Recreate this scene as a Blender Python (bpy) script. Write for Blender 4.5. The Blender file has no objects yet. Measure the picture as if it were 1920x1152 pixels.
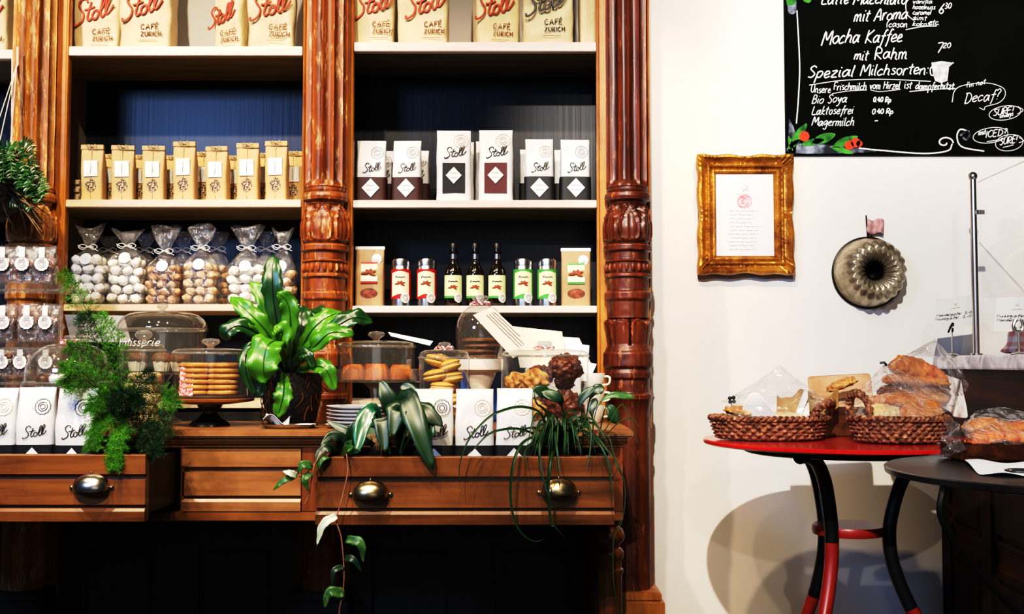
import bpy, bmesh, math, random
from mathutils import Vector, Matrix, noise
R = random.Random(7)
PI = math.pi
V = Vector
scene = bpy.context.scene
COL = scene.collection

# ------------------------------------------------------------ camera
F, H = 2070.0, 0.95
PITCH = math.atan(104 / F)
cd = bpy.data.cameras.new('camera')
cam = bpy.data.objects.new('camera', cd)
COL.objects.link(cam)
cam.location = (0, 0, H)
cam.rotation_euler = (PI / 2 + PITCH, 0, 0)
cd.sensor_width = 36
cd.lens = 36 * F / 1920
cd.clip_start = 0.05
scene.camera = cam

def at(px, py, Y):
    """point of the room at depth Y that the photo shows at px, py"""
    u = (576 - py) / F
    dy = math.cos(PITCH) - u * math.sin(PITCH)
    dz = math.sin(PITCH) + u * math.cos(PITCH)
    s = Y / dy
    return V(((px - 960) / F * s, Y, H + dz * s))
def zat(py, Y): return at(960, py, Y).z
def xat(px, Y, py=680): return at(px, py, Y).x

# ------------------------------------------------------------ materials
def newmat(name):
    m = bpy.data.materials.new(name); m.use_nodes = True
    nt = m.node_tree; nt.nodes.clear()
    out = nt.nodes.new('ShaderNodeOutputMaterial')
    return m, nt, out
def nd(nt, t, **kw):
    n = nt.nodes.new(t)
    for k, v in kw.items():
        if k in n.inputs: n.inputs[k].default_value = v
        else: setattr(n, k, v)
    return n
def coords(nt, scale=(1, 1, 1), kind='Object'):
    tc = nd(nt, 'ShaderNodeTexCoord'); mp = nd(nt, 'ShaderNodeMapping')
    mp.inputs['Scale'].default_value = scale
    nt.links.new(tc.outputs[kind], mp.inputs['Vector'])
    return mp.outputs['Vector']
def rgba(c): return (c[0], c[1], c[2], 1)
def srgb(r, g, b):
    f = lambda x: ((x / 255 + .055) / 1.055) ** 2.4 if x > 10 else x / 255 / 12.92
    return (f(r), f(g), f(b))
def M(name, c1, c2=None, rough=.5, metal=0, scale=(8, 8, 8), detail=4, contrast=(.35, .65),
      bump=0, bscale=None, bdist=.002, sss=0, coat=0, spec=.5, c3=None, transl=0, dist=0):
    m, nt, out = newmat(name)
    b = nd(nt, 'ShaderNodeBsdfPrincipled', Roughness=rough, Metallic=metal)
    b.inputs['Specular IOR Level'].default_value = spec
    b.inputs['Coat Weight'].default_value = coat
    b.inputs['Coat Roughness'].default_value = .15
    L = nt.links
    if c2 is None: b.inputs['Base Color'].default_value = rgba(c1)
    else:
        vec = coords(nt, scale)
        n = nd(nt, 'ShaderNodeTexNoise', Scale=1.0, Detail=detail, Roughness=.6, Distortion=dist)
        L.new(vec, n.inputs['Vector'])
        r = nd(nt, 'ShaderNodeValToRGB')
        r.color_ramp.elements[0].position = contrast[0]; r.color_ramp.elements[0].color = rgba(c1)
        r.color_ramp.elements[1].position = contrast[1]; r.color_ramp.elements[1].color = rgba(c2)
        if c3:
            e = r.color_ramp.elements.new(min(.99, contrast[1] + .12)); e.color = rgba(c3)
        L.new(n.outputs['Fac'], r.inputs['Fac']); L.new(r.outputs['Color'], b.inputs['Base Color'])
    if bump:
        v2 = coords(nt, bscale or scale)
        n2 = nd(nt, 'ShaderNodeTexNoise', Scale=1.0, Detail=5)
        L.new(v2, n2.inputs['Vector'])
        bp = nd(nt, 'ShaderNodeBump', Strength=bump, Distance=bdist)
        L.new(n2.outputs['Fac'], bp.inputs['Height']); L.new(bp.outputs['Normal'], b.inputs['Normal'])
    res = b.outputs[0]
    if transl:
        t = nd(nt, 'ShaderNodeBsdfTranslucent', Color=rgba([min(1, x * 1.6) for x in (c2 or c1)]))
        mx = nd(nt, 'ShaderNodeMixShader'); mx.inputs[0].default_value = transl
        L.new(res, mx.inputs[1]); L.new(t.outputs[0], mx.inputs[2]); res = mx.outputs[0]
    L.new(res, out.inputs['Surface'])
    return m
def clear(name, tint=(1, 1, 1), rough=.03, base=.06, edge=.8, milky=0, bump=0, bs=60, milk=(1, 1, 1), bdist=.003):
    m, nt, out = newmat(name); L = nt.links
    tr = nd(nt, 'ShaderNodeBsdfTransparent', Color=rgba(tint))
    gl = nd(nt, 'ShaderNodeBsdfGlossy', Roughness=rough, Color=(1, 1, 1, 1))
    fr = nd(nt, 'ShaderNodeLayerWeight', Blend=.35)
    mr = nd(nt, 'ShaderNodeMapRange'); mr.inputs['To Min'].default_value = base; mr.inputs['To Max'].default_value = edge
    L.new(fr.outputs['Facing'], mr.inputs['Value'])
    pw = nd(nt, 'ShaderNodeMath', operation='POWER'); pw.inputs[1].default_value = 2.2
    L.new(fr.outputs['Facing'], pw.inputs[0]); L.new(pw.outputs[0], mr.inputs['Value'])
    if bump:
        n2 = nd(nt, 'ShaderNodeTexNoise', Scale=bs, Detail=3, Distortion=.8)
        L.new(coords(nt), n2.inputs['Vector'])
        bp = nd(nt, 'ShaderNodeBump', Strength=bump, Distance=bdist)
        L.new(n2.outputs['Fac'], bp.inputs['Height'])
        L.new(bp.outputs['Normal'], gl.inputs['Normal']); L.new(bp.outputs['Normal'], fr.inputs['Normal'])
    mx = nd(nt, 'ShaderNodeMixShader'); L.new(mr.outputs[0], mx.inputs[0])
    L.new(tr.outputs[0], mx.inputs[1]); L.new(gl.outputs[0], mx.inputs[2])
    res = mx.outputs[0]
    if milky:
        df = nd(nt, 'ShaderNodeBsdfDiffuse', Color=rgba(milk))  # white diffuse share stands in for pale reflections on glass and film
        m2 = nd(nt, 'ShaderNodeMixShader'); m2.inputs[0].default_value = milky
        L.new(res, m2.inputs[1]); L.new(df.outputs[0], m2.inputs[2]); res = m2.outputs[0]
    L.new(res, out.inputs['Surface'])
    return m

def woodmat(name, ca, cb, cc, rough=.38, axis='z', coat=.3, bump=.35, worn=0, grain=1.0, spec=.5, wornc=(.75, .5, .25)):
    """streaky wood: grain runs along axis, with dark flecks and optional worn (pale patches, painted crevice shade)"""
    m, nt, out = newmat(name); L = nt.links
    sc = {'z': (38, 38, 2.2), 'x': (2.2, 38, 38), 'y': (38, 2.2, 38)}[axis]
    v = coords(nt, tuple(s * grain for s in sc))
    n = nd(nt, 'ShaderNodeTexNoise', Scale=1.0, Detail=6, Roughness=.65, Distortion=.5); L.new(v, n.inputs['Vector'])
    r = nd(nt, 'ShaderNodeValToRGB'); e = r.color_ramp.elements
    e[0].position = .3; e[0].color = rgba(ca); e[1].position = .7; e[1].color = rgba(cc)
    q = e.new(.5); q.color = rgba(cb)
    L.new(n.outputs['Fac'], r.inputs['Fac'])
    v3 = coords(nt, (5, 5, 5)); n3 = nd(nt, 'ShaderNodeTexNoise', Scale=1.0, Detail=5, Roughness=.7); L.new(v3, n3.inputs['Vector'])
    r3 = nd(nt, 'ShaderNodeValToRGB'); r3.color_ramp.elements[0].position = .3; r3.color_ramp.elements[0].color = (.35, .3, .28, 1)
    r3.color_ramp.elements[1].position = .58; r3.color_ramp.elements[1].color = (1, 1, 1, 1); L.new(n3.outputs['Fac'], r3.inputs['Fac'])
    mu = nd(nt, 'ShaderNodeMix', data_type='RGBA', blend_type='MULTIPLY'); mu.inputs[0].default_value = .75
    L.new(r.outputs['Color'], mu.inputs[6]); L.new(r3.outputs['Color'], mu.inputs[7])
    colr = mu.outputs[2]
    if worn:
        v4 = coords(nt, (60, 60, 14)); n4 = nd(nt, 'ShaderNodeTexNoise', Scale=1.0, Detail=8, Roughness=.75); L.new(v4, n4.inputs['Vector'])
        r4 = nd(nt, 'ShaderNodeValToRGB'); r4.color_ramp.elements[0].position = .60 - worn * .1; r4.color_ramp.elements[0].color = (0, 0, 0, 1)
        r4.color_ramp.elements[1].position = .68; r4.color_ramp.elements[1].color = (1, 1, 1, 1); L.new(n4.outputs['Fac'], r4.inputs['Fac'])
        m4 = nd(nt, 'ShaderNodeMix', data_type='RGBA'); L.new(r4.outputs['Color'], m4.inputs[0])
        L.new(colr, m4.inputs[6]); m4.inputs[7].default_value = rgba(wornc); colr = m4.outputs[2]
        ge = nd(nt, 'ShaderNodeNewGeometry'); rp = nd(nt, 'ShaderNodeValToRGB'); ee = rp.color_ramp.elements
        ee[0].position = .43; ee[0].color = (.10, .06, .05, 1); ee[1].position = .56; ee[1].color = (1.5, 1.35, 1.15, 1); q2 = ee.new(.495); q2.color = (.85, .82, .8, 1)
        L.new(ge.outputs['Pointiness'], rp.inputs['Fac'])  # crevice shade painted in to deepen the carved relief; ridges paler from wear
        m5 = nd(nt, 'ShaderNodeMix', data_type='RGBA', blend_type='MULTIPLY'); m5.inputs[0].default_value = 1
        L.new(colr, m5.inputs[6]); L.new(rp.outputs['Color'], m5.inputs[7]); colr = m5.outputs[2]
    b = nd(nt, 'ShaderNodeBsdfPrincipled', Roughness=rough); b.inputs['Specular IOR Level'].default_value = spec; b.inputs['Coat Weight'].default_value = coat; b.inputs['Coat Roughness'].default_value = .2
    L.new(colr, b.inputs['Base Color'])
    bp = nd(nt, 'ShaderNodeBump', Strength=bump, Distance=.0015); L.new(n.outputs['Fac'], bp.inputs['Height']); L.new(bp.outputs['Normal'], b.inputs['Normal'])
    L.new(b.outputs[0], out.inputs['Surface'])
    return m

m_wall = M('cream_plaster', (.84, .80, .73), (.87, .83, .77), rough=.85, scale=(3, 3, 3), bump=.12, bscale=(40, 40, 40))
m_floor = M('dark_floor', (.04, .025, .015), (.08, .05, .03), rough=.4)
m_wood = woodmat('orange_pine', (.30, .095, .014), (.50, .19, .03), (.60, .27, .055))
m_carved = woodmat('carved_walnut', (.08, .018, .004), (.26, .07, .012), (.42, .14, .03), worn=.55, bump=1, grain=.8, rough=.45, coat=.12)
m_carved_shaded = woodmat('carved_walnut_shaded', (.035, .008, .003), (.12, .026, .007), (.22, .055, .014), worn=.15, bump=1, grain=.8, rough=.42, coat=.15, wornc=(.5, .2, .08))
m_carved_lit = woodmat('carved_worn_walnut_lit', (.13, .035, .006), (.42, .16, .03), (.58, .30, .09), worn=.8, bump=1, grain=.8, rough=.5, coat=.1, wornc=(.8, .6, .3))
m_desk = woodmat('walnut_front', (.08, .026, .006), (.24, .085, .018), (.34, .14, .035), axis='x', grain=.6)
m_desk_z = woodmat('walnut_upright', (.08, .022, .005), (.2, .06, .012), (.28, .09, .02), axis='z', grain=.6)
m_desk_top = woodmat('walnut_top', (.2, .08, .025), (.36, .17, .06), (.45, .24, .1), axis='x', grain=.6)
m_darkwood = woodmat('dark_panelling', (.008, .005, .004), (.016, .011, .007), (.028, .02, .013), axis='z', coat=0.05, rough=.6)
m_shelf = M('whitewashed_board', (.66, .56, .47), (.80, .72, .66), rough=.55, scale=(3, 40, 40), bump=.2)
m_shelf_warm = M('pale_pine_board', (.68, .52, .34), (.80, .66, .48), rough=.55, scale=(3, 40, 40), bump=.2)
m_lining = M('brown_lining', (.28, .20, .13), (.40, .31, .22), rough=.6, scale=(20, 20, 3))
m_undershade_tan = M('tan_shaded_underside', (.30, .21, .12), (.46, .34, .20), rough=.7, scale=(3, 30, 30))
m_undershade_olive = M('olive_shaded_underside', (.07, .055, .035), (.16, .13, .085), rough=.7, scale=(3, 30, 30))
m_back = M('blue_black_panel', (.002, .003, .006), (.006, .012, .030), rough=.34, scale=(45, 45, 1.5), bump=.2, bscale=(90, 90, 2))
m_whiteback = M('white_backing_board', (.85, .84, .84), rough=.8)
m_kraft = M('pale_kraft_paper', (.62, .49, .28), (.72, .59, .37), rough=.65, scale=(6, 6, 6), bump=.5, bscale=(22, 22, 22), bdist=.012)
m_kraft2 = M('brown_kraft_paper', (.55, .36, .17), (.66, .46, .25), rough=.7, scale=(6, 6, 6), bump=.4, bscale=(40, 40, 40), bdist=.006)
m_kraftdark = M('kraft_tea_paper', (.34, .21, .11), (.44, .29, .17), rough=.6, scale=(6, 6, 6), bump=.3, bscale=(40, 40, 40), bdist=.004)
m_white = M('white_paper', (.86, .86, .86), rough=.6)
m_bagwhite = M('white_foil_paper', (.66, .67, .70), (.76, .76, .77), rough=.45, scale=(9, 9, 9), bump=.5, bscale=(28, 28, 20), bdist=.006)
m_cream = M('cream_card', (.78, .72, .60), rough=.6)
m_black = M('black_print', (.008, .008, .009), rough=.4)
m_inkgrey = M('grey_print', (.35, .33, .33), rough=.6)
m_inkgold = M('tan_print', (.62, .5, .36), rough=.6)
m_red_ink = M('red_print', (.40, .07, .03), rough=.6)
m_brown_ink = M('brown_print', (.16, .05, .015), rough=.6)
m_bandbrown = M('dark_brown_label', (.042, .008, .005), rough=.5)
m_bandblack = M('black_label', (.006, .006, .008), rough=.5)
m_maroon = M('maroon_label', (.085, .006, .006), rough=.5)
m_twine = M('dark_twine', (.04, .03, .02), (.6, .5, .35), rough=.8, scale=(300, 300, 300))
m_ribbon = M('white_ribbon', (.85, .82, .78), rough=.5)
m_glass = clear('clear_glass', tint=(.97, .985, .975), base=.06, edge=.85, milky=.012)
m_glass2 = clear('smoky_sheen_glass', tint=(.94, .94, .91), base=.09, edge=.95, milky=.035, milk=(.9, .87, .8))  # diffuse haze mixed in to paint the pale highlights on the domes
m_glasssolid = clear('thick_glass', tint=(.88, .89, .88), base=.22, edge=.95, bump=.3, bs=120, milky=.08)
m_film = clear('crinkled_cellophane', base=.09, edge=.8, rough=.13, milky=.04, bump=1.0, bs=48, bdist=.012, milk=(.9, .9, .95))
m_film2 = clear('loose_cellophane', base=.10, edge=.75, rough=.10, milky=.04, bump=1.0, bs=22, bdist=.02, milk=(.9, .9, .95))
m_film3 = clear('bright_cellophane', base=.13, edge=.8, rough=.14, milky=.07, bump=1.0, bs=55, bdist=.012, milk=(.9, .9, .95))
m_pane = clear('guard_glass', base=.015, edge=.2)
m_acrylic = clear('clear_acrylic', base=.10, edge=.7, milky=.02)
m_meringue = M('meringue', (.90, .86, .76), (.95, .93, .88), rough=.8, scale=(60, 60, 60), bump=.6, bscale=(90, 90, 90))
m_amaretti = M('amaretti', (.45, .24, .11), (.82, .66, .46), rough=.8, scale=(55, 55, 55), bump=.8, bscale=(90, 90, 90))
m_amaretti2 = M('brown_amaretti', (.26, .10, .04), (.70, .48, .30), rough=.8, scale=(60, 60, 60), bump=.8, bscale=(90, 90, 90))
m_choc = M('chocolate_pieces', (.05, .016, .010), (.32, .09, .04), rough=.35, scale=(50, 50, 50), bump=.6, c3=(.4, .22, .12))
m_choc2 = M('dark_chocolate', (.03, .012, .006), (.20, .08, .035), rough=.35, scale=(50, 50, 50), bump=.6)
m_cookie = M('golden_cookie', (.50, .20, .05), (.74, .38, .12), rough=.65, scale=(30, 30, 30), bump=.6, bscale=(80, 80, 80))
m_cookiedark = M('brown_cookie', (.12, .045, .015), (.26, .11, .045), rough=.7, scale=(40, 40, 40), bump=.8, bscale=(90, 90, 90))
m_sponge = M('golden_sponge', (.58, .25, .045), (.80, .48, .13), rough=.6, scale=(18, 18, 18), bump=.4)
m_pastry = M('baked_pastry', (.36, .13, .03), (.74, .42, .14), rough=.55, scale=(25, 25, 25), bump=1.0, bscale=(45, 45, 45), bdist=.005)
m_pastrydark = M('caramel_nut_pastry', (.04, .012, .006), (.20, .05, .014), rough=.35, scale=(45, 45, 45), bump=1.0, bscale=(70, 70, 70), bdist=.006)
m_cake = M('orange_cake', (.42, .08, .01), (.80, .26, .05), rough=.6, scale=(35, 35, 20), bump=.8, c3=(.85, .48, .25))
m_bread = M('crusty_bread', (.36, .10, .015), (.68, .30, .07), rough=.6, scale=(14, 14, 14), bump=.8, bscale=(30, 30, 30), bdist=.004, c3=(.80, .50, .22))
m_breadpale = M('floury_bread', (.60, .36, .15), (.84, .68, .46), rough=.7, scale=(14, 14, 14), bump=.6, bscale=(30, 30, 30))
m_breaddark = M('dark_crust', (.10, .03, .012), (.30, .10, .03), rough=.6, scale=(22, 22, 22), bump=.8, bscale=(30, 30, 30))
m_fern = M('bright_leaf', (.045, .17, .012), (.12, .34, .025), rough=.3, scale=(9, 9, 9), spec=.6, transl=.25)
m_ferndark = M('deep_leaf', (.008, .05, .010), (.02, .09, .015), rough=.3, scale=(9, 9, 9), spec=.6, transl=.1)
m_philo = M('dark_glossy_leaf', (.005, .030, .012), (.015, .065, .018), rough=.38, scale=(9, 9, 9), spec=.7, transl=.06)
m_pothos = M('variegated_leaf', (.03, .12, .02), (.10, .24, .06), rough=.35, scale=(60, 60, 60), contrast=(.45, .62), c3=(.55, .62, .42), transl=.2)
m_spider = M('grassy_leaf', (.006, .035, .008), (.02, .085, .02), rough=.4, scale=(14, 14, 14), transl=.15)
m_aspara = M('feathery_green', (.03, .15, .010), (.13, .38, .03), rough=.5, scale=(16, 16, 16), transl=.3)
m_aspdark = M('dark_feathery_green', (.006, .03, .006), (.015, .08, .015), rough=.5, scale=(16, 16, 16), transl=.15)
m_stem = M('reddish_stem', (.30, .10, .08), (.35, .22, .10), rough=.6, scale=(40, 40, 40))
m_greenstem = M('green_stem', (.04, .10, .02), rough=.6)
m_brownroot = M('brown_root', (.10, .05, .02), (.35, .22, .11), rough=.8, scale=(30, 30, 30))
m_soil = M('black_soil', (.006, .005, .004), (.02, .014, .01), rough=.95, scale=(60, 60, 60), bump=1, bdist=.01)
m_pot = M('black_bark_pot', (.004, .004, .004), (.025, .014, .01), rough=.7, scale=(80, 80, 80), bump=1, bscale=(120, 120, 120), bdist=.006)
m_brass = M('aged_brass', (.30, .22, .11), (.62, .50, .30), rough=.28, metal=1, scale=(30, 30, 30), bump=.1)
m_nickel = M('worn_nickel', (.45, .40, .32), (.8, .76, .68), rough=.24, metal=1, scale=(20, 20, 20), bump=.1)
m_steel = M('brushed_steel', (.55, .53, .50), rough=.28, metal=1)
m_tin = M('tin_metal', (.62, .63, .65), rough=.25, metal=1)
m_gold = M('gilded_frame', (.22, .07, .012), (.62, .30, .05), rough=.38, metal=.55, scale=(14, 14, 14), bump=.7, bscale=(60, 60, 60), bdist=.004, c3=(.8, .5, .14))
m_pan = M('tarnished_pan', (.20, .16, .10), (.58, .52, .40), rough=.42, metal=.75, scale=(10, 10, 10), bump=.3)
m_panrim = M('black_pan_rim', (.015, .012, .010), rough=.35, metal=.6)
m_slate = M('blackboard', (.0015, .0018, .0015), (.004, .005, .004), rough=.9, spec=.08, scale=(3, 3, 3))
m_chalk = M('white_chalk', (.86, .87, .86), rough=.9)
m_chalkgrey = M('smudged_chalk', (.02, .025, .03), (.42, .46, .56), rough=.95, scale=(22, 22, 22), contrast=(.45, .75))
m_chgreen = M('green_chalk_paint', (.01, .09, .015), (.10, .36, .06), rough=.9, scale=(30, 30, 30))
m_chred = M('red_chalk_paint', (.85, .07, .02), rough=.9)
m_redtable = M('red_enamel', (.45, .008, .008), (.62, .02, .015), rough=.22, scale=(5, 5, 5), coat=.5)
m_redleg = M('red_iron', (.26, .012, .008), (.34, .02, .012), rough=.35, scale=(12, 12, 12))
m_iron = M('black_iron', (.006, .006, .006), rough=.35)
m_blacktop = M('black_table_top', (.010, .009, .008), (.03, .026, .02), rough=.28, scale=(8, 8, 8))
m_marble = M('grey_veined_marble', (.38, .35, .36), (.82, .81, .82), rough=.3, scale=(6, 9, 9), detail=8, contrast=(.35, .6), dist=2.2)
m_wicker = M('brown_wicker', (.06, .02, .01), (.34, .15, .07), rough=.65, scale=(90, 90, 90), bump=.6, c3=(.62, .40, .24), contrast=(.38, .6))
m_liner = M('white_liner_paper', (.84, .80, .76), rough=.7, bump=.3, bscale=(20, 20, 20), bdist=.01, c2=(.88, .85, .82))
m_parch = M('browned_parchment', (.30, .16, .05), (.52, .34, .13), rough=.6, scale=(10, 10, 10))
m_boxwood = woodmat('tray_wood', (.06, .02, .008), (.14, .05, .02), (.24, .1, .04), axis='x')
m_counter = woodmat('counter_walnut', (.015, .004, .001), (.06, .013, .004), (.15, .045, .012), axis='y', grain=.5, coat=0, spec=.15, rough=.6)
m_counter_z = woodmat('counter_upright', (.006, .002, .001), (.02, .006, .002), (.05, .015, .004), axis='z', grain=.5, coat=0, spec=.12, rough=.6)
m_bottle = M('dark_bottle_glass', (.012, .006, .003), rough=.08, spec=.8)
m_lab_y = M('yellow_green_label', (.72, .76, .38), (.80, .82, .50), rough=.5, scale=(30, 30, 30))
m_lab_c = M('cream_label', (.80, .78, .52), rough=.5)
m_lab_r = M('red_label', (.42, .012, .010), rough=.5)
m_lab_g = M('green_label', (.06, .30, .06), rough=.5)
m_cacao = M('brown_pod_print', (.25, .06, .02), rough=.6)
m_plate = M('white_porcelain', (.80, .82, .86), rough=.2)
m_cream_p = M('cream_porcelain', (.82, .76, .68), rough=.2)
m_blue = M('blue_glaze', (.03, .13, .42), rough=.2)
m_string = M('pale_string', (.70, .62, .50), rough=.8)
m_flag = M('faded_pink_cloth', (.42, .20, .20), (.60, .42, .40), rough=.8, scale=(60, 60, 60))
m_pinkrib = M('pink_check_ribbon', (.65, .12, .14), (.90, .80, .80), rough=.7, scale=(160, 160, 160), contrast=(.45, .55))
m_nuts = M('nut_mix', (.05, .025, .015), (.72, .55, .38), rough=.7, scale=(220, 220, 220), contrast=(.45, .6))
m_rose = M('rose_print', (.75, .02, .05), (.9, .5, .5), rough=.7, scale=(110, 110, 110))
m_grey = M('grey_card', (.42, .41, .41), rough=.7)
def checkmat():
    m, nt, out = newmat('red_white_check_cloth'); L = nt.links
    v = coords(nt, (1, 1, 1), 'UV')
    sx = nd(nt, 'ShaderNodeSeparateXYZ'); L.new(v, sx.inputs[0])
    def stripe(o):
        a = nd(nt, 'ShaderNodeMath', operation='MULTIPLY'); a.inputs[1].default_value = 3.0; L.new(o, a.inputs[0])
        f = nd(nt, 'ShaderNodeMath', operation='FRACT'); L.new(a.outputs[0], f.inputs[0])
        g = nd(nt, 'ShaderNodeMath', operation='GREATER_THAN'); g.inputs[1].default_value = .5; L.new(f.outputs[0], g.inputs[0]); return g.outputs[0]
    a, b = stripe(sx.outputs[0]), stripe(sx.outputs[1])
    s = nd(nt, 'ShaderNodeMath', operation='ADD'); L.new(a, s.inputs[0]); L.new(b, s.inputs[1])
    h = nd(nt, 'ShaderNodeMath', operation='MULTIPLY'); h.inputs[1].default_value = .5; L.new(s.outputs[0], h.inputs[0])
    r = nd(nt, 'ShaderNodeValToRGB'); r.color_ramp.elements[0].color = (.85, .8, .78, 1); r.color_ramp.elements[1].color = (.7, .08, .08, 1)
    L.new(h.outputs[0], r.inputs['Fac'])
    p = nd(nt, 'ShaderNodeBsdfPrincipled', Roughness=.8); L.new(r.outputs['Color'], p.inputs['Base Color']); L.new(p.outputs[0], out.inputs['Surface'])
    return m
m_check = checkmat()

# ------------------------------------------------------------ mesh builder
def cr(pts, n=6):
    """Catmull-Rom through points"""
    P = [V(p) for p in pts]
    if len(P) < 3:
        return [P[0].lerp(P[-1], i / n) for i in range(n + 1)]
    Q = [P[0] * 2 - P[1]] + P + [P[-1] * 2 - P[-2]]
    o = []
    for i in range(1, len(Q) - 2):
        a, b, c, d = Q[i - 1], Q[i], Q[i + 1], Q[i + 2]
        for k in range(n):
            t = k / n
            o.append(.5 * ((2 * b) + (c - a) * t + (2 * a - 5 * b + 4 * c - d) * t * t + (3 * b - a - 3 * c + d) * t ** 3))
    o.append(P[-1]); return o
class MB:
    def __init__(s): s.v = []; s.f = []; s.uv = None
    def add(s, vs, fs, mtx=None):
        o = len(s.v)
        s.v += [tuple(mtx @ V(p)) for p in vs] if mtx else [tuple(p) for p in vs]
        s.f += [tuple(i + o for i in f) for f in fs]; return s
    def box(s, x0, x1, y0, y1, z0, z1, mtx=None, b=0):
        bm = bmesh.new(); bmesh.ops.create_cube(bm, size=1)
        for v in bm.verts: v.co = V(((x0 + x1) / 2 + v.co.x * (x1 - x0), (y0 + y1) / 2 + v.co.y * (y1 - y0), (z0 + z1) / 2 + v.co.z * (z1 - z0)))
        if b: bmesh.ops.bevel(bm, geom=bm.edges[:], offset=b, segments=2, affect='EDGES')
        bm.verts.index_update()
        s.add([v.co.copy() for v in bm.verts], [[v.index for v in f.verts] for f in bm.faces], mtx); bm.free(); return s
    def lathe(s, prof, c=(0, 0, 0), n=32, fn=None, mtx=None, cap=False):
        vs = []; fs = []
        for j, (r, z) in enumerate(prof):
            for i in range(n):
                a = 2 * PI * i / n; rr = fn(r, z, a) if fn else r
                vs.append((c[0] + rr * math.cos(a), c[1] + rr * math.sin(a), c[2] + z))
        for j in range(len(prof) - 1):
            for i in range(n):
                k = (i + 1) % n; fs.append((j * n + i, j * n + k, (j + 1) * n + k, (j + 1) * n + i))
        if cap:
            fs.append(tuple(range(n))[::-1]); fs.append(tuple((len(prof) - 1) * n + i for i in range(n)))
        return s.add(vs, fs, mtx)
    def tube(s, pts, r, n=6, closed=False, flat=None, mtx=None):
        P = [V(p) for p in pts]; m = len(P)
        if m < 2: return s
        vs = []; fs = []; up = None
        for i, p in enumerate(P):
            if closed: t = P[(i + 1) % m] - P[i - 1]
            else: t = P[min(i + 1, m - 1)] - P[max(i - 1, 0)]
            if t.length < 1e-9: t = V((0, 0, 1))
            t.normalize()
            if up is None:
                up = V((0, 1, 0)) if abs(t.y) < .9 else V((1, 0, 0))
            a = t.cross(up)
            if a.length < 1e-6: a = t.orthogonal()
            a.normalize(); b = a.cross(t).normalized(); up = b
            rr = r(i / (m - 1)) if callable(r) else r
            for k in range(n):
                th = 2 * PI * k / n
                vs.append(p + a * math.cos(th) * rr + b * math.sin(th) * rr * (flat or 1))
        for i in range(m if closed else m - 1):
            j = (i + 1) % m
            for k in range(n):
                l = (k + 1) % n; fs.append((i * n + k, i * n + l, j * n + l, j * n + k))
        if not closed: fs += [tuple(range(n))[::-1], tuple((m - 1) * n + k for k in range(n))]
        return s.add(vs, fs, mtx)
    def grid(s, fn, nu, nv, mtx=None, closeu=False):
        vs = [fn(i / nu, j / nv) for j in range(nv + 1) for i in range(nu + (0 if closeu else 1))]
        w = nu if closeu else nu + 1
        fs = [(j * w + i, j * w + (i + 1) % w, (j + 1) * w + (i + 1) % w, (j + 1) * w + i) for j in range(nv) for i in range(nu)]
        return s.add(vs, fs, mtx)
    def ball(s, c, rx, ry=None, rz=None, n=12, m=8, nz=0, ns=20, mtx=None, seed=0):
        ry = ry or rx; rz = rz or rx; c = V(c)
        vs = [V((0, 0, -1))]; 
        for j in range(1, m):
            th = -PI / 2 + PI * j / m
            for i in range(n):
                a = 2 * PI * i / n; vs.append(V((math.cos(a) * math.cos(th), math.sin(a) * math.cos(th), math.sin(th))))
        vs.append(V((0, 0, 1))); o = []
        for v in vs:
            k = 1 + (nz * noise.noise(v * ns * .1 + V((seed * 3.7, seed, 0))) if nz else 0)
            p = V((v.x * rx, v.y * ry, v.z * rz)) * k
            o.append((mtx @ p if mtx else p) + c)
        fs = []
        for i in range(n):
            fs.append((0, 1 + (i + 1) % n, 1 + i)); fs.append((len(vs) - 1, len(vs) - 1 - n + i, len(vs) - 1 - n + (i + 1) % n))
        for j in range(m - 2):
            for i in range(n):
                k = (i + 1) % n; fs.append((1 + j * n + i, 1 + j * n + k, 1 + (j + 1) * n + k, 1 + (j + 1) * n + i))
        return s.add(o, fs)
    def prism(s, poly, y0, y1, mtx=None):
        """polygon of (x,z) extruded along y"""
        n = len(poly); vs = [(x, y0, z) for x, z in poly] + [(x, y1, z) for x, z in poly]
        fs = [tuple(range(n)), tuple(range(2 * n - 1, n - 1, -1))] + [(i, i + n, (i + 1) % n + n, (i + 1) % n) for i in range(n)]
        return s.add(vs, fs, mtx)
    def prismx(s, poly, x0, x1):
        """polygon of (y,z) extruded along x"""
        n = len(poly); vs = [(x0, y, z) for y, z in poly] + [(x1, y, z) for y, z in poly]
        fs = [tuple(range(n)), tuple(range(2 * n - 1, n - 1, -1))] + [(i, i + n, (i + 1) % n + n, (i + 1) % n) for i in range(n)]
        return s.add(vs, fs)

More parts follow.
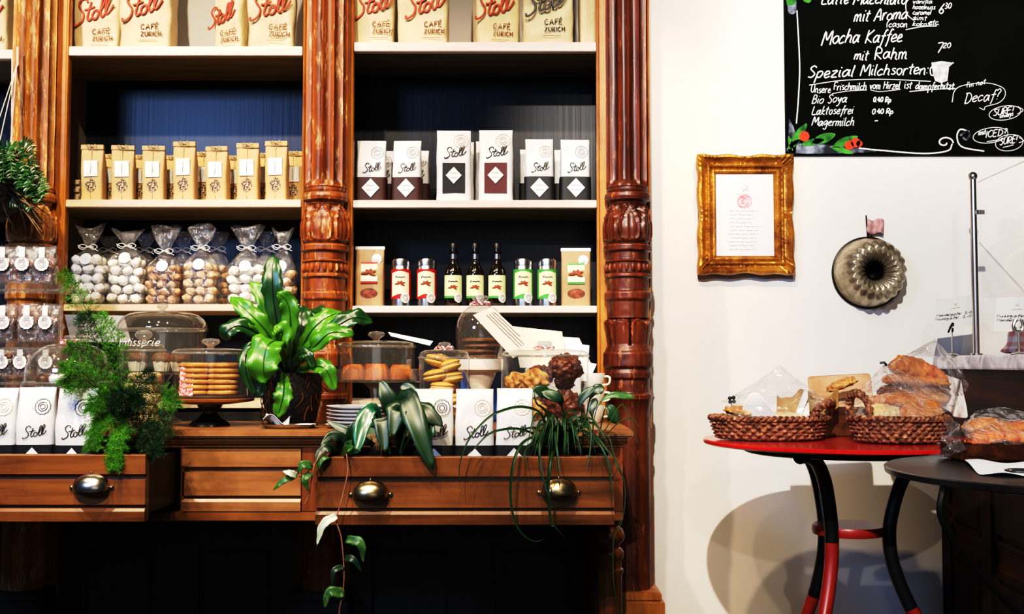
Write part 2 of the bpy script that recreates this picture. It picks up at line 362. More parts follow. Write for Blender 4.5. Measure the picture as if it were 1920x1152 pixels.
def wloc(o):
    p = V((0, 0, 0))
    while o: p += o.location; o = o.parent
    return p
def obj(name, mb, mat, parent=None, smooth=True, world=True, solid=0, sub=0, bev=0):
    """links one mesh; with a parent, world coordinates are made local to it"""
    me = bpy.data.meshes.new(name)
    off = wloc(parent) if (parent and world) else V((0, 0, 0))
    me.from_pydata([tuple(V(v) - off) for v in mb.v], [], mb.f); me.update()
    bm = bmesh.new(); bm.from_mesh(me); bmesh.ops.recalc_face_normals(bm, faces=bm.faces[:])
    if mb.uv:
        ul = bm.loops.layers.uv.new('UVMap'); bm.verts.ensure_lookup_table()
        for f in bm.faces:
            for l in f.loops: l[ul].uv = mb.uv[l.vert.index]
    bm.to_mesh(me); bm.free()
    me.materials.append(mat)
    o = bpy.data.objects.new(name, me); COL.objects.link(o)
    if parent: o.parent = parent
    if smooth:
        for p in me.polygons: p.use_smooth = True
        if smooth != 'full':
            try: me.set_sharp_from_angle(angle=math.radians(38))
            except Exception: pass
    if solid:
        q = o.modifiers.new('thickness', 'SOLIDIFY'); q.thickness = solid; q.offset = 0
    if sub:
        q = o.modifiers.new('smooth', 'SUBSURF'); q.levels = sub; q.render_levels = sub
    if bev:
        q = o.modifiers.new('edge', 'BEVEL'); q.width = bev; q.segments = 2; q.limit_method = 'ANGLE'
    return o
def tag(o, label=None, cat=None, group=None, kind=None):
    if label: o['label'] = label
    if cat: o['category'] = cat
    if group: o['group'] = group
    if kind: o['kind'] = kind
    return o
def thing(name, label, cat, loc=(0, 0, 0), group=None, rz=0):
    o = bpy.data.objects.new(name, None); COL.objects.link(o)
    o.location = loc; o.rotation_euler = (0, 0, rz); o.empty_display_size = .03
    return tag(o, label, cat, group)
def dup(o, loc=None, rot=None, label=None, group=None, scale=None, parent=None):
    c = o.copy(); COL.objects.link(c)
    if parent: c.parent = parent
    if loc is not None: c.location = loc
    if rot is not None: c.rotation_euler = rot
    if scale is not None: c.scale = scale
    if label: c['label'] = label
    if group: c['group'] = group
    for ch in list(o.children): dup(ch, parent=c)
    return c

# ------------------------------------------------------------ stroke lettering
FONT = {
'a': ("3.8,3.3 2,4 0,2.3 .8,.1 2.6,.8 3.9,3.6|4,4 3.8,.8 5,.2", 5), 'b': (".6,7 0,.2|.1,2 1.8,4 3.6,2.8 3,.6 1.2,0 .1,1", 4.5),
'c': ("3.4,3.3 2,4 0,2 1,.1 3.6,.7", 4), 'd': ("3.8,3.2 2,4 0,2 1.3,.1 3.9,2.2|4.6,7 4,.8 5,.2", 5),
'e': (".2,1.8 3.2,2.6 2.5,4 .8,3.5 0,1.5 1.5,0 3.8,.8", 4), 'f': ("4.2,6.4 3,7 2.1,5 1.4,0 .8,-2.4|.2,3.6 3.6,4", 3.6),
'g': ("3.9,3.3 2,4 0,2.4 1.4,.6 3.9,3.2|4,4 3.4,-1.9 1.5,-3 -.2,-2", 4.8), 'h': (".9,7 0,.1|.1,2 2,4 3.4,3 3.2,.6 4.4,.1", 4.6),
'i': (".5,4 .3,.6 1.3,.1|.8,5.5 1,5.9", 1.8), 'k': (".9,7 0,0|3.4,4 .4,1.8 3.8,0", 4.1), 'l': ("1,7 .3,1 1.3,.1", 1.9),
'm': (".2,4 0,0|.1,2.4 1.6,4 2.5,3 2.3,.1|2.5,2.5 4.2,4 5,3 4.8,.6 6,.1", 6.2), 'n': (".2,4 0,0|.1,2.4 2,4 3.3,3 3.1,.6 4.2,.1", 4.5),
'o': ("2,4 .2,3 .2,1 2,0 3.7,1.5 3.4,3.4 2,4", 4.3), 'p': (".5,4 -.2,-3|.3,3 2.1,4 3.7,2.6 2.5,.3 .3,.6", 4.4),
'r': (".3,4 .1,0|.2,2.4 1.6,4 3,3.8", 3.2), 's': ("3,3.6 1.5,4 .6,3 2.7,1.4 1.9,0 0,.4", 3.5), 't': ("1.7,6.4 1,1 2.3,.1|-.2,4.3 3.3,4.6", 3.2),
'u': (".1,4 .1,1 1.5,.1 3.4,2.2|3.7,4 3.5,.8 4.5,.2", 4.8), 'v': ("0,4 1.6,0 3.4,4", 3.8), 'y': (".1,4 1.1,1 3.4,3.8|3.7,4 2,-2 0,-2.9", 4.2),
'z': (".1,3.9 3.3,4 .1,.1 3.6,.2", 4.1), 'x': ("0,4 3.2,0|3.2,4 0,0", 3.6), 'j': ("1,4 .6,-2.5 -.8,-2.4", 2), 'q': ("3.8,3.3 2,4 0,2.4 1.4,.6 3.9,3.2|4,4 3.8,-3", 4.6), 'w': ("0,4 1.2,0 2.6,3 4,0 5.2,4", 5.6),
'A': ("0,0 2.9,7 5,0|.9,2.5 4.6,2.7", 5.6), 'B': (".3,7 0,0|.3,7 3.2,6.2 2.8,4 .3,3.7 3.7,3 3.4,.6 0,0", 4.6), 'C': ("4.3,6 2.5,7 0,4.5 .5,1 2.5,0 4.5,1", 5),
'D': (".6,7 .2,0|-.6,6.7 3,6.5 4.8,3.5 3,.5 -.2,0", 5.4), 'E': ("4,7 .2,7 0,0 4,0|.1,3.7 3.3,3.8", 4.6), 'F': ("4.6,7 .6,6.8 0,0|.3,3.7 3.4,3.9", 4.2),
'H': (".4,7 0,0|4.6,7 4.2,0|.2,3.6 4.4,3.8", 5.2), 'I': (".5,7 .3,0", 1.6), 'K': (".6,7 0,0|4.6,7 .4,3.2 4.8,0", 5), 'L': (".6,7 0,.3 4,.2", 4.3),
'M': ("0,0 1,7 3,2.4 5.6,7 6.2,0", 6.8), 'N': ("0,0 .3,7 4,0 4.3,7", 5), 'P': ("0,0 .4,7|.4,7 3.6,6.4 3.4,3.8 .2,3.2", 4.4), 'R': ("0,0 .5,7 3.8,6.3 3.5,4 .4,3.3 4.6,0", 5),
'S': ("4,6.2 2.3,7 .5,5.4 3.5,2.5 2.3,.1 0,.9", 4.6), 'T': ("0,6.8 4.6,7|2.4,6.9 2,0", 4.6), 'U': (".3,7 0,1.8 2,0 4.2,1.6 4.4,7", 5), 'Z': (".2,7 4.2,7 0,0 4.4,.1", 5),
'0': ("2,7 .1,5 .2,1.5 2,0 3.8,2 3.6,5.5 2,7", 4.5), '2': (".2,5.4 1.8,7 3.5,5.4 0,.1 4,.3", 4.6), '3': (".2,6.4 2.2,7 3,5.4 1.2,3.8 3.4,2.2 2,.1 0,.6", 4.3),
'4': ("2.4,7 0,2.6 4,2.8|3.3,4.6 3,0", 4.6), '6': ("3.5,7 .9,4 .1,1.5 2,0 3.6,1.6 2,3.4 .3,2.2", 4.4), '7': (".2,7 4.2,7 1.6,0", 4.6),
'.': ("0,0 .3,.3", 1.2), ':': ("0,.4 .3,.6|.1,3.4 .4,3.6", 1.4), '!': (".9,7 .5,2.2|.3,.2 .5,0", 2), '?': (".2,6 1.8,7 3.2,5.5 1.5,3.5 1.4,2|1.2,.3 1.3,0", 3.8),
"'": (".4,7 .2,5.6", 1.2), '-': ("0,2.6 2.6,2.9", 3.4), '(': ("1.6,7.4 .2,4 .6,-.6", 2), ' ': ("", 3), '&': ("3.6,2 1.5,0 .2,1.4 2.6,5.4 1.6,6.6 .8,5.2 3.8,0", 4.4),
}
def D(s):
    return [[tuple(map(float, p.split(','))) for p in st.split()] for st in s.split('|') if st.strip()]
def text_strokes(t, jitter=.12, slant=.18, curve=True, rnd=None, space=1.0):
    """polylines in units where the x-height is 4; returns strokes, width"""
    rnd = rnd or R; x = 0; out = []
    for ch in t:
        dots = ch in 'üÜÉé'
        base = {'ü': 'u', 'Ü': 'U', 'É': 'E', 'é': 'e'}.get(ch, ch)
        s, w = FONT.get(base, FONT['-']); dy = rnd.uniform(-1, 1) * jitter * 1.6
        ss = D(s)
        if ch in 'üÜ': h = 5.4 if ch == 'ü' else 8.2; ss += [[(1, h), (1.2, h + .4)], [(3, h), (3.2, h + .4)]]
        if ch in 'éÉ': h = 5 if ch == 'é' else 7.8; ss += [[(1.5, h), (3, h + 1.2)]]
        for st in ss:
            q = [V((x + p[0] + rnd.uniform(-1, 1) * jitter, p[1] + dy + rnd.uniform(-1, 1) * jitter, 0)) for p in st]
            if curve and len(q) > 2: q = cr(q, 4)
            out.append([(p.x + p.y * slant, p.y) for p in q])
        x += w * space + .6
    return out, x
STOLL = ["3.3,4.5 2.9,5.3 1.9,5.2 1.2,4.3 1.6,3.3 2.3,2.4 2.1,1.2 1.1,.4 .1,.2 0,.8",
         "4.2,4.6 3.6,2.9 3.2,1.5 3.6,1.0 4.4,1.5", "2.5,3.1 3.6,3.2 5,3.6",
         "5.6,2.9 4.9,2.7 4.4,1.9 4.7,1.2 5.4,1.3 5.9,2.1 5.6,2.9 6.3,2.6 7.2,4.0 7.7,5.2 7.3,5.6 6.8,4.6 6.4,2.4 6.7,1.5 7.4,1.9 8.3,3.9 8.9,5.6 8.5,6.0 8.0,4.9 7.6,2.8 7.9,1.9 8.6,2.3 9.6,3.6"]
def stoll_strokes():
    o = []
    for s in STOLL:
        q = [V((a, b, 0)) for a, b in D(s)[0]]; q = cr(q, 5); o.append([(p.x, p.y) for p in q])
    return o
def seal_strokes(scal=12):
    out = []
    ring = [((1 + .09 * abs(math.sin(a * scal / 2))) * math.cos(a), (1 + .09 * abs(math.sin(a * scal / 2))) * math.sin(a)) for a in [2 * PI * i / 72 for i in range(73)]]
    out.append(ring)
    for r in (.62, .34): out.append([(r * math.cos(2 * PI * i / 24), r * math.sin(2 * PI * i / 24)) for i in range(25)])
    return out
def ink(mb, strokes, mapf, r, n=4, flat=.35):
    for st in strokes:
        if len(st) < 2: continue
        mb.tube([mapf(*p) for p in st], r, n=n, flat=flat)
    return mb
# ============================================================ SETTING
YW = 3.36
def struct(name, mb, mat, **k):
    o = obj(name, mb, mat, smooth=False, **k); o['kind'] = 'structure'; return o
struct('wall_back', MB().box(-3.2, 3.4, YW, YW + .1, 0, 2.9), m_wall)
struct('floor', MB().box(-3.2, 3.4, -1.5, YW, -.05, 0), m_floor)

# ============================================================ WALL CABINET WITH COLUMNS
YF, YB = 3.0, 3.28
def X3(px): return (px - 960) / 690.0
cab = thing('shelf_cabinet', 'tall orange wooden shelf cabinet with three carved columns and blue-black back', 'cabinet', (X3(610), 3.15, 0))
boards = [(18, 119), (563, 660), (1120, 1221)]
for a, b in boards:
    obj('pilaster_board', MB().box(X3(a), X3(b), YF, YF + .022, 0.02, 2.3, b=.003), m_wood, cab, False)
    if a > 1000:
        obj('partition', MB().box(X3(a) + .02, X3(a) + .05, YF + .022, YB + .012, .02, 2.3), m_lining, cab, False)
        obj('side_panel', MB().box(X3(b) - .012, X3(b), YF + .022, YW - .002, .02, 2.3), m_wood, cab, False)
    else:
        obj('partition', MB().box(X3(a) + .02, X3(b) - .06, YF + .022, YB + .012, .02, 2.3), m_lining, cab, False)
# edge beading of boards
for a, b in boards:
    for px in (a + 3, b - 3):
        obj('edge_moulding', MB().tube([(X3(px), YF - .001, .35), (X3(px), YF - .001, 2.3)], .004, n=8), m_wood, cab)
bays = [(-90, 18), (119, 563), (660, 1120)]
# shelves: (bay, front top px y, thickness px)
zs_top = [zat(94, YF), zat(88, YF), zat(80, YF)]
SH = {}
for bi, (a, b) in enumerate(bays):
    x0, x1 = X3(a) + .001, X3(b) - .001
    xb0, xb1 = X3(a) - .058, X3(b) + .018
    rows = [('top', (94, 88, 80)[bi], 17), ('mid', (380, 375, 376)[bi], 14), ('low', (575, 571, 574)[bi], 13), ('bottom', 752, 14)]
    for nm, py, th in rows:
        z1 = zat(py, YF); z0 = zat(py + th, YF); SH[bi, nm] = z1
        mm = m_shelf_warm if (bi == 1 and nm != 'top') else m_shelf
        sh_ = obj('shelf', MB().box(x0, x1, YF - .006, YF + .021, z0, z1, b=.0015).box(xb0, xb1, YF + .020, YB - .008, z1 - .004, z1), mm, cab, False)
        obj('shelf_underside', MB().box(xb0, xb1, YF + .021, YB - .009, z0, z1 - .004), m_undershade_tan if bi == 1 else m_undershade_olive, sh_, False)  # shade under the shelf is put into this darker colour
    zt = SH[bi, 'top']
    obj('white_backing', MB().box(xb0, xb1, YB - .006, YB, zt + .001, 2.3), m_whiteback, cab, False)
    obj('back_panel', MB().box(xb0, xb1, YB, YB + .012, .7, zt), m_back, cab, False)

# columns
CP = [(1112, .058), (1108, .067), (1100, .067), (1094, .058), (752, .058), (748, .064), (740, .064), (736, .058), (712, .058), (708, .064), (700, .064),
      (692, .060), (686, .067), (664, .067), (656, .061), (651, .058), (645, .056), (606, .063), (600, .060), (597, .056), (566, .057), (560, .063), (550, .063),
      (545, .056), (523, .056), (520, .062), (516, .062), (512, .057), (494, .057), (491, .062), (487, .056), (474, .056), (470, .065), (461, .065), (457, .054),
      (450, .060), (430, .063), (410, .059), (395, .053), (384, .049), (380, .050), (376, .060), (370, .062), (364, .060), (361, .054), (358, .055), (-330, .055)]
CZ = [(zat(y, 2.955), r) for y, r in CP]
def crad(z):
    for i in range(len(CZ) - 1):
        if CZ[i][0] <= z <= CZ[i + 1][0]:
            t = (z - CZ[i][0]) / (CZ[i + 1][0] - CZ[i][0]); t = t * t * (3 - 2 * t) if CZ[i + 1][0] - CZ[i][0] < .05 else t
            return CZ[i][1] * (1 - t) + CZ[i + 1][1] * t
    return CZ[-1][1]
zl = []
z = CZ[0][0]
zfl = zat(352, 2.955); ztu0, ztu1 = zat(452, 2.955), zat(384, 2.955); zsc0, zsc1 = zat(648, 2.955), zat(598, 2.955)
while z < 2.3:
    zl.append(z); z += .0022 if (zat(760, 2.955) < z < zfl + .02) else .03
def carve(r, z, a):
    if z > zfl:                                        # flutes with ridges
        k = 12; ph = (a * k / (2 * PI)) % 1.0
        d = abs(ph - .5) * 2                           # 0 mid flute, 1 ridge
        e = min(1, (z - zfl) / .02)
        r2 = r + .002 - .0125 * e * (1 - d ** 2.6) + .0012 * noise.noise(V((a * 3, 0, z * 14)))
        return r2
    if ztu0 < z < ztu1:                                # pointed petals standing up
        t = (z - ztu0) / (ztu1 - ztu0); n = 6
        ph = ((a * n / (2 * PI)) % 1.0 - .5) * 2       # -1..1
        hw = .80 * math.sin(PI * min(1, (t + .18) / 1.18) ** .8) ** .6 if t < .98 else 0
        d = abs(ph) - hw
        g = .0058 * math.exp(-(d / .09) ** 2) - .002 * (d > .1)
        if t > .72: g -= .010 * math.exp(-((1 - abs(ph)) / .28) ** 2 - ((t - .86) / .09) ** 2)
        g -= .0025 * math.exp(-(ph / .10) ** 2) * (t < .7)
        return r + g
    if zsc0 < z < zsc1:                                # hanging scallops
        t = (z - zsc0) / (zsc1 - zsc0); n = 8
        ph = ((a * n / (2 * PI)) % 1.0 - .5) * 2
        top = .98 - .28 * ph * ph
        g = (-.008 if t > top else .0) + .004 * math.exp(-((t - top) / .05) ** 2) - .007 * math.exp(-((abs(ph) - 1) / .13) ** 2)
        return r + g
    return r + .0007 * noise.noise(V((a * 4, 3, z * 60)))
cmat = [m_carved_lit, m_carved, m_carved_shaded]  # one wood in lit, middle and shaded copies; light painted into the colour
for (a, b), mm, nm in zip(boards, cmat, ('light', 'mid', 'dark')):
    cx = X3((a + b) / 2 + (-5 if a < 100 else (0 if a < 1000 else 5)))
    c = obj('carved_column', MB().lathe([(crad(q), q) for q in zl], (cx, 2.972, 0), n=96, fn=carve), mm, cab)
    bd = MB(); zb = zat(503, 2.955)
    for i in range(22):
        t = 2 * PI * i / 22
        if math.sin(t) > .35: continue
        bd.ball((cx + .059 * math.cos(t), 2.972 + .059 * math.sin(t), zb), .0055, .0055, .0115, n=8, m=6)
    obj('bead_row', bd, mm, c)
    zp = zat(1110, 2.92)
    obj('plinth', MB().box(cx - .083, cx + .083, 2.885, YF + .02, 0, zp - .02, b=.003).box(cx - .076, cx + .076, 2.892, YF + .02, zp - .02, zp + .002, b=.004), m_wood if a > 1000 else m_darkwood, cab, False)
    obj('column_shaft_base', MB().box(X3(a), X3(b), YF - .012, YF + .002, zp, zat(800, 2.99), b=.004), m_desk_z, cab, False)

# dark panelled lower cabinet doors
for x0, x1 in ((X3(-90), X3(18)), (X3(119), X3(563)), (X3(660), X3(1120))):
    z1 = SH[1, 'bottom'] - .03
    d = obj('lower_door', MB().box(x0 + .002, x1 - .002, YF + .012, YF + .03, .06, z1), m_darkwood, cab, False)
    n = 1 if x1 - x0 < .4 else 2
    w = (x1 - x0 - .004) / n
    for i in range(n):
        a0 = x0 + .002 + i * w; a1 = a0 + w
        mb = MB(); s = .055
        mb.box(a0, a0 + s, YF - .004, YF + .012, .1, z1).box(a1 - s, a1, YF - .004, YF + .012, .1, z1)
        mb.box(a0 + s, a1 - s, YF - .004, YF + .012, z1 - s, z1).box(a0 + s, a1 - s, YF - .004, YF + .012, .1, .1 + s * 1.6).box(a0 + s, a1 - s, YF - .004, YF + .012, .46, .46 + s)
        mb.box(a0 + s + .02, a1 - s - .02, YF + .002, YF + .012, .46 + s + .02, z1 - s - .02, b=.004).box(a0 + s + .02, a1 - s - .02, YF + .002, YF + .012, .1 + s * 1.6 + .02, .44, b=.004)
        obj('door_frame', mb, m_darkwood, d, False)
    obj('skirting', MB().box(x0 + .002, x1 - .002, YF - .02, YF + .012, 0.0, .1), m_darkwood, cab, False)

# ============================================================ SIDEBOARD / COUNTER TABLE
YD = 2.52                                              # plane of its front
ZT = .798
XR = .252
dk = thing('drawer_sideboard', 'long walnut sideboard with two drawers pulled open and planted', 'sideboard', (-.6, 2.7, 0))
obj('top_board', MB().box(-1.75, XR + .022, YD - .022, 2.88, ZT - .018, ZT, b=.004), m_desk_top, dk, False)
obj('top_moulding', MB().prismx([(YD - .012, ZT - .018), (YD - .012, ZT - .024), (YD - .004, ZT - .034), (YD + .01, ZT - .034), (YD + .01, ZT - .018)], -1.74, XR + .01), m_desk, dk, False)
zr0, zr1 = zat(978, YD), zat(961, YD)
# carcass rails and stiles round the drawers
XL1 = -.758; XM0, XM1 = xat(345, YD), xat(566, YD); XR0, XR1 = -.4055, .211
rail = MB().box(-1.7, XR, YD, YD + .03, zat(840, YD), ZT - .034, b=.002).box(-1.7, XR, YD, YD + .03, zr0, zr1, b=.002)
obj('front_rail', rail, m_desk, dk, False)
for a, b in ((XL1 + .012, XM0 - .002), (XM1 + .002, XR0 - .004), (XR1 + .008, XR)):
    obj('front_post', MB().box(a, b, YD + .001, YD + .03, zr1, zat(840, YD), b=.002), m_desk_z, dk, False)
obj('carcass', MB().box(-1.72, -1.7, YD + .03, 2.86, zr0, ZT - .02).box(XR - .02, XR, YD + .03, 2.86, zr0, ZT - .02).box(-1.7, XR - .02, 2.84, 2.86, zr0, ZT - .02)
    .box(XL1 + .02, XL1 + .04, YD + .03, 2.84, zr0, ZT - .02).box(XR0 - .03, XR0 - .01, YD + .03, 2.84, zr0, ZT - .02).box(-1.7, XR - .02, YD + .03, 2.84, zr0, zr0 + .008), m_darkwood, dk, False)

def drawer_front(x0, x1, y, z0, z1, parent, mat):
    h = z1 - z0
    P = [(y + .02, z0), (y - .004, z0), (y - .006, z0 + h * .15), (y - .002, z0 + h * .195), (y + .008, z0 + h * .20), (y + .008, z0 + h * .245),
         (y - .003, z0 + h * .25), (y - .003, z0 + h * .62), (y + .008, z0 + h * .63), (y + .009, z0 + h * .70), (y - .004, z0 + h * .71), (y - .005, z1 - .002), (y - .003, z1), (y + .02, z1)]
    return obj('drawer_front', MB().prismx(P, x0, x1), mat, parent, False)
def cup_pull(parent, x, y, z, mat=None, w=.037):
    mb = MB(); N = 16
    def f(u, v):
        a = PI * u; b = PI / 2 * v
        return V((x + w * math.cos(a) * (math.cos(b) if v < 1 else .001), y - .027 * math.sin(b) ** .8 * (1) - .001, z + .031 * math.sin(a) * math.cos(b) ** .7 if v < 1 else z + .001))
    def g(u, v):
        # quarter shell: u along width, v from the wall over the top to the open lower front edge
        a = -1 + 2 * u; th = v * PI * .56
        s = math.sqrt(max(0, 1 - a * a)) ** .8
        return V((x + w * a, y - .002 - .028 * s * math.sin(th), z - .004 + .030 * s * math.cos(th)))
    mb.grid(g, 28, 12)
    h = obj('cup_handle', mb, mat or m_brass, parent, 'full', solid=.002)
    fl = MB().box(x - w - .009, x + w + .009, y - .0025, y, z - .007, z + .002, b=.001)
    obj('handle_flange', fl, mat or m_brass, h, False)
    for s in (-1, 1): obj('screw', MB().ball((x + s * (w + .004), y - .004, z - .002), .0035, .0025, .0035), m_brass, h)
    obj('screw', MB().ball((x, y - .006, z + .0285), .0028, .0022, .0028), m_brass, h)

def open_drawer(x0, x1, y, z0, z1, handles, mat):
    d = drawer_front(x0, x1, y, z0, z1, dk, mat)
    zb = z0 + .012
    for xs in (x0 + .004, x1 - .016): obj('drawer_side', MB().box(xs, xs + .012, y + .02, 2.80, zb, z1 - .012), m_darkwood, d, False)
    obj('drawer_base', MB().box(x0 + .016, x1 - .016, y + .02, 2.80, zb, zb + .008), m_darkwood, d, False)
    for hx, hy, mm in handles: cup_pull(d, hx, y - .003, hy, mm)
YO = 2.30
zd0, zd1 = zat(978, YO), zat(853, YO)
ld = (-1.42, -.758)
open_drawer(ld[0], ld[1], YO, zd0, zd1, [(xat(178, YO), zat(912, YO), m_nickel)], m_desk)
open_drawer(XR0, XR1, YO, zat(984, YO), zat(857, YO), [(xat(697, YO), zat(925, YO), m_brass), (xat(1047, YO), zat(921, YO), m_brass)], m_desk)
drawer_front(XM0, XM1, YD + .004, zr1 + .002, zat(842, YD), dk, m_desk_top)
# turned legs
def turned_leg(x, y):
    zt = zr0
    P = [(0, .0), (.018, 0), (.022, .02), (.016, .05), (.020, .12), (.025, .30), (.027, zt - .20), (.027, zt - .125), (.030, zt - .12), (.030, zt - .112), (.026, zt - .108), (.026, zt - .09),
         (.030, zt - .086), (.032, zt - .075), (.028, zt - .066), (.022, zt - .062), (.022, zt - .056), (.032, zt - .046), (.034, zt - .036), (.029, zt - .022), (.020, zt - .014), (.024, zt - .004), (.024, zt)]
    obj('leg', MB().lathe(P, (x, y, 0), n=32), m_desk_z, dk)
turned_leg(XR - .028, YD + .03); turned_leg(XR - .028, 2.80); turned_leg(-1.68, YD + .03); turned_leg(-1.68, 2.80)
obj('side_rail', MB().box(XR - .052, XR - .03, YD + .06, 2.78, .0, zr0), m_desk_z, dk, False)
# ============================================================ PAPER BAGS
def loft_bag(w, h, dfun, wfun=None, n=40, m=26, z0=0, z1=None, grow=0, wr=.0, seed=0, yoff=None):
    """rings of a soft box, front towards -y"""
    z1 = h if z1 is None else z1; mb = MB(); vs = []; fs = []
    for j in range(m + 1):
        z = z0 + (z1 - z0) * j / m; d = dfun(z) + grow * 2; ww = (wfun(z) if wfun else w) + grow * 2
        yo = yoff(z) if yoff else 0
        for i in range(n):
            a = 2 * PI * i / n; ca, sa = math.cos(a), math.sin(a); p = .34
            x = math.copysign(abs(ca) ** p, ca) * ww / 2; y = math.copysign(abs(sa) ** p, sa) * d / 2
            if wr:
                k = noise.noise(V((x * 24 + seed, y * 14, z * 20 + seed * 2))) * wr * (1 if z > .01 else .2)
                x += k * .5; y += k
            vs.append((x, y + yo, z))
    for j in range(m):
        for i in range(n): fs.append((j * n + i, j * n + (i + 1) % n, (j + 1) * n + (i + 1) % n, (j + 1) * n + i))
    fs += [tuple(range(n))[::-1], tuple(m * n + i for i in range(n))]
    return mb.add(vs, fs)

def stoll_bag(name, label, w, h, style, loc, group, tilt=0, seed=0, gold=False, top_lean=.0, ink_mat=None):
    """white flat-topped coffee bag with script logo, seal and label; style: band or panel"""
    t = thing(name, label, 'coffee bag', loc, group)
    d0 = w * .62
    def df(z):
        k = z / h
        return d0 * (1 - .04 * k) if k < .55 else max(.004, d0 * (1 - .04 * .55) * (1 - ((k - .55) / .45) ** 1.5 * .94))
    wf = lambda z: w * (1 - .035 * min(1, z / h * 1.2))
    obj('bag_body', loft_bag(w, h, df, wf, wr=.0035, seed=seed), m_bagwhite, t, world=False)
    front = lambda x, z, e=.0015: V((x, -df(z) / 2 - e - .0008, z))
    bc, lab = style
    if bc == 'band':
        zb = h * .40
        obj('label_band', loft_bag(w, h, df, wf, m=8, z0=h * .04, z1=zb, grow=.0028), lab, t, world=False)
        cz = h * .225; s = h * .15
    else:
        zb = h * .53; hw = w * .32
        obj('label_band', MB().box(-hw, hw, -df(zb) / 2 - .003, -df(h * .15) / 2 + .002, h * .12, zb), lab, t, False, world=False)
        cz = h * .36; s = h * .115
    dm = MB()
    dm.add([front(-s * .93, cz, .005), front(0, cz - s, .005), front(s * .93, cz, .005), front(0, cz + s, .005), (0, -df(cz) / 2 + .002, cz)], [(0, 1, 2, 3), (0, 1, 4), (1, 2, 4), (2, 3, 4), (3, 0, 4)])
    dd = obj('diamond_sticker', dm, m_white, t, False, world=False)
    tx = MB(); rr = random.Random(5)
    for k, q in enumerate((.006, -.006)):
        tx.tube([front(-s * .45 + s * .9 * i / 12, cz + q + rr.uniform(-.0012, .0012), .0055) for i in range(13)], .0009, n=4, flat=.3)
    obj('fine_print', tx, m_inkgrey, dd, world=False)
    lg = MB(); u = w * .064
    zb0 = zb + h * .06
    ink(lg, stoll_strokes(), lambda a, b: front((a - 4.6) * u + w * .03, zb0 + b * u, .0016), w * .0115)
    obj('script_logo', lg, ink_mat or m_black, t, world=False)
    sl = MB(); rs = w * .19; sx = w * .2; sz = h * (.80 if bc == 'band' else .845)
    ink(sl, seal_strokes(), lambda a, b: front(sx + a * rs, min(h * .985, sz + b * rs), .0016), w * .0085)
    obj('round_seal', sl, (m_inkgold if gold else m_inkgrey), t, world=False)
    return t

ym = 3.065
shelfz = lambda bi, nm: SH[bi, nm]
# mid shelf, right bay
zsh = SH[2, 'mid']
pos = ['leftmost, low', 'second from left, low']
row = [  # px0, px1, top py, style, label
    (669, 725, 265, ('band', m_bandbrown), 'small white coffee bag with brown band, far left of its shelf'),
    (737, 791, 265, ('band', m_bandbrown), 'small white coffee bag with brown band, second from left on its shelf'),
    (818, 884, 246, ('panel', m_bandblack), 'tall white coffee bag with black rectangular label on the shelf'),
    (897, 963, 245, ('panel', m_maroon), 'tall white coffee bag with maroon rectangular label on the shelf'),
    (984, 1038, 262, ('band', m_bandblack), 'small white coffee bag with black band, right of the maroon labelled bag'),
    (1050, 1106, 263, ('band', m_bandblack), 'small white coffee bag with black band, far right of its shelf')]
G1 = 'white coffee bags on the right middle shelf'
for i, (a, b, tp, st, lb) in enumerate(row):
    w = (b - a) / F * ym; h = zat(tp, ym) - zsh
    x = xat((a + b) / 2, ym, 320)
    t = stoll_bag('coffee_bag', lb, w, h, st, (x, ym, zsh + .0005), G1, seed=i * 3 + 1, gold=i in (2, 3, 4))
    t.rotation_euler.z = (.03, -.05, .04, -.02, .0, .03)[i]
    lb2 = lb.split(' ')
    back = [(.017, .085), (.017, .08), (.008, .09), (-.014, .085), (-.016, .085), (-.016, .085)][i]
    names = ['brown banded white coffee bag standing behind the far left bag', 'brown banded white coffee bag peeking out behind the second bag from left', 'white coffee bag hidden behind the tall black labelled bag',
             'white coffee bag peeking out behind the tall maroon labelled bag', 'black banded white coffee bag behind the bag right of the maroon one', 'black banded white coffee bag behind the far right bag']
    dup(t, (x + back[0], ym + back[1], zsh + .0005), (0, 0, -.02), names[i], scale=(.95, .95, .93))

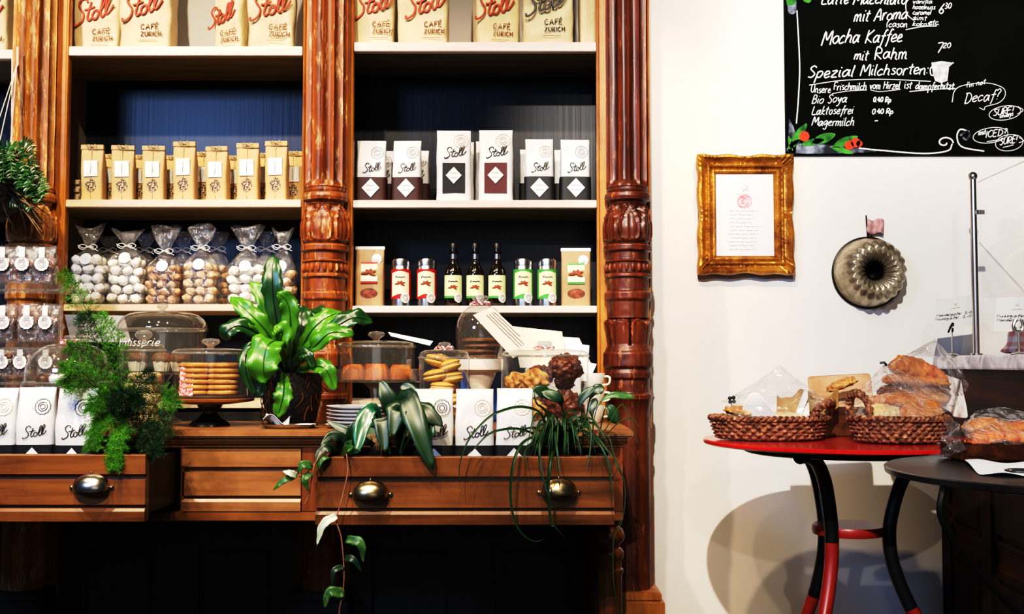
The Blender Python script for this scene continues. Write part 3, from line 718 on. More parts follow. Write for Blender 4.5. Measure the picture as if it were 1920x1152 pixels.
# kraft bags, left bay middle shelf
zsh = SH[1, 'mid']
def kraft_small():
    w, h = .063, .142
    t = thing('kraft_bag', 'small kraft bag', 'paper bag', (0, 0, 0))
    df = lambda z: .042 if z < h * .6 else max(.005, .042 * (1 - ((z / h - .6) / .4) ** 1.2 * .9))
    yo = lambda z: 0 if z < h * .6 else -.010 * ((z / h - .6) / .4)
    obj('bag_body', loft_bag(w, h, df, wr=.003, seed=2, yoff=yo, m=20), m_kraft2, t, world=False)
    f = lambda x, z, e=.002: V((x, yo(z) - df(z) / 2 - e, z))
    obj('folded_top', MB().box(-w / 2 - .001, w / 2 + .001, yo(h) - .007, yo(h) + .003, h - .010, h + .002, b=.001), m_kraft2, t, False, world=False)
    g = obj('tag_card', MB().add([f(-.020, .062), f(.020, .063), f(.019, .103, .004), f(-.021, .102, .004)] + [f(-.020, .062, .003), f(.020, .063, .003), f(.019, .103, .005), f(-.021, .102, .005)],
        [(0, 1, 2, 3), (7, 6, 5, 4), (0, 4, 5, 1), (1, 5, 6, 2), (2, 6, 7, 3), (3, 7, 4, 0)]), m_white, t, False, world=False)
    wn = MB(); n = 20
    wn.add([f(0, .040, .0022)] + [f(.0155 * math.cos(2 * PI * i / n), .040 + .0165 * math.sin(2 * PI * i / n), .0022) for i in range(n)], [(0, 1 + i, 1 + (i + 1) % n) for i in range(n)])
    obj('round_window', wn, m_nuts, t, world=False)
    tw = MB().tube([f(0, .004, .0008)] + [f(.0006 * (-1) ** i, .01 + i * .0125, .0042 if 4 < i < 8 else .0012) for i in range(11)], .0007, n=4)
    bw = V((0, yo(h) - .010, h - .004))
    for s in (-1, 1):
        tw.tube(cr([bw, bw + V((s * .010, -.002, .006)), bw + V((s * .014, -.002, .001)), bw], 6), .0007, n=4)
        tw.tube(cr([bw, bw + V((s * .008, -.002, -.004)), bw + V((s * .016, -.001, .002 - s * .004))], 5), .0007, n=4)
    obj('twine_bow', tw, m_twine, t, world=False)
    return t
k0 = kraft_small(); first = True
ords = ['far left', 'second from left', 'third from left', 'fourth from left', 'fifth from left', 'sixth from left', 'far right']
G2 = 'small kraft bags on the left middle shelf'
yk = 3.05
for i, (px, tp) in enumerate([(176, 274), (232, 275), (290, 276), (348, 268), (409, 277), (466, 271), (520, 267)]):
    s = (zat(tp, yk) - zsh) / .144; x = xat(px, yk, 330)
    lb = 'small kraft nut bag with white tag, %s of seven in the row' % ords[i]
    loc = (x, yk, zsh + .0005)
    if first: t = k0; t.location = loc; t['label'] = lb; t['group'] = G2; first = False
    else: t = dup(k0, loc, label=lb, group=G2)
    t.scale = (.96, 1, s); t.rotation_euler.z = (.0, .12, .05, -.03, -.10, .02, -.05)[i]
    dup(k0, (x + .030, yk + .08 + (.003 * i % .01), zsh + .0005), (0, 0, 0), 'small kraft bag standing behind the %s tagged bag' % ords[i].replace('far left', 'leftmost').replace('far right', 'rightmost'),
        G2, (.9, 1, s * .93))
# slatted little crate side at far left
x0 = xat(143, 3.17, 330)
cr_ = thing('wooden_rack', 'small slatted wooden rack at far left end of the kraft bag shelf', 'rack', (x0, 3.17, zsh + .0005))
for i in range(4):
    obj('slat', MB().box(-.006, .010, -.004, .004, .004 + i * .022, .014 + i * .022), m_shelf_warm, cr_, False, world=False)
obj('rack_post', MB().box(-.006, .010, .004, .012, 0, .084), m_shelf_warm, cr_, False, world=False)

# big kraft coffee sacks on the top shelves
def coffee_sack(px0, px1, bi, label, seed, red=m_red_ink, tilt=0, crumple=.006, Y=3.07, txt_dx=0, zoff=0, hh=.31):
    zs = SH[bi, 'top']; w = (px1 - px0) / F * Y; x = xat((px0 + px1) / 2, Y, 40); h = hh
    t = thing('coffee_sack', label, 'coffee bag', (x, Y, zs + .0005), 'large kraft coffee sacks on the top shelves')
    t.rotation_euler.z = tilt
    df = lambda z: .085 * (.86 + .14 * math.sin(PI * min(1, z / h * 1.1))) if z < h * .7 else max(.006, .085 * (1 - ((z / h - .7) / .3) ** 1.4 * .93))
    wf = lambda z: w * (.96 + .04 * math.sin(PI * min(1, z / h * 1.2)))
    obj('sack_body', loft_bag(w, h, df, wf, wr=crumple, seed=seed, n=56, m=44), m_kraft, t, world=False)
    f = lambda a, z, e=.0012: V((a, -df(z) / 2 - e - .6 * crumple, z))
    if w < .06: return t
    u = min(.0115, w / 10.6)
    zt = .072 + zoff
    lg = ink(MB(), stoll_strokes(), lambda a, b: f((a - 5) * u + txt_dx, zt + b * u * 1.25 + a * .0012, .001), .0029, n=6, flat=.5)
    obj('script_logo', lg, red, t, world=False)
    for word, z, s, xx in (('CAFÉ', .052 + zoff, .0021, .004), ('ZÜRICH', .033 + zoff, .0017, .004)):
        st, wd = text_strokes(word, jitter=0, slant=0, curve=False, space=1.15)
        tx = ink(MB(), st, lambda a, b: f(a * s + xx + txt_dx - .01, z + b * s + a * s * .03), .0012, n=4)
        obj('block_lettering', tx, m_brown_ink if red is m_red_ink else m_black, t, world=False)
    obj('fine_print', MB().tube([f(-.012 + txt_dx + i * .005, .022 + zoff) for i in range(11)], .0005, n=4), m_brown_ink, t, world=False)
    return t
coffee_sack(-55, 25, 0, 'large kraft coffee sack at the left edge, beyond the left column', 1)
coffee_sack(145, 233, 1, 'large kraft coffee sack, leftmost on the left bay top shelf', 5, Y=3.10)
coffee_sack(229, 328, 1, 'large kraft coffee sack, second from left on the left bay top shelf', 9, Y=3.055)
coffee_sack(408, 470, 1, 'narrow kraft coffee sack, half hidden beside the crumpled one at left bay right', 14, tilt=-.3, Y=3.11, txt_dx=-.01)
coffee_sack(466, 556, 1, 'crumpled kraft coffee sack at right end of left bay top shelf', 22, crumple=.011, tilt=.15, Y=3.06, zoff=-.0)
coffee_sack(661, 741, 2, 'large kraft coffee sack at left end of right bay top shelf', 31, txt_dx=.008)
coffee_sack(746, 842, 2, 'large kraft coffee sack, second from left on right bay top shelf', 37, txt_dx=.012)
coffee_sack(888, 972, 2, 'leaning kraft coffee sack in the middle of right bay top shelf', 43, tilt=.25, Y=3.09, txt_dx=-.012)
coffee_sack(978, 1076, 2, 'crumpled kraft coffee sack with dark lettering on right bay top shelf', 52, red=m_black, crumple=.013, Y=3.055, txt_dx=-.004)
coffee_sack(1085, 1117, 2, 'kraft coffee sack at right end of the top shelf, partly behind the column', 60, crumple=.004, Y=3.10)

# ============================================================ COOKIE BAGS IN CELLOPHANE
def cookie_bag(px, wpx, top, neck, fill, Y, bi, label, cmat_, n=26, seed=0, tag_=True, group='tied cellophane cookie bags on the left lower shelf', csz=.0135):
    zs = SH[bi, 'low']; x = xat(px, Y, 500); w = wpx / F * Y; h = zat(top, Y) - zs; zn = zat(neck, Y) - zs; zf = zat(fill, Y) - zs
    t = thing('cookie_bag', label, 'cookie bag', (x, Y, zs + .0005), group)
    rr = random.Random(seed)
    def rad(z):
        if z < zf: return 1
        if z < zn: k = (z - zf) / (zn - zf); return 1 - .86 * k ** 1.25
        k = (z - zn) / (h - zn); return .14 + .62 * k ** .8
    d = min(.062, w * .72)
    def f(u, v):
        z = h * v; a = 2 * PI * u; q = rad(z) * (1.12 if z > zn else 1); ca, sa = math.cos(a), math.sin(a); p = .6
        X = math.copysign(abs(ca) ** p, ca) * w / 2 * q; Yy = math.copysign(abs(sa) ** p, sa) * d / 2 * (q if z < zn else q * .35)
        amp = .0025 if z < zf else .006 * min(1, .3 + q)
        X += amp * noise.noise(V((a * 1.7, z * 40, seed))); Yy += amp * 1.3 * noise.noise(V((a * 2.2, z * 45, seed + 9)))
        if z > zn: Yy += .006 * q * math.sin(a * 5 + seed); z += .008 * math.sin(a * 2 + seed) * ((z - zn) / (h - zn))
        return V((X, Yy, z + .001))
    cel = MB().grid(f, 48, 40, closeu=True); cel.f += [tuple(range(48))[::-1], tuple(40 * 48 + i for i in range(48))]
    obj('cellophane', cel, m_film, t, 'full', world=False)
    # tie and bow
    bz = V((0, -.012, zn))
    tie = MB().tube([V((.010 * math.cos(a), .009 * math.sin(a), zn)) for a in [2 * PI * i / 12 for i in range(12)]], .0018, closed=True)
    for s in (-1, 1):
        tie.tube(cr([bz, bz + V((s * .015, -.004, .006)), bz + V((s * .026, -.003, -.001)), bz + V((s * .014, -.002, -.008)), bz], 6), .0011, n=5)
        tie.tube(cr([bz, bz + V((s * .012, -.004, -.004)), bz + V((s * .028, -.002, (.004 if s < 0 else -.012)))], 5), .0011, n=5)
    obj('ribbon_bow', tie, m_ribbon, t, world=False)
    if tag_:
        zc = zf + .006
        lb = MB().lathe([(.001, 0), (.0155, 0), (.0155, .0015), (.001, .0015)], n=28, mtx=Matrix.Translation((0, -d / 2 * .86 - .002, zc)) @ Matrix.Rotation(PI / 2 - .25, 4, 'X'), fn=lambda r, z, a: r * (1 + (.05 * abs(math.sin(6 * a)) if r > .01 else 0)))
        obj('round_label', lb, m_white, t, world=False)
    # cookies: layers
    cm = MB().ball((0, 0, 0), csz, csz, csz * .80, n=12, m=8, nz=.22, ns=22, seed=seed)
    proto = None; zc = csz * 1.12; cnt = 0
    while zc < zf + .004 and cnt < 80:
        nx = max(2, int((w - .006) / (csz * 1.75)))
        for iy in range(2):
            for ix in range(nx):
                X = (ix - (nx - 1) / 2) * (w - csz * 2.5) / max(1, nx - 1) + rr.uniform(-1, 1) * csz * .3 + (.25 * csz if cnt // (2 * nx) % 2 else -.25 * csz)
                Yy = (-1 if iy == 0 else 1) * (d / 2 - csz * 1.05) + rr.uniform(-1, 1) * .002
                lo = V((X, Yy, zc + rr.uniform(0, 1) * csz * .4)); ro = (rr.uniform(-.6, .6), rr.uniform(-.6, .6), rr.uniform(0, 6))
                if proto is None:
                    proto = obj('cookie', cm, cmat_, t, world=False); proto.location = lo; proto.rotation_euler = ro
                else:
                    c = proto.copy(); COL.objects.link(c); c.parent = t; c.location = lo; c.rotation_euler = ro
                cnt += 1
        zc += csz * 1.62
    return t
yc = 3.055
CB = [(168, 67, 425, 464, 492, 'cellophane bag of white meringues, far left of its shelf', m_meringue), (240, 69, 435, 462, 490, 'cellophane bag of cream meringues, second from left, with a short flared top', m_meringue),
      (310, 63, 428, 472, 505, 'cellophane bag of brown almond cookies, third from left', m_amaretti2), (378, 65, 426, 466, 502, 'cellophane bag of pale brown almond cookies in the middle of the shelf', m_amaretti),
      (464, 72, 427, 466, 505, 'cellophane bag of white cookies left of the upright fern leaf', m_meringue), (530, 50, 432, 464, 505, 'cellophane bag of white cookies at right end, behind the fern leaf', m_amaretti)]
for i, (px, w, tp, nk, fl, lb, mm) in enumerate(CB):
    cookie_bag(px, w, tp, nk, fl, yc, 1, lb, mm, seed=i * 5 + 2, csz=(.0158, .0150, .0125, .0135, .0155, .0140)[i])
for i, (px, w, tp, nk, fl, mm, lb) in enumerate([(205, 52, 442, 470, 500, m_meringue, 'second-row cellophane bag of meringues between the first two front bags'), (273, 44, 440, 470, 502, m_amaretti2, 'second-row cellophane bag between the second and third front bags'),
        (343, 44, 440, 470, 500, m_amaretti2, 'second-row cellophane bag of brown cookies behind the third front bag'), (408, 50, 440, 468, 498, m_amaretti2, 'second-row cellophane bag of dark cookies right of the fourth front bag'), (500, 44, 440, 468, 500, m_amaretti, 'second-row cellophane bag behind the right end bags')]):
    cookie_bag(px, w, tp, nk, fl, yc + .09, 1, lb, mm, seed=40 + i, tag_=False, group='second row of cellophane cookie bags')

# ============================================================ LOW SHELF, RIGHT BAY: tea bags, tins, bottles
zsh = SH[2, 'low']; yt = 3.06
def pods(mb, f, cx, cz, s):
    for a, l in ((.3, 1), (1.2, .9), (2.2, .8), (3.4, 1.1), (5.6, 1.1)):
        p = [f(cx + math.cos(a) * s * l * k, cz + math.sin(a) * s * .62 * l * k) for k in (.0, .5, 1)]
        mb.tube(p, lambda q: s * .20 * math.sin(PI * (.12 + .8 * q)) + .0004, n=6, flat=.25)
def tea_bag(px0, px1, top, label, bandm, labm):
    w = (px1 - px0) / F * yt; h = zat(top, yt) - zsh; x = xat((px0 + px1) / 2, yt, 520)
    t = thing('tea_bag', label, 'tea bag', (x, yt, zsh + .0005), 'kraft tea bags with window')
    df = lambda z: .048 if z < h * .55 else max(.006, .048 * (1 - ((z / h - .55) / .45) * .85))
    obj('bag_body', loft_bag(w, h, df, wr=.0015), m_kraftdark, t, world=False)
    f = lambda a, z, e=.0018: V((a, -df(z) / 2 - e, z))
    obj('folded_top', MB().box(-w / 2 - .001, w / 2 + .001, -.006, .004, h - .007, h + .003, b=.001), m_white, t, False, world=False)
    def quad(x0, x1, z0, z1, e): return MB().add([f(x0, z0, e), f(x1, z0, e), f(x1, z1, e), f(x0, z1, e)], [(0, 1, 2, 3)])
    fl = quad(-w * .29, w * .29, h * .42, h * .74, .0022)
    l = obj('front_label', fl, labm, t, False, world=False)
    for z0 in (.72, .385): obj('label_stripe', quad(-w * .29, w * .29, h * z0, h * (z0 + .03), .0028), bandm, l, False, world=False)
    pm = MB(); pods(pm, lambda a, z: f(a, z, .003), 0, h * .57, w * .25); obj('pod_print', pm, m_cacao, l, world=False)
    n = 24; wn = MB().add([f(0, h * .22, .001)] + [f(w * .30 * math.cos(2 * PI * i / n), h * .22 + h * .085 * math.sin(2 * PI * i / n), .001) for i in range(n)], [(0, 1 + i, 1 + (i + 1) % n) for i in range(n)])
    obj('oval_window', wn, m_choc, t, world=False)
    sl = MB().lathe([(.0005, 0), (.0135, 0), (.0135, .001), (.0005, .001)], n=28, mtx=Matrix.Translation(f(w * .25, h * .80, .003)) @ Matrix.Rotation(PI / 2, 4, 'X'), fn=lambda r, z, a: r * (1 + (.06 * abs(math.sin(6 * a)) if r > .01 else 0)))
    so = obj('round_sticker', sl, m_white, t, world=False)
    rg = MB(); ink(rg, seal_strokes()[1:], lambda a, b: f(w * .25 + a * .012, h * .80 + b * .012, .0045), .0005); obj('sticker_print', rg, m_inkgrey, so, world=False)
tea_bag(667, 721, 465, 'brown tea bag with red striped label at left end of the shelf', m_lab_r, m_lab_c)
tea_bag(1052, 1107, 468, 'brown tea bag with green striped label at right end of the shelf', m_lab_g, m_lab_y)

def cyl_patch(r, z0, z1, a0=-1.25, a1=1.25, n=24, cz=0):
    """strip of a cylinder wall facing -y"""
    return MB().grid(lambda u, v: V((r * math.sin(a0 + (a1 - a0) * u), -r * math.cos(a0 + (a1 - a0) * u), z0 + (z1 - z0) * v)), n, 2)
def onc(r): return lambda a, z: V((r * math.sin(a / r), -r * math.cos(a / r), z))
def seal_on(t, r, ang, z, s, mat1=m_white):
    f = onc(r + .001)
    n = 30; ring = [(s * (1 + .06 * abs(math.sin(6 * 2 * PI * i / n))) * math.cos(2 * PI * i / n), s * (1 + .06 * abs(math.sin(6 * 2 * PI * i / n))) * math.sin(2 * PI * i / n)) for i in range(n)]
    mb = MB().add([f(ang * r, z)] + [f(ang * r + a, z + b) for a, b in ring], [(0, 1 + i, 1 + (i + 1) % n) for i in range(n)])
    so = obj('round_sticker', mb, mat1, t, world=False)
    g = onc(r + .0016)
    rg = MB(); ink(rg, seal_strokes()[1:], lambda a, b: g(ang * r + a * s, z + b * s), .0010); obj('sticker_print', rg, m_inkgrey, so, world=False)
def label_art(t, r, zc, s):
    l = MB(); pods(l, onc(r + .0012), 0, zc, s); obj('pod_print', l, m_cacao, t, world=False)
    st = cr([(-.013, zc + s * 1.0, 0), (-.010, zc + s * 1.35, 0), (-.006, zc + s * 1.1, 0), (-.001, zc + s * 1.2, 0), (.004, zc + s * 1.1, 0), (.009, zc + s * 1.25, 0), (.014, zc + s * 1.1, 0)], 4)
    obj('lettering', MB().tube([onc(r + .001)(p.x, p.y) for p in st], .0010, n=4), m_black, t, world=False)
def tea_tin(px0, px1, label, bandm, labm, top=487):
    r = (px1 - px0) / F * yt / 2; h = zat(top, yt) - zsh; x = xat((px0 + px1) / 2, yt, 530)
    t = thing('tea_tin', label, 'tin', (x, yt, zsh + .0005), 'round tea tins on the right lower shelf')
    obj('tin_body', MB().lathe([(0, 0), (r, 0), (r, h * .84), (r * .97, h * .85), (0, h * .85)], n=40), m_tin, t, world=False)
    obj('lid', MB().lathe([(r * .985, h * .845), (r * 1.01, h * .85), (r * 1.01, h * .94), (r * .97, h * .975), (r * .9, h * .98), (r * .86, h), (0, h)], n=40), m_tin, t, world=False)
    b = obj('label_band', cyl_patch(r + .0006, h * .16, h * .78, -PI, PI, 48), bandm, t, world=False)
    def edge(u, v):
        a = -.95 + 1.9 * u; z0 = h * (.23 + .03 * math.cos(a * 3)); z1 = h * (.72 + .02 * math.cos(a * 3)); rr_ = r + .0012
        return V((rr_ * math.sin(a), -rr_ * math.cos(a), z0 + (z1 - z0) * v))
    l = obj('front_label', MB().grid(edge, 20, 2), labm, b, world=False)
    return t, r, h
for px, lb, bm_, lm in ((752, 'silver tea tin with red label, next to the red-labelled tea bag', m_lab_r, m_lab_c), (800, 'silver tea tin with red label, beside the dark bottles', m_lab_r, m_lab_c),
                    (981, 'silver tea tin with green label, beside the dark bottles', m_lab_g, m_lab_y), (1026, 'silver tea tin with green label, next to the green-labelled tea bag', m_lab_g, m_lab_y)):
    t, r, h = tea_tin(px - 18.5, px + 18.5, lb, bm_, lm)
    label_art(t, r + .001, h * .48, .0150)
    seal_on(t, r + .001, .55, h * .15 + .004, .0135)
for i, px in enumerate((850, 891, 932)):
    r = 16.5 / F * yt; h = zat(457, yt) - zsh; x = xat(px, yt, 530)
    t = thing('syrup_bottle', 'dark glass syrup bottle with yellow-green label, %s of the three' % ('left', 'middle', 'right')[i], 'bottle', (x, yt, zsh + .0005), 'dark syrup bottles')
    obj('bottle_glass', MB().lathe([(0, 0), (r * .95, 0), (r, .004), (r, h * .50), (r * .93, h * .57), (r * .55, h * .66), (r * .42, h * .72), (r * .40, h * .84), (r * .50, h * .845), (r * .5, h * .87), (r * .40, h * .875), (r * .38, h * .93)], n=36), m_bottle, t, world=False)
    obj('cap', MB().lathe([(r * .44, h * .91), (r * .44, h * .985), (r * .38, h), (0, h)], n=28), m_black, t, world=False)
    obj('neck_label', cyl_patch(r * .43, h * .75, h * .83), m_tin, t, world=False)
    obj('front_label', cyl_patch(r + .0008, h * .14, h * .49), m_lab_y, t, world=False)
    obj('label_edge', cyl_patch(r + .0014, h * .13, h * .165), m_lab_g, t, world=False)
    label_art(t, r + .0006, h * .30, .0135)
    seal_on(t, r + .0012, .66, h * .135, .0125)
# ============================================================ GLASSWARE AND SWEETS ON THE SIDEBOARD
def px2(px, Y, py=720): return at(px, py, Y).x
def knob_prof(r, z, h):
    return [(r * .45, z), (r * .38, z + h * .18), (r * .5, z + h * .3), (r, z + h * .55), (r * 1.05, z + h * .72), (r * .8, z + h * .93), (0, z + h)]
def facet(n): return lambda r, z, a: r * (1 + .05 * math.cos(a * n))
def glass_lid(t, r, z0, z1, kr, kh, mat=m_glass2, flat=.35):
    P = [(r * 1.02, z0 - .004), (r * 1.03, z0), (r * 1.0, z0 + .004)]
    for i in range(1, 9):
        a = PI / 2 * i / 8; P.append((max(.004, r * math.cos(a) ** flat), z0 + .004 + (z1 - z0 - .004) * math.sin(a)))
    l = obj('lid', MB().lathe(P, n=56), mat, t, 'full', world=False)
    obj('knob', MB().lathe(knob_prof(kr, z1 - .002, kh), n=32, fn=facet(8)), m_glasssolid, l, world=False)
    obj('lid_rim', MB().tube([V((r * 1.02 * math.cos(2 * PI * i / 56), r * 1.02 * math.sin(2 * PI * i / 56), z0)) for i in range(56)], .0022, n=6, closed=True), m_glasssolid, l, world=False)
    return l
def glass_body(t, r, z0, z1, name='jar_body', base=.006):
    P = [(0, z0), (r * .94, z0), (r, z0 + .006), (r, z0 + (z1 - z0) * .5), (r, z1)]
    b = obj(name, MB().lathe(P, n=56), m_glass, t, 'full', world=False)
    obj('glass_base', MB().lathe([(0, z0 + base), (r * .97, z0 + base)], n=48), m_glasssolid, b, world=False)
    return b
def ribbon_on(t, r, z):
    mb = MB()
    for k in range(7):
        a = 2 * PI * k / 7
        mb.tube(cr([V((r * .5 * math.cos(a), r * .5 * math.sin(a), z)), V((r * 1.5 * math.cos(a), r * 1.5 * math.sin(a), z + .006)), V((r * 1.9 * math.cos(a + .4), r * 1.9 * math.sin(a + .4), z - .002)), V((r * .5 * math.cos(a + .6), r * .5 * math.sin(a + .6), z))], 4), .0022, n=5, flat=.4)
    obj('check_ribbon', mb, m_pinkrib, t, world=False)

# --- acrylic tower with chocolate bags
YT0, YT1 = 2.72, 2.87
tx1 = px2(119, YT0, 600)
tw = thing('acrylic_tower', 'clear three-tier acrylic display tower at the left edge', 'display stand', (tx1 - .16, 2.79, ZT + .0005))
tiers = [zat(532, YT0), zat(642, YT0), zat(706, YT0) - .002]
for z in tiers:
    tr = obj('tier_tray', MB().box(tx1 - .32, tx1, YT0, YT1, z - .004, z), m_acrylic, tw, False)
    obj('tray_lip', MB().box(tx1 - .32, tx1, YT0 - .003, YT0, z - .026, z + .002), m_acrylic, tr, False)
    obj('side_lip', MB().box(tx1, tx1 + .003, YT0, YT1, z - .026, z + .002), m_acrylic, tr, False)
    cc = MB()
    for i in range(26): cc.ball((tx1 - .31 + i * .012, YT0 + .012 + (i % 3) * .004, z - .016), .0065, .005, .004, n=7, m=5)
    obj('glass_bead_row', cc, m_glasssolid, tr)
for x, y in ((tx1 - .012, YT0 + .012), (tx1 - .012, YT1 - .012), (tx1 - .31, YT0 + .012), (tx1 - .31, YT1 - .012)):
    obj('post', MB().tube([(x, y, ZT), (x, y, tiers[0] - .004)], .005, n=10), m_acrylic, tw)
obj('tower_base', MB().box(tx1 - .32, tx1, YT0, YT1, ZT + .0005, ZT + .006), m_acrylic, tw, False)
def choc_bag(x, Y, z, label, w=.062, h=.092, seed=0, mat=m_choc, rz=0):
    t = thing('chocolate_bag', label, 'sweet bag', (x, Y, z + .0008), 'cellophane chocolate bags on the acrylic tower'); t.rotation_euler.z = rz
    d = .045
    def f(u, v):
        a = 2 * PI * u; zz = h * v; k = 1 if v < .55 else 1 - (v - .55) / .45 * .9
        X = math.copysign(abs(math.cos(a)) ** .5, math.cos(a)) * w / 2 * (1 + .06 * v); Yy = math.copysign(abs(math.sin(a)) ** .5, math.sin(a)) * d / 2 * k
        n_ = noise.noise(V((a * 2, v * 6, seed))) * .005 * min(1, v * 4)
        return V((X + n_, Yy + n_, zz + .003 * math.sin(a * 3 + seed) * v))
    cel = MB().grid(f, 36, 22, closeu=True); cel.f += [tuple(range(36))[::-1], tuple(22 * 36 + i for i in range(36))]
    obj('cellophane', cel, m_film3, t, 'full', world=False)
    rr = random.Random(seed)
    ch = MB()
    for k in range(38):
        ch.box(-.009, .009, -.007, .007, -.005, .005, mtx=Matrix.Translation((rr.uniform(-.32, .32) * w, rr.uniform(-.22, .22) * d, .012 + rr.random() * h * .52)) @ Matrix.Rotation(rr.uniform(0, 3), 4, 'X') @ Matrix.Rotation(rr.uniform(0, 3), 4, 'Z'), b=.0015)
    o = obj('chocolate_chunks', ch, mat, t, world=False); o['kind'] = 'stuff'
    zc = h * .52
    tg = MB().box(-.007, .007, -d / 2 - .006, -d / 2 - .005, zc, h * .96)
    g = obj('neck_tag', tg, m_white, t, False, world=False)
    mx = Matrix.Translation((0, -d / 2 - .004, zc)) @ Matrix.Rotation(PI / 2, 4, 'X')
    l = obj('round_label', MB().lathe([(0, 0), (.0165, 0), (.0165, .002), (0, .002)], n=36, mtx=mx, fn=lambda r, z, a: r * (1 + (.07 * abs(math.sin(6 * a)) if r > .01 else 0))), m_white, t, world=False)
    rg = MB(); ink(rg, seal_strokes()[1:], lambda a, b: V((a * .0155, -d / 2 - .0068, zc + b * .0155)), .0006); obj('label_print', rg, m_inkgrey, l, world=False)
for i, (ti, px) in enumerate([(0, -28), (0, 10), (0, 44), (0, 80), (1, -28), (1, 10), (1, 54), (1, 92), (2, -25), (2, 8), (2, 47), (2, 92)]):
    yy = YT0 + .032 + .006 * (i % 2); row = ('top', 'middle', 'bottom')[ti]; pos = ('at the frame edge', 'leftmost in full view', 'in the centre', 'at the right end')[i % 4]
    choc_bag(px2(px, yy), yy, tiers[ti], 'cellophane chocolate bag with round label on the %s tier, %s' % (row, pos), w=.052, h=.094 if ti < 2 else .07, seed=i, mat=m_choc if ti == 0 else m_choc2, rz=(.1, -.08, .05)[i % 3])

# --- low dome on a stand, far left
def stand(t, r, z, foot_r, stem_r, mat, lip=.004, base=ZT):
    h = z - base
    P = [(0, .0005), (foot_r, .0005), (foot_r, .005), (foot_r * .7, .012), (stem_r, h * .32), (stem_r * .8, h * .55), (stem_r * 1.1, h * .8), (stem_r * 2.2, h - .008), (r * .96, h - .006), (r, h - .004), (r, h + lip), (r - .003, h + lip), (r - .005, h), (0, h)]
    return obj('cake_stand', MB().lathe(P, n=56), mat, t, world=False)
Y1 = 2.62; r1 = 84 / F * Y1; z1 = zat(722, Y1)
t = thing('domed_cake_stand', 'low glass dome with pink ribbon on a glass stand, far left', 'cake stand', (px2(130, Y1), Y1, ZT))
stand(t, r1, z1, .05, .012, m_glass)
dz = z1 - ZT; glass_lid(t, r1 * .95, dz + .006, zat(644, Y1) - ZT, .014, .022, m_glass2, .62); ribbon_on(t, .012, zat(644, Y1) - ZT + .002)
for k, (dx, dy) in enumerate([(-.05, -.03), (-.015, -.045), (.025, -.04), (.06, -.02), (-.03, .03), (.02, .03)]):
    c = thing('chocolate_praline', 'wrapped praline under the low left glass dome', 'praline', (px2(130, Y1) + dx, Y1 + dy, z1 + .0005), 'pralines under the low dome')
    obj('wrapped_sweet', MB().ball((0, 0, .013), .017, .014, .0128, nz=.2, ns=25, seed=k), (m_choc2, m_plate, m_maroon)[k % 3], c, world=False)
# --- grey card
gc = thing('blank_card', 'slanting pale grey card behind the asparagus fern', 'card', (px2(180, 2.87), 2.87, ZT + .0005))
P = [at(121, 590, 2.865), at(232, 592, 2.87), at(246, 642, 2.875), at(133, 642, 2.87)]
obj('card', MB().add(P + [p + V((0, .002, 0)) for p in P], [(0, 1, 2, 3), (7, 6, 5, 4), (0, 4, 5, 1), (1, 5, 6, 2), (2, 6, 7, 3), (3, 7, 4, 0)]), m_grey, gc, False)
obj('card_stand', MB().tube([at(184, 640, 2.874), V((px2(184, 2.874), 2.874, ZT + .0005))], .002, n=8), m_steel, gc)
obj('stand_foot', MB().lathe([(0, 0), (.02, 0), (.02, .003), (0, .004)], (px2(184, 2.872), 2.862, ZT + .0005), n=24), m_steel, gc)
# --- big lettered dome
Y4 = 2.79; r4 = .108; z4 = zat(697, Y4); x4 = px2(303, Y4)
t = thing('lettered_cake_dome', 'large glass cake dome with white script lettering on a glass stand', 'cake dome', (x4, Y4, ZT))
stand(t, r4 + .006, z4, .05, .012, m_glass)
d4 = z4 - ZT
zs4 = zat(622, Y4) - ZT; zt4 = zat(585, Y4) - ZT
b = obj('dome_wall', MB().lathe([(r4, d4 + .005), (r4, d4 + .02), (r4, zs4)], n=64), m_glass2, t, 'full', world=False)
P = [(r4, zs4)] + [(r4 * 1.02 * math.cos(PI / 2 * i / 10) ** .45 + .002 if i < 10 else .004, zs4 + (zt4 - zs4) * math.sin(PI / 2 * i / 10)) for i in range(0, 11)]
l = obj('dome_top', MB().lathe(P, n=64), m_glass2, t, 'full', world=False)
obj('dome_shoulder', MB().tube([V((r4 * 1.02 * math.cos(2 * PI * i / 64), r4 * 1.02 * math.sin(2 * PI * i / 64), zs4 + .004)) for i in range(64)], .003, n=6, closed=True), m_glasssolid, l, world=False)
obj('knob', MB().lathe(knob_prof(.013, zt4 - .002, .024), n=32, fn=facet(8)), m_glasssolid, l, world=False)
st, wd = text_strokes('Pâtisserie'.replace('â', 'a'), jitter=.08, slant=.28, rnd=random.Random(3))
fx = onc(r4 + .0015); sc_ = .0030; zz = zat(649, Y4 - r4) - ZT
st += [[(8, 5.2), (9.4, 6.8), (10.4, 5.2)]]
obj('script_lettering', ink(MB(), st, lambda a, c: fx(a * sc_ - .092, zz + c * sc_), .0011, n=5), m_white, b, world=False)
for k, dx in enumerate((-.055, .0, .052)):
    c = thing('chocolate_muffin', ('left', 'middle', 'right')[k] + ' dark muffin under the large lettered dome', 'muffin', (x4 + dx, Y4 - .02 + .025 * (k % 2), z4 + .0006), 'muffins under the lettered dome')
    obj('muffin_cup', MB().lathe([(0, 0), (.018, 0), (.024, .026), (0, .027)], n=36, fn=lambda r, z, a: r * (1 + .03 * math.cos(a * 18))), m_cream, c, world=False)
    obj('muffin_top', MB().ball((0, 0, .031), .027, .027, .016, n=18, m=10, nz=.15, ns=30, seed=k), m_cookiedark, c, world=False)
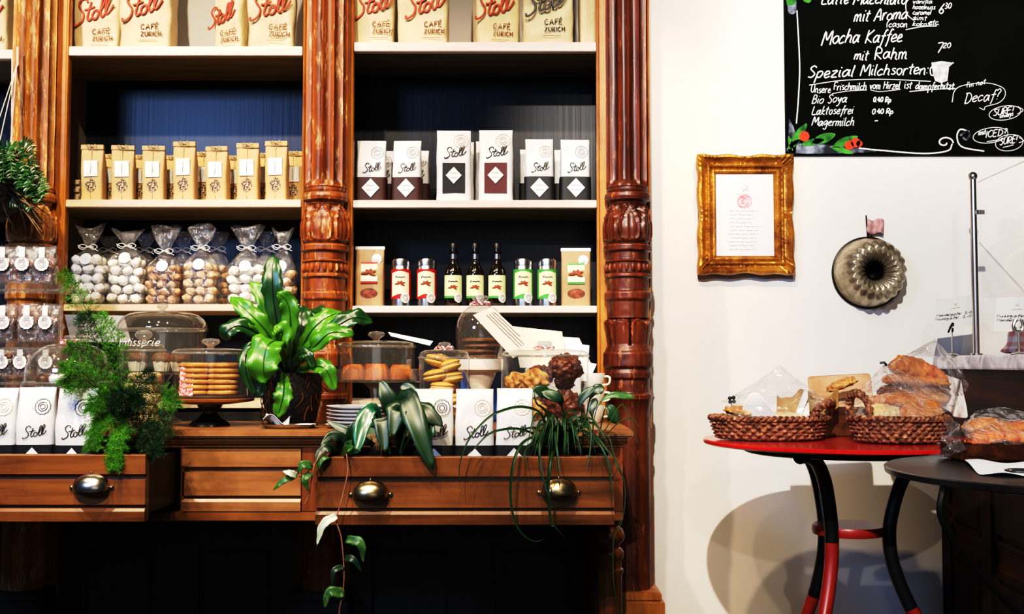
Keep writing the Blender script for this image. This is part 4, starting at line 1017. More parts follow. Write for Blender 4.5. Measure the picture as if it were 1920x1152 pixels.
# --- small round jar with crystal knob
Y5 = 2.60; x5 = px2(268, Y5); r5 = .050
t = thing('glass_jar', 'round lidded glass jar with crystal knob behind the asparagus fern', 'jar', (x5, Y5, ZT + .0006))
zl5 = zat(658, Y5) - ZT
glass_body(t, r5, 0, zl5); glass_lid(t, r5, zl5, zl5 + .016, .019, .034)
for k in range(5):
    c = thing('pale_biscuit', 'pale round biscuit, %s in the jar behind the asparagus fern' % ('bottom', 'second from bottom', 'middle', 'second from top', 'top')[k], 'biscuit', (x5 + .004 * (-1) ** k, Y5, ZT + .008 + k * .0245), 'pale biscuits in the fern-side jar')
    obj('biscuit', MB().lathe([(0, 0), (.034, 0), (.038, .006), (.038, .016), (.032, .0225), (0, .0235)], n=28, fn=lambda r, z, a: r * (1 + .03 * math.cos(5 * a))), m_breadpale, c, world=False)
# --- cookie jar on the dark stand
Y6 = 2.66; x6 = px2(394, Y6); z6 = zat(747, Y6) ; r6 = .088
t = thing('wooden_cake_stand', 'dark wooden pedestal stand carrying the golden cookie jar', 'cake stand', (x6, Y6, ZT))
h6 = z6 - ZT
obj('stand_plate', MB().lathe([(0, h6 - .014), (.05, h6 - .014), (.098, h6 - .008), (.104, h6 - .006), (.105, h6 - .001), (.103, h6), (0, h6)], n=60), m_desk, t, world=False)
obj('stand_pedestal', MB().lathe([(0, .0005), (.047, .0005), (.045, .006), (.036, .013), (.026, .020), (.018, .03), (.019, .036), (.027, h6 - .022), (.030, h6 - .014), (0, h6 - .0145)], n=40, fn=lambda r, z, a: r * (1 + (.06 * math.cos(6 * a) if z < .02 else 0))), m_iron, t, world=False)
zl6 = zat(663, Y6) - z6
t = thing('glass_cookie_jar', 'cylindrical glass cookie jar with flat lid on the dark stand', 'jar', (x6, Y6, z6 + .0006))
glass_body(t, r6, 0, zl6); glass_lid(t, r6, zl6, zl6 + .012, .021, .026)
ord6 = ['bottom', 'second from bottom', 'third from bottom', 'third from top', 'second from top', 'top']
for s, (px, nm, n) in enumerate([(365, 'left', 6), (418, 'right', 6)]):
    for k in range(n):
        c = thing('golden_cookie', 'golden round cookie, %s of the %s stack in the cookie jar' % (ord6[k], nm), 'cookie', (px2(px, Y6 - .01) + R.uniform(-.002, .002), Y6 - .01, z6 + .0075 + k * .0131), 'golden cookies stacked in the jar')
        obj('cookie', MB().lathe([(0, 0), (.032, .0), (.0375, .004), (.0375, .008), (.033, .0118), (0, .0126)], n=36, fn=lambda r, z, a, k=k: r * (1 + .03 * noise.noise(V((a * 2, z * 60, k))))), m_cookie, c, world=False)
# price tag in jar
tg = thing('small_price_card', 'small pink and white card inside the cookie jar', 'card', (px2(346, 2.60), 2.612, z6 + .0075))
obj('card', MB().box(-.016, .016, 0, .0012, 0, .068, mtx=Matrix.Rotation(-.12, 4, 'X')), m_pinkrib, tg, False, world=False)

# --- steel tray with paper and tongs
xt = px2(543, 2.56); 
t = thing('steel_tray', 'small oval steel tray in front of the bird nest fern', 'tray', (xt, 2.565, ZT + .0006))
obj('tray_dish', MB().lathe([(0, 0), (.055, 0), (.068, .009), (.070, .0095), (.066, .008), (.054, .002), (0, .002)], n=48, mtx=Matrix.Diagonal((1, .58, 1, 1))), m_steel, t, world=False)
t = thing('folded_napkin', 'crumpled white paper napkin on the small steel tray', 'napkin', (xt - .03, 2.565, ZT + .0035))
def nap(u, v): return V(((u - .5) * .055, (v - .5) * .04, .012 + .012 * math.sin(u * 5 + v * 2) + .006 * math.cos(v * 7)))
obj('napkin', MB().grid(nap, 10, 8), m_white, t, False, world=False, solid=.001)
t = thing('cake_tongs', 'steel cake tongs lying on the small steel tray', 'tongs', (xt + .03, 2.565, ZT + .0035))
for s in (-1, 1):
    obj('tong_arm', MB().tube(cr([(-.035, 0, .003), (-.01, s * .010, .005), (.02, s * .012, .005), (.034, s * .008, .003)], 5), .0022, n=8), m_steel, t, world=False)

# --- glass cake stand with orange cakes
Y9 = 2.72; x9 = px2(705, Y9); z9 = zat(712, Y9); r9 = .112
t = thing('glass_cake_stand', 'glass pedestal cake stand with straight-sided cover over the orange cakes', 'cake stand', (x9, Y9, ZT))
stand(t, r9, z9, .043, .014, m_glass2, lip=.026)
d9 = z9 - ZT; zt9 = zat(650, Y9) - ZT
b = obj('cover_wall', MB().lathe([(.095, d9 + .002), (.095, zt9)], n=56), m_glass2, t, 'full', world=False)
glass_lid(t, .095, zt9, zt9 + .014, .019, .026, m_glass2)
for k, (px, dy, hh) in enumerate([(662, -.03, .037), (707, -.055, .038), (752, -.03, .036), (700, .03, .038)]):
    c = thing('bundt_cakelet', 'small ridged orange cake under the glass cover, %s' % ('left', 'front centre', 'right', 'rear centre')[k], 'cake', (px2(px, Y9 + dy), Y9 + dy, z9 + .0006), 'orange cakelets under the glass cover')
    obj('cakelet', MB().lathe([(0, 0), (.028, 0), (.029, .004), (.024, hh * .8), (.019, hh), (.008, hh * .97), (0, hh * .8)], n=48, fn=lambda r, z, a: r * (1 + .07 * abs(math.cos(6 * a)))), m_cake, c, world=False)
# --- plates stack
xp = px2(672, 2.582)
for k in range(6):
    t = thing('side_plate', 'white side plate, %s of the stack of six' % ('lowest', 'second from bottom', 'third from bottom', 'third from top', 'second from top', 'topmost')[k], 'plate', (xp + R.uniform(-.002, .002), 2.582, ZT + .0006 + k * .0085), 'stacked white side plates')
    obj('plate', MB().lathe([(0, 0), (.042, 0), (.048, .002), (.073, .008), (.074, .0088), (.072, .009), (.047, .0035), (0, .0022)], n=56), m_plate, t, world=False)
# --- jar with sandwich biscuits
Y10 = 2.61; x10 = px2(833, Y10); r10 = .060
t = thing('glass_biscuit_jar', 'round glass jar of sponge finger biscuits behind the white coffee bags', 'jar', (x10, Y10, ZT + .0006))
zl = zat(672, Y10) - ZT
glass_body(t, r10, 0, zl); glass_lid(t, r10, zl, zl + .020, .014, .020); ribbon_on(t, .012, zl + .021)
bm_ = []
rr = random.Random(8)
BP = [(-.025, -.022, .152, .5, .25), (.020, -.030, .140, -.6, .1), (-.028, -.028, .118, -.35, .2), (.025, -.022, .113, -.3, -.2), (.0, .02, .150, .9, .1), (-.005, -.028, .090, .1, .1), (-.02, .02, .115, 1.2, 0), (.02, .022, .09, 1.8, 0), (-.02, -.02, .065, .4, 0), (.02, -.02, .06, -.4, 0), (0, .02, .062, 1.5, 0), (.0, -.01, .035, .3, 0), (.0, .01, .013, 1.2, 0)]
for k, (dx, dy, z, rz, ry) in enumerate(BP):
    c = thing('sandwich_biscuit', 'oval golden sandwich biscuit in the round biscuit jar', 'biscuit', (x10 + dx * .7, Y10 + dy * .7, ZT + z - .013 + .012), 'sandwich biscuits in the round jar')
    mx = Matrix.Rotation(rz * .6, 4, 'Z') @ Matrix.Rotation(rz * .5, 4, 'Y')
    obj('lower_half', MB().ball((0, 0, 0), .030, .017, .009, n=16, m=8, mtx=mx), m_sponge, c, world=False)
    obj('upper_half', MB().ball(mx @ V((0, 0, .010)), .029, .016, .009, n=16, m=8, mtx=mx), m_sponge, c, world=False)
    obj('filling', MB().ball(mx @ V((0, 0, .005)), .028, .0155, .003, n=16, m=6, mtx=mx), m_choc2 if k % 2 == 0 else m_cream, c, world=False)
# --- round bell dome with dark cookies
Y11 = 2.79; x11 = px2(901, Y11); z11 = zat(674, Y11)
t = thing('porcelain_pedestal', 'white porcelain pedestal with wooden toned stem under the bell dome', 'cake stand', (x11, Y11, ZT))
h11 = z11 - ZT
obj('pedestal_bowl', MB().lathe([(0, h11 - .030), (.052, h11 - .030), (.058, h11 - .026), (.060, h11 - .002), (.058, h11), (0, h11)], n=48), m_cream_p, t, world=False)
obj('pedestal_stem', MB().lathe([(0, .0005), (.030, .0005), (.028, .006), (.020, .02), (.019, .05), (.022, .08), (.040, h11 - .034), (.048, h11 - .030)], n=40), m_cream_p, t, world=False)
t = thing('bell_dome', 'rounded glass bell dome with pink ribbon over dark cookies', 'cake dome', (x11, Y11, z11 + .0006))
r11 = .058; ht = zat(572, Y11) - z11
P = [(r11 * .98, 0), (r11 * 1.06, ht * .2), (r11 * 1.1, ht * .45)] + [(max(.003, r11 * 1.1 * math.cos(PI / 2 * i / 10) ** .8), ht * (.45 + .55 * math.sin(PI / 2 * i / 10))) for i in range(1, 11)]
b = obj('dome_glass', MB().lathe(P, n=56), m_glass2, t, 'full', world=False)
obj('dome_rim', MB().tube([V((r11 * .98 * math.cos(2 * PI * i / 48), r11 * .98 * math.sin(2 * PI * i / 48), .002)) for i in range(48)], .002, n=6, closed=True), m_glasssolid, b, world=False)
obj('knob', MB().lathe(knob_prof(.020, ht - .002, .026), n=32, fn=facet(8)), m_glasssolid, b, world=False)
ribbon_on(t, .014, ht + .001)
for k in range(4):
    c = thing('chocolate_cookie', 'large dark cookie, %s of the stack under the bell dome' % ('bottom', 'second from bottom', 'second from top', 'top')[k], 'cookie', (x11 + .003 * (-1) ** k, Y11, z11 + .0012 + k * .0135), 'dark cookies under the bell dome')
    obj('cookie', MB().lathe([(0, 0), (.038, 0), (.045, .004), (.044, .008), (.03, .0118), (0, .0128)], n=36, fn=lambda r, z, a, k=k: r * (1 + .05 * noise.noise(V((a * 2, z * 60, k))))), m_cookiedark, c, world=False)
# --- wide jar with pastries
Y12 = 2.635; x12 = px2(1021, Y12); r12 = .104
t = thing('wide_pastry_jar', 'wide glass jar with lid full of pale and dark pastries, at right', 'jar', (x12, Y12, ZT + .0006))
zl = zat(668, Y12) - ZT
glass_body(t, r12, 0, zl); glass_lid(t, r12, zl, zl + .016, .017, .022); ribbon_on(t, .013, zl + .017)
PS = [(-.030, -.055, .036, 1, .034), (.046, -.036, .05, 2, .046), (-.066, .012, .034, 1, .030), (-.008, .045, .04, 2, .036), (.058, .052, .034, 2, .026),
      (-.024, -.052, .106, 0, .036), (.048, -.034, .135, 2, .044), (-.066, .008, .102, 0, .030), (-.010, .040, .115, 2, .036), (.050, .052, .10, 2, .026)]
for k, (dx, dy, z, kind, s) in enumerate(PS):
    mm = (m_pastry, m_pastry, m_pastrydark)[kind]
    s = s / 1.16; c = thing('pastry', ('ridged pale golden pastry' if kind < 2 else 'dark caramel nut pastry') + ' in the wide glass jar, %s' % ('lower layer' if k < 5 else 'upper layer'), 'pastry', (x12 + dx, Y12 + dy, ZT + z - s * .8 + .004), 'pastries in the wide jar')
    def pf(u, v, s=s, k=k, kind=kind):
        a = 2 * PI * u; b = -PI / 2 + PI * v; q = V((math.cos(a) * math.cos(b), math.sin(a) * math.cos(b), math.sin(b)))
        rad = 1 + (.10 * math.sin(a * 7 + 3 * b) if kind < 2 else .0) + .28 * noise.noise(q * (2.2 if kind < 2 else 4.0) + V((k * 3, 0, 0))) + (.10 if kind < 2 else .16) * abs(noise.noise(q * 8 + V((k, 0, 0))))
        return V((q.x * s * 1.0 * rad, q.y * s * .85 * rad, q.z * s * .80 * rad + s * .8))
    obj('pastry_body', MB().grid(pf, 60, 36, closeu=True), mm, c, 'full', world=False)

# --- papers and cards
def card(name, label, pts, mat, cat='card', th=.0012, group=None, lines=0):
    c = sum(pts, V((0, 0, 0))) / len(pts)
    t = thing(name, label, cat, V((c.x, c.y, min(p.z for p in pts))), group)
    n = len(pts)
    nv = (pts[1] - pts[0]).cross(pts[2] - pts[0]).normalized()
    if nv.y > 0: nv = -nv
    q = [p - nv * th for p in pts]
    obj('sheet', MB().add(pts + q, [tuple(range(n)), tuple(range(2 * n - 1, n - 1, -1))] + [(i, i + n, (i + 1) % n + n, (i + 1) % n) for i in range(n)]), mat, t, False)
    if lines:
        a, b, c_, d = pts[:4]; m = MB(); rr = random.Random(2)
        for k in range(lines):
            v = .12 + .5 * k / lines; L0 = a.lerp(d, v); L1 = b.lerp(c_, v)
            m.tube([L0.lerp(L1, .1 + .8 * i / 24) + nv * .001 + (d - a).normalized() * rr.uniform(-.0008, .0008) for i in range(25 if k else 20)], .0006, n=4)
        obj('small_writing', m, m_brown_ink, t)
    return t
card('recipe_card', 'long cream card with handwriting leaning against the bell dome', [at(922, 576, 2.68), at(1000, 648, 2.70), at(962, 672, 2.68), at(887, 591, 2.66)], m_cream, lines=4)
card('paper_slip', 'white paper slip lying on the cover of the orange cakes', [at(728, 623, 2.60), at(812, 640, 2.60), at(806, 648, 2.58), at(733, 630, 2.58)], m_white)
GP = 'white paper sheets fanned out behind the wide jar'
card('paper_sheet', 'uppermost white sheet of the fan behind the wide jar', [at(960, 612, 2.80), at(1054, 622, 2.80), at(1062, 690, 2.80), at(975, 690, 2.80)], m_cream, group=GP)
card('paper_sheet', 'white sheet of the fan reaching furthest right', [at(1040, 640, 2.815), at(1105, 648, 2.815), at(1100, 720, 2.815), at(1030, 715, 2.815)], m_white, group=GP)
card('paper_sheet', 'white sheet of the fan with a pointed top', [at(1000, 628, 2.83), at(1086, 634, 2.83), at(1112, 690, 2.83), at(1010, 700, 2.83)], m_white, group=GP)
card('paper_sheet', 'lowest small white sheet of the fan at right', [at(1086, 676, 2.785), at(1119, 683, 2.785), at(1104, 715, 2.785), at(1088, 715, 2.785)], m_white, group=GP)
wr = thing('brochure_box', 'low white box holding the fanned paper sheets', 'box', (px2(1050, 2.81), 2.81, ZT + .0006))
obj('box_shell', MB().box(px2(985, 2.80), px2(1088, 2.80), 2.775, 2.85, ZT + .0006, ZT + .14, b=.003), m_white, wr, False)
for k in range(3):
    t = thing('espresso_cup', 'white espresso cup, %s of the stack beside the right column' % ('bottom', 'middle', 'top')[k], 'cup', (px2(1114, 2.80), 2.80, ZT + .0006 + k * .040), 'stacked espresso cups')
    obj('cup_body', MB().lathe([(0, 0), (.014, 0), (.016, .003), (.026, .030), (.028, .044), (.0265, .044), (.024, .030), (0, .006)], n=36), m_cream_p, t, world=False)
    obj('cup_handle', MB().tube(cr([(.024, -.006, .036), (.038, -.012, .034), (.036, -.012, .018), (.021, -.006, .014)], 5), .0028, n=8), m_cream_p, t, world=False)
t = thing('blue_box', 'blue box standing behind the porcelain pedestal', 'box', (x11, 2.856, ZT + .0006))
obj('box_shell', MB().box(x11 - .052, x11 + .052, 2.838, 2.872, ZT + .0006, ZT + .125, b=.004), m_blue, t, False)
obj('box_lid', MB().box(x11 - .054, x11 + .054, 2.836, 2.874, ZT + .110, ZT + .128, b=.003), m_blue, t, False)

# ============================================================ WHITE BAGS IN THE OPEN DRAWERS
ZS = .690
for x0, x1 in ((ld[0], ld[1]), (XR0, XR1)):
    s = obj('planting_soil', MB().grid(lambda u, v: V((x0 + .017 + (x1 - x0 - .034) * u, YO + .021 + (2.52 - YO) * v, ZS + .0)), 2, 2), m_soil, dk)
    obj('soil_block', MB().box(x0 + .017, x1 - .017, YO + .021, 2.78, .66, ZS), m_soil, dk, False)
yb = 2.415
GB = 'white coffee bags standing in the open drawers'
for i, (px0, px1, tp, gold, lb) in enumerate([(-42, 36, 728, True, 'white coffee bag in the left drawer, cut by the frame edge'), (35, 106, 727, False, 'white coffee bag with bold dark seal in the left drawer centre'), (109, 186, 729, False, 'white coffee bag in the left drawer beside the asparagus fern'),
        (776, 851, 730, False, 'white coffee bag in the right drawer, partly behind the dark leaves'), (853, 927, 730, True, 'white coffee bag with pale seal in the middle of the right drawer'), (930, 1001, 729, True, 'white coffee bag in the right drawer beside the grassy plant')]):
    w = (px1 - px0) / F * yb; x = px2((px0 + px1) / 2, yb, 800); h = zat(tp, yb + .02) - ZS
    t = stoll_bag('coffee_bag', lb, w * .985, h, ('band', m_bandblack), (x, yb, ZS + .0008), GB, seed=20 + i, gold=gold)
    t.rotation_euler.z = (.05, .06, -.04, .08, .02, -.06)[i]
    for ch in t.children:
        if ch.name.startswith('round_seal') and not gold: ch.data.materials[0] = m_black
# ============================================================ WALL ITEMS
def wp(px, py, Y=YW): return at(px, py, Y)
# blackboard
YBd = YW - .012
cbx0, cbz0 = wp(1474, 291, YBd).x, wp(1474, 291, YBd).z
cb = thing('blackboard', 'large black menu board with white chalk handwriting and painted leaves', 'menu board', (cbx0 + .5, YW - .006, cbz0))
obj('board', MB().box(cbx0, cbx0 + 1.15, YBd, YW - .001, cbz0, 2.42), m_slate, cb, False)
def bm_(px, py, e=.0015): 
    p = at(px, py, YBd); return V((p.x, YBd - e, p.z))
rc = random.Random(11)
def chalk(text, px, py, xh, rot=0, slant=.2, w=2.6, jit=.22, sp=1.0):
    """text starting at px, py on the board; xh is the x-height in photo pixels"""
    st, wd = text_strokes(text, jitter=jit, slant=slant, rnd=rc, space=sp); k = xh / 4; c, s = math.cos(rot), math.sin(rot)
    mb = ink(MB(), st, lambda a, b: bm_(px + (a * c - b * s * 0) * k, py - b * k - a * k * s), w / 2 / 620, n=5, flat=.25)
    return obj('chalk_writing', mb, m_chalk, cb)
def fit(text, px0, px1, py, xh, rot=0, **k):
    _, wd = text_strokes(text, jitter=0, rnd=random.Random(1)); sp = (px1 - px0) / (wd * xh / 4)
    # widen letters to span the wanted width
    st, wd = text_strokes(text, jitter=k.get('jit', .22), slant=k.get('slant', .2), rnd=rc); kx = (px1 - px0) / wd; ky = xh / 4; s = math.tan(rot)
    mb = ink(MB(), st, lambda a, b: bm_(px0 + a * kx, py - b * ky - a * kx * s), k.get('w', 2.4) / 2 / 620, n=5, flat=.25)
    return obj('chalk_writing', mb, m_chalk, cb)
fit('Latte Macchiato', 1540, 1700, 8, 11, w=2.8, slant=.35)
fit('mit Aroma', 1600, 1702, 42, 13, w=2.6, slant=.35, rot=.06)
fit('(cason', 1662, 1702, 51, 7, w=1.8)
for i, (tx, x1) in enumerate((('vanilla', 1748), ('haselnuss', 1754), ('caramel', 1746), ('zimt', 1738), ('kokos', 1744))): fit(tx, 1711, x1, 7 + i * 10.4, 5, w=1.5, jit=.3)
fit('etc.', 1742, 1762, 47, 6, w=1.5)
fit('6', 1760, 1771, 26, 11, w=2.4); fit('30', 1771, 1784, 16, 6, w=1.8)
fit('Mocha', 1540, 1612, 86, 15, w=2.8, slant=.38, rot=.10); fit('Kaffee', 1622, 1692, 82, 14, w=2.6, slant=.38, rot=.05)
fit('mit', 1601, 1628, 113, 11, w=2.4, slant=.3); fit('Rahm', 1640, 1702, 111, 13, w=2.6, slant=.2)
fit('7', 1755, 1768, 99, 10, w=2.4); fit('20', 1768, 1783, 90, 5.5, w=1.8)
fit('Spezial', 1514, 1602, 147, 12.5, w=2.8, slant=.3, rot=.04); fit('Milchsorten:', 1613, 1742, 142, 12, w=2.5, slant=.25, rot=.02)
fit('Unsere', 1520, 1558, 174, 8, w=1.9); fit('Frischmilch', 1563, 1625, 169, 8, w=1.9); fit('vom Hirzel', 1630, 1688, 167, 8, w=1.8); fit('ist', 1695, 1710, 166, 8, w=1.8); fit('dampferhitzt', 1716, 1789, 168, 8, w=2.0)
fit('Bio Soya', 1522, 1588, 195, 9, w=1.9, slant=.35, rot=.05); fit('Laktosefrei', 1522, 1600, 216, 9, w=2.0, slant=.35, rot=.03); fit('Magermilch', 1522, 1602, 236, 9, w=2.0, slant=.3)
fit('0.40 Rp', 1637, 1671, 192, 5.5, w=2.2); fit('0.40 Rp', 1635, 1675, 214, 5.5, w=2.2); fit('-', 1638, 1648, 232, 8, w=2.4)
fit("I'm not", 1812, 1848, 165, 6, w=1.3, rot=.2); fit('Decaf?', 1808, 1876, 194, 11, w=2.0, rot=.12, slant=.3)
fit('SURE!', 1862, 1901, 217, 7, w=2.0, rot=.12); fit('always', 1874, 1900, 222, 4.5, w=1.5, rot=.2)
fit('and', 1834, 1848, 254, 6, w=1.6, rot=.15); fit('ICED?', 1848, 1888, 258, 7, w=2.0, rot=.12); fit('SURE!', 1874, 1908, 272, 7, w=2.0, rot=.15)
def cline(pts, w=2, name='chalk_line', mat=None, n=6):
    return obj(name, MB().tube([bm_(p.x, p.y, .0012) for p in cr([(a, b, 0) for a, b in pts], n)], w / 2 / 620, n=5, flat=.3), mat or m_chalk, cb)
cline([(1494, 20), (1499, 120), (1497, 180), (1493, 232)], 2.6)
cline([(1517, 160), (1580, 151), (1660, 149), (1745, 153)], 1.6); cline([(1560, 176), (1590, 171), (1625, 169)], 1.4); cline([(1632, 169), (1650, 172), (1688, 168)], 1.3); cline([(1705, 172), (1750, 168), (1791, 166)], 1.8)
cline([(1698, 56), (1730, 50), (1756, 49)], 1.8); cline([(1712, -8), (1699, 5), (1700, 25), (1710, 36), (1718, 36)], 1.8)
cline([(1785, 192), (1790, 170), (1808, 160), (1850, 156), (1880, 165), (1884, 180), (1872, 193), (1848, 200), (1845, 206), (1836, 202)], 1.5)
def oval(cx, cy, rx, ry, w=1.4, rot=-.15):
    cline([(cx + rx * math.cos(t) * math.cos(rot) - ry * math.sin(t) * math.sin(rot), cy + rx * math.cos(t) * math.sin(rot) + ry * math.sin(t) * math.cos(rot)) for t in [2 * PI * i / 18 for i in range(19)]], w, n=3)
oval(1884, 212, 30, 13); oval(1857, 254, 33, 14); oval(1892, 268, 26, 15)
cline([(1908, 200), (1918, 207), (1907, 214)], 1.6); cline([(1910, 258), (1919, 264), (1910, 268)], 1.4); cline([(1850, 266), (1876, 262)], 1.6); cline([(1880, 277), (1900, 272)], 1.6)
# corner scrolls
sp = [(1771 + (3 + t * 2.4) * math.cos(t * 1.15), 268 + (2 + t * 1.8) * math.sin(t * 1.15)) for t in [i * .5 for i in range(12)]]
cline(sp, 3.2, 'chalk_scroll'); cline([(1785, 270), (1776, 283), (1730, 288), (1650, 282), (1610, 278)], 3, 'chalk_scroll')
cline([(1800, 255), (1812, 246), (1818, 252), (1812, 262), (1805, 258)], 4, 'chalk_scroll', m_chalkgrey); cline([(1817, 247), (1800, 243), (1794, 258), (1804, 276), (1845, 284)], 3, 'chalk_scroll')
# jug
jm = MB(); jp = [(1746, 118), (1765, 115), (1788, 118), (1779, 126), (1776, 152), (1764, 156), (1753, 152), (1749, 140)]
jm.add([bm_(*p, .0018) for p in jp], [tuple(range(len(jp)))])
obj('chalk_jug', jm, M('chalk_wash', (.35, .36, .38), (.9, .9, .9), rough=.9, scale=(40, 40, 40)), cb, False)
cline([(1748, 124), (1744, 130), (1745, 140), (1750, 142)], 2.6); cline([(1747, 118), (1765, 122), (1788, 118)], 2.4)
# painted leaves, berries and grey smudges
def blob(pts, mat, name, e=.0013):
    c = cr([(a, b, 0) for a, b in pts + pts[:1]], 4)[:-1]
    cx = sum(p.x for p in c) / len(c); cy = sum(p.y for p in c) / len(c); n = len(c)
    obj(name, MB().add([bm_(cx, cy, e)] + [bm_(p.x, p.y, e) for p in c], [(0, 1 + i, 1 + (i + 1) % n) for i in range(n)]), mat, cb, False)
for pts in ([(1479, 222), (1490, 245), (1492, 284), (1479, 286)], [(1482, 268), (1540, 271), (1600, 277), (1645, 283), (1600, 287), (1482, 287)], [(1477, 0), (1492, 0), (1492, 22), (1484, 27), (1477, 20)]): blob(pts, m_chalkgrey, 'chalk_smudge', .0008)
def leaf2(x0, y0, x1, y1, w):
    d = V((x1 - x0, y1 - y0, 0)); n_ = V((-d.y, d.x, 0)).normalized(); P = [(x0, y0)]
    for k, f in ((.25, .8), (.55, 1), (.85, .6)): P.append((x0 + d.x * k + n_.x * w * f, y0 + d.y * k + n_.y * w * f))
    P.append((x1, y1))
    for k, f in ((.85, .6), (.55, 1), (.25, .8)): P.append((x0 + d.x * k - n_.x * w * f, y0 + d.y * k - n_.y * w * f))
    blob(P, m_chgreen, 'painted_leaf', .0016); cline([(x0, y0), ((x0 + x1) / 2 + 1, (y0 + y1) / 2 - 1), (x1, y1)], 1.6)
for a in ((1482, 276, 1512, 232, 8), (1500, 272, 1545, 262, 6), (1522, 268, 1566, 252, 9), (1560, 276, 1608, 256, 8), (1556, 276, 1600, 288, 5), (1486, 282, 1478, 256, 4), (1476, 10, 1490, -8, 9), (1506, 2, 1522, -6, 8), (1476, 280, 1500, 262, 5)): leaf2(*a)
for x, y, r in ((1508, 256, 9.5), (1592, 273, 8.5), (1604, 268, 9), (1611, 270, 6)): blob([(x + r * math.cos(t), y + r * math.sin(t)) for t in [i * PI / 4 for i in range(8)]], m_chred, 'painted_berry', .0024)

# ornate frame
fx0, fx1 = wp(1309, 400, 3.31).x, wp(1491, 400, 3.31).x; fz1, fz0 = wp(1400, 288, 3.31).z, wp(1400, 515, 3.31).z
fr = thing('ornate_frame', 'ornate gilded picture frame with a rose letter hanging under the blackboard corner', 'picture frame', ((fx0 + fx1) / 2, 3.34, fz0))
W2, H2 = (fx1 - fx0) / 2, (fz1 - fz0) / 2; cxf, czf = (fx0 + fx1) / 2, (fz0 + fz1) / 2
prof = [(0.0, .010), (0.0, .026), (.004, .034), (.010, .036), (.016, .030), (.024, .022), (.028, .021), (.030, .027), (.034, .029), (.038, .027), (.040, .020), (.044, .017), (.046, .021), (.050, .021), (.054, .013), (.058, .010), (.0585, .003)]
per = 2 * (W2 + H2) * 2
def frame_pt(s, k):
    inset, hgt = prof[k]
    sides = [((-W2, -H2), (W2, -H2)), ((W2, -H2), (W2, H2)), ((W2, H2), (-W2, H2)), ((-W2, H2), (-W2, -H2))]
    i = int(s) % 4; f = s - int(s); (ax, az), (bx, bz) = sides[i]
    kx, kz = 1 - inset / W2, 1 - inset / H2
    x = (ax + (bx - ax) * f) * kx; z = (az + (bz - az) * f) * kz
    o = (.0, -1), (1, 0), (0, 1), (-1, 0)
    L = 2 * W2 if i % 2 == 0 else 2 * H2
    # swept outline: bulges at corners and centre
    wv = .0045 * (math.cos(f * 2 * PI * 3) * .6 + .5 * math.cos(f * 2 * PI) ) * (1 - min(1, inset / .022)) * min(1, f * 12, (1 - f) * 12) - .001
    x += o[i][0] * wv; z += o[i][1] * wv
    corner = math.exp(-(min(f, 1 - f) * L / .035) ** 2) + .8 * math.exp(-((f - .5) * L / .02) ** 2)
    if .003 < inset < .03:
        q = V((x * 130, z * 130, inset * 40)); hgt += corner * (.0045 * noise.noise(q) + .003 * math.sin(x * 420) * math.sin(z * 420))
    if .03 < inset < .036: hgt += .0012 * math.sin(s * L * 900)
    return V((cxf + x, 3.345 - hgt, czf + z))
N = 480; fm = MB(); m_ = len(prof)
for a in range(N):
    for k in range(m_): fm.v.append(tuple(frame_pt(a / N * 4, k)))
for a in range(N):
    for k in range(m_ - 1): fm.f.append((a * m_ + k, a * m_ + k + 1, ((a + 1) % N) * m_ + k + 1, ((a + 1) % N) * m_ + k))
obj('gilded_moulding', fm, m_gold, fr)
obj('frame_back', MB().box(cxf - W2 + .006, cxf + W2 - .006, 3.338, 3.352, czf - H2 + .006, czf + H2 - .006), m_black, fr, False)
pp = obj('letter_sheet', MB().box(cxf - W2 + .056, cxf + W2 - .056, 3.336, 3.338, czf - H2 + .056, czf + H2 - .056), M('letter_paper', (.78, .78, .80), rough=.7), fr, False)
tx = MB(); rr = random.Random(4)
def fp(px, py):
    p = at(px, py, 3.3355); return V((p.x, 3.3355, p.z))
for k in range(11):
    y = 396 + k * 7.2; x0 = 1368 + rr.uniform(-2, 4); x1 = 1421 - rr.uniform(0, 12)
    x = x0
    while x < x1:
        x2 = min(x1, x + rr.uniform(5, 14)); tx.tube([fp(x + i * (x2 - x) / 5, y + rr.uniform(-.8, .8)) for i in range(6)], .0006, n=4); x = x2 + 2.5
tx.tube([fp(1381 + i * 4, 364.5) for i in range(7)], .0004, n=4)
for q in ([(1390, 352), (1396, 358), (1402, 350)], [(1392, 360), (1398, 354), (1404, 359)], [(1394, 349), (1399, 347), (1403, 353)]): tx.tube([fp(a, b) for a, b in q], .0005, n=4)
obj('handwriting', tx, m_inkgrey, pp)
rs = MB()
for k in range(5):
    r = 2.2 + k * 2.4; rs.tube([fp(1394 + r * 1.15 * math.cos(t) + 1.5 * math.sin(k * 2), 378 + r * math.sin(t)) for t in [k + i * 5.2 / 14 for i in range(15)]], .0016, n=5, flat=.3)
obj('rose_print', rs, m_rose, pp)

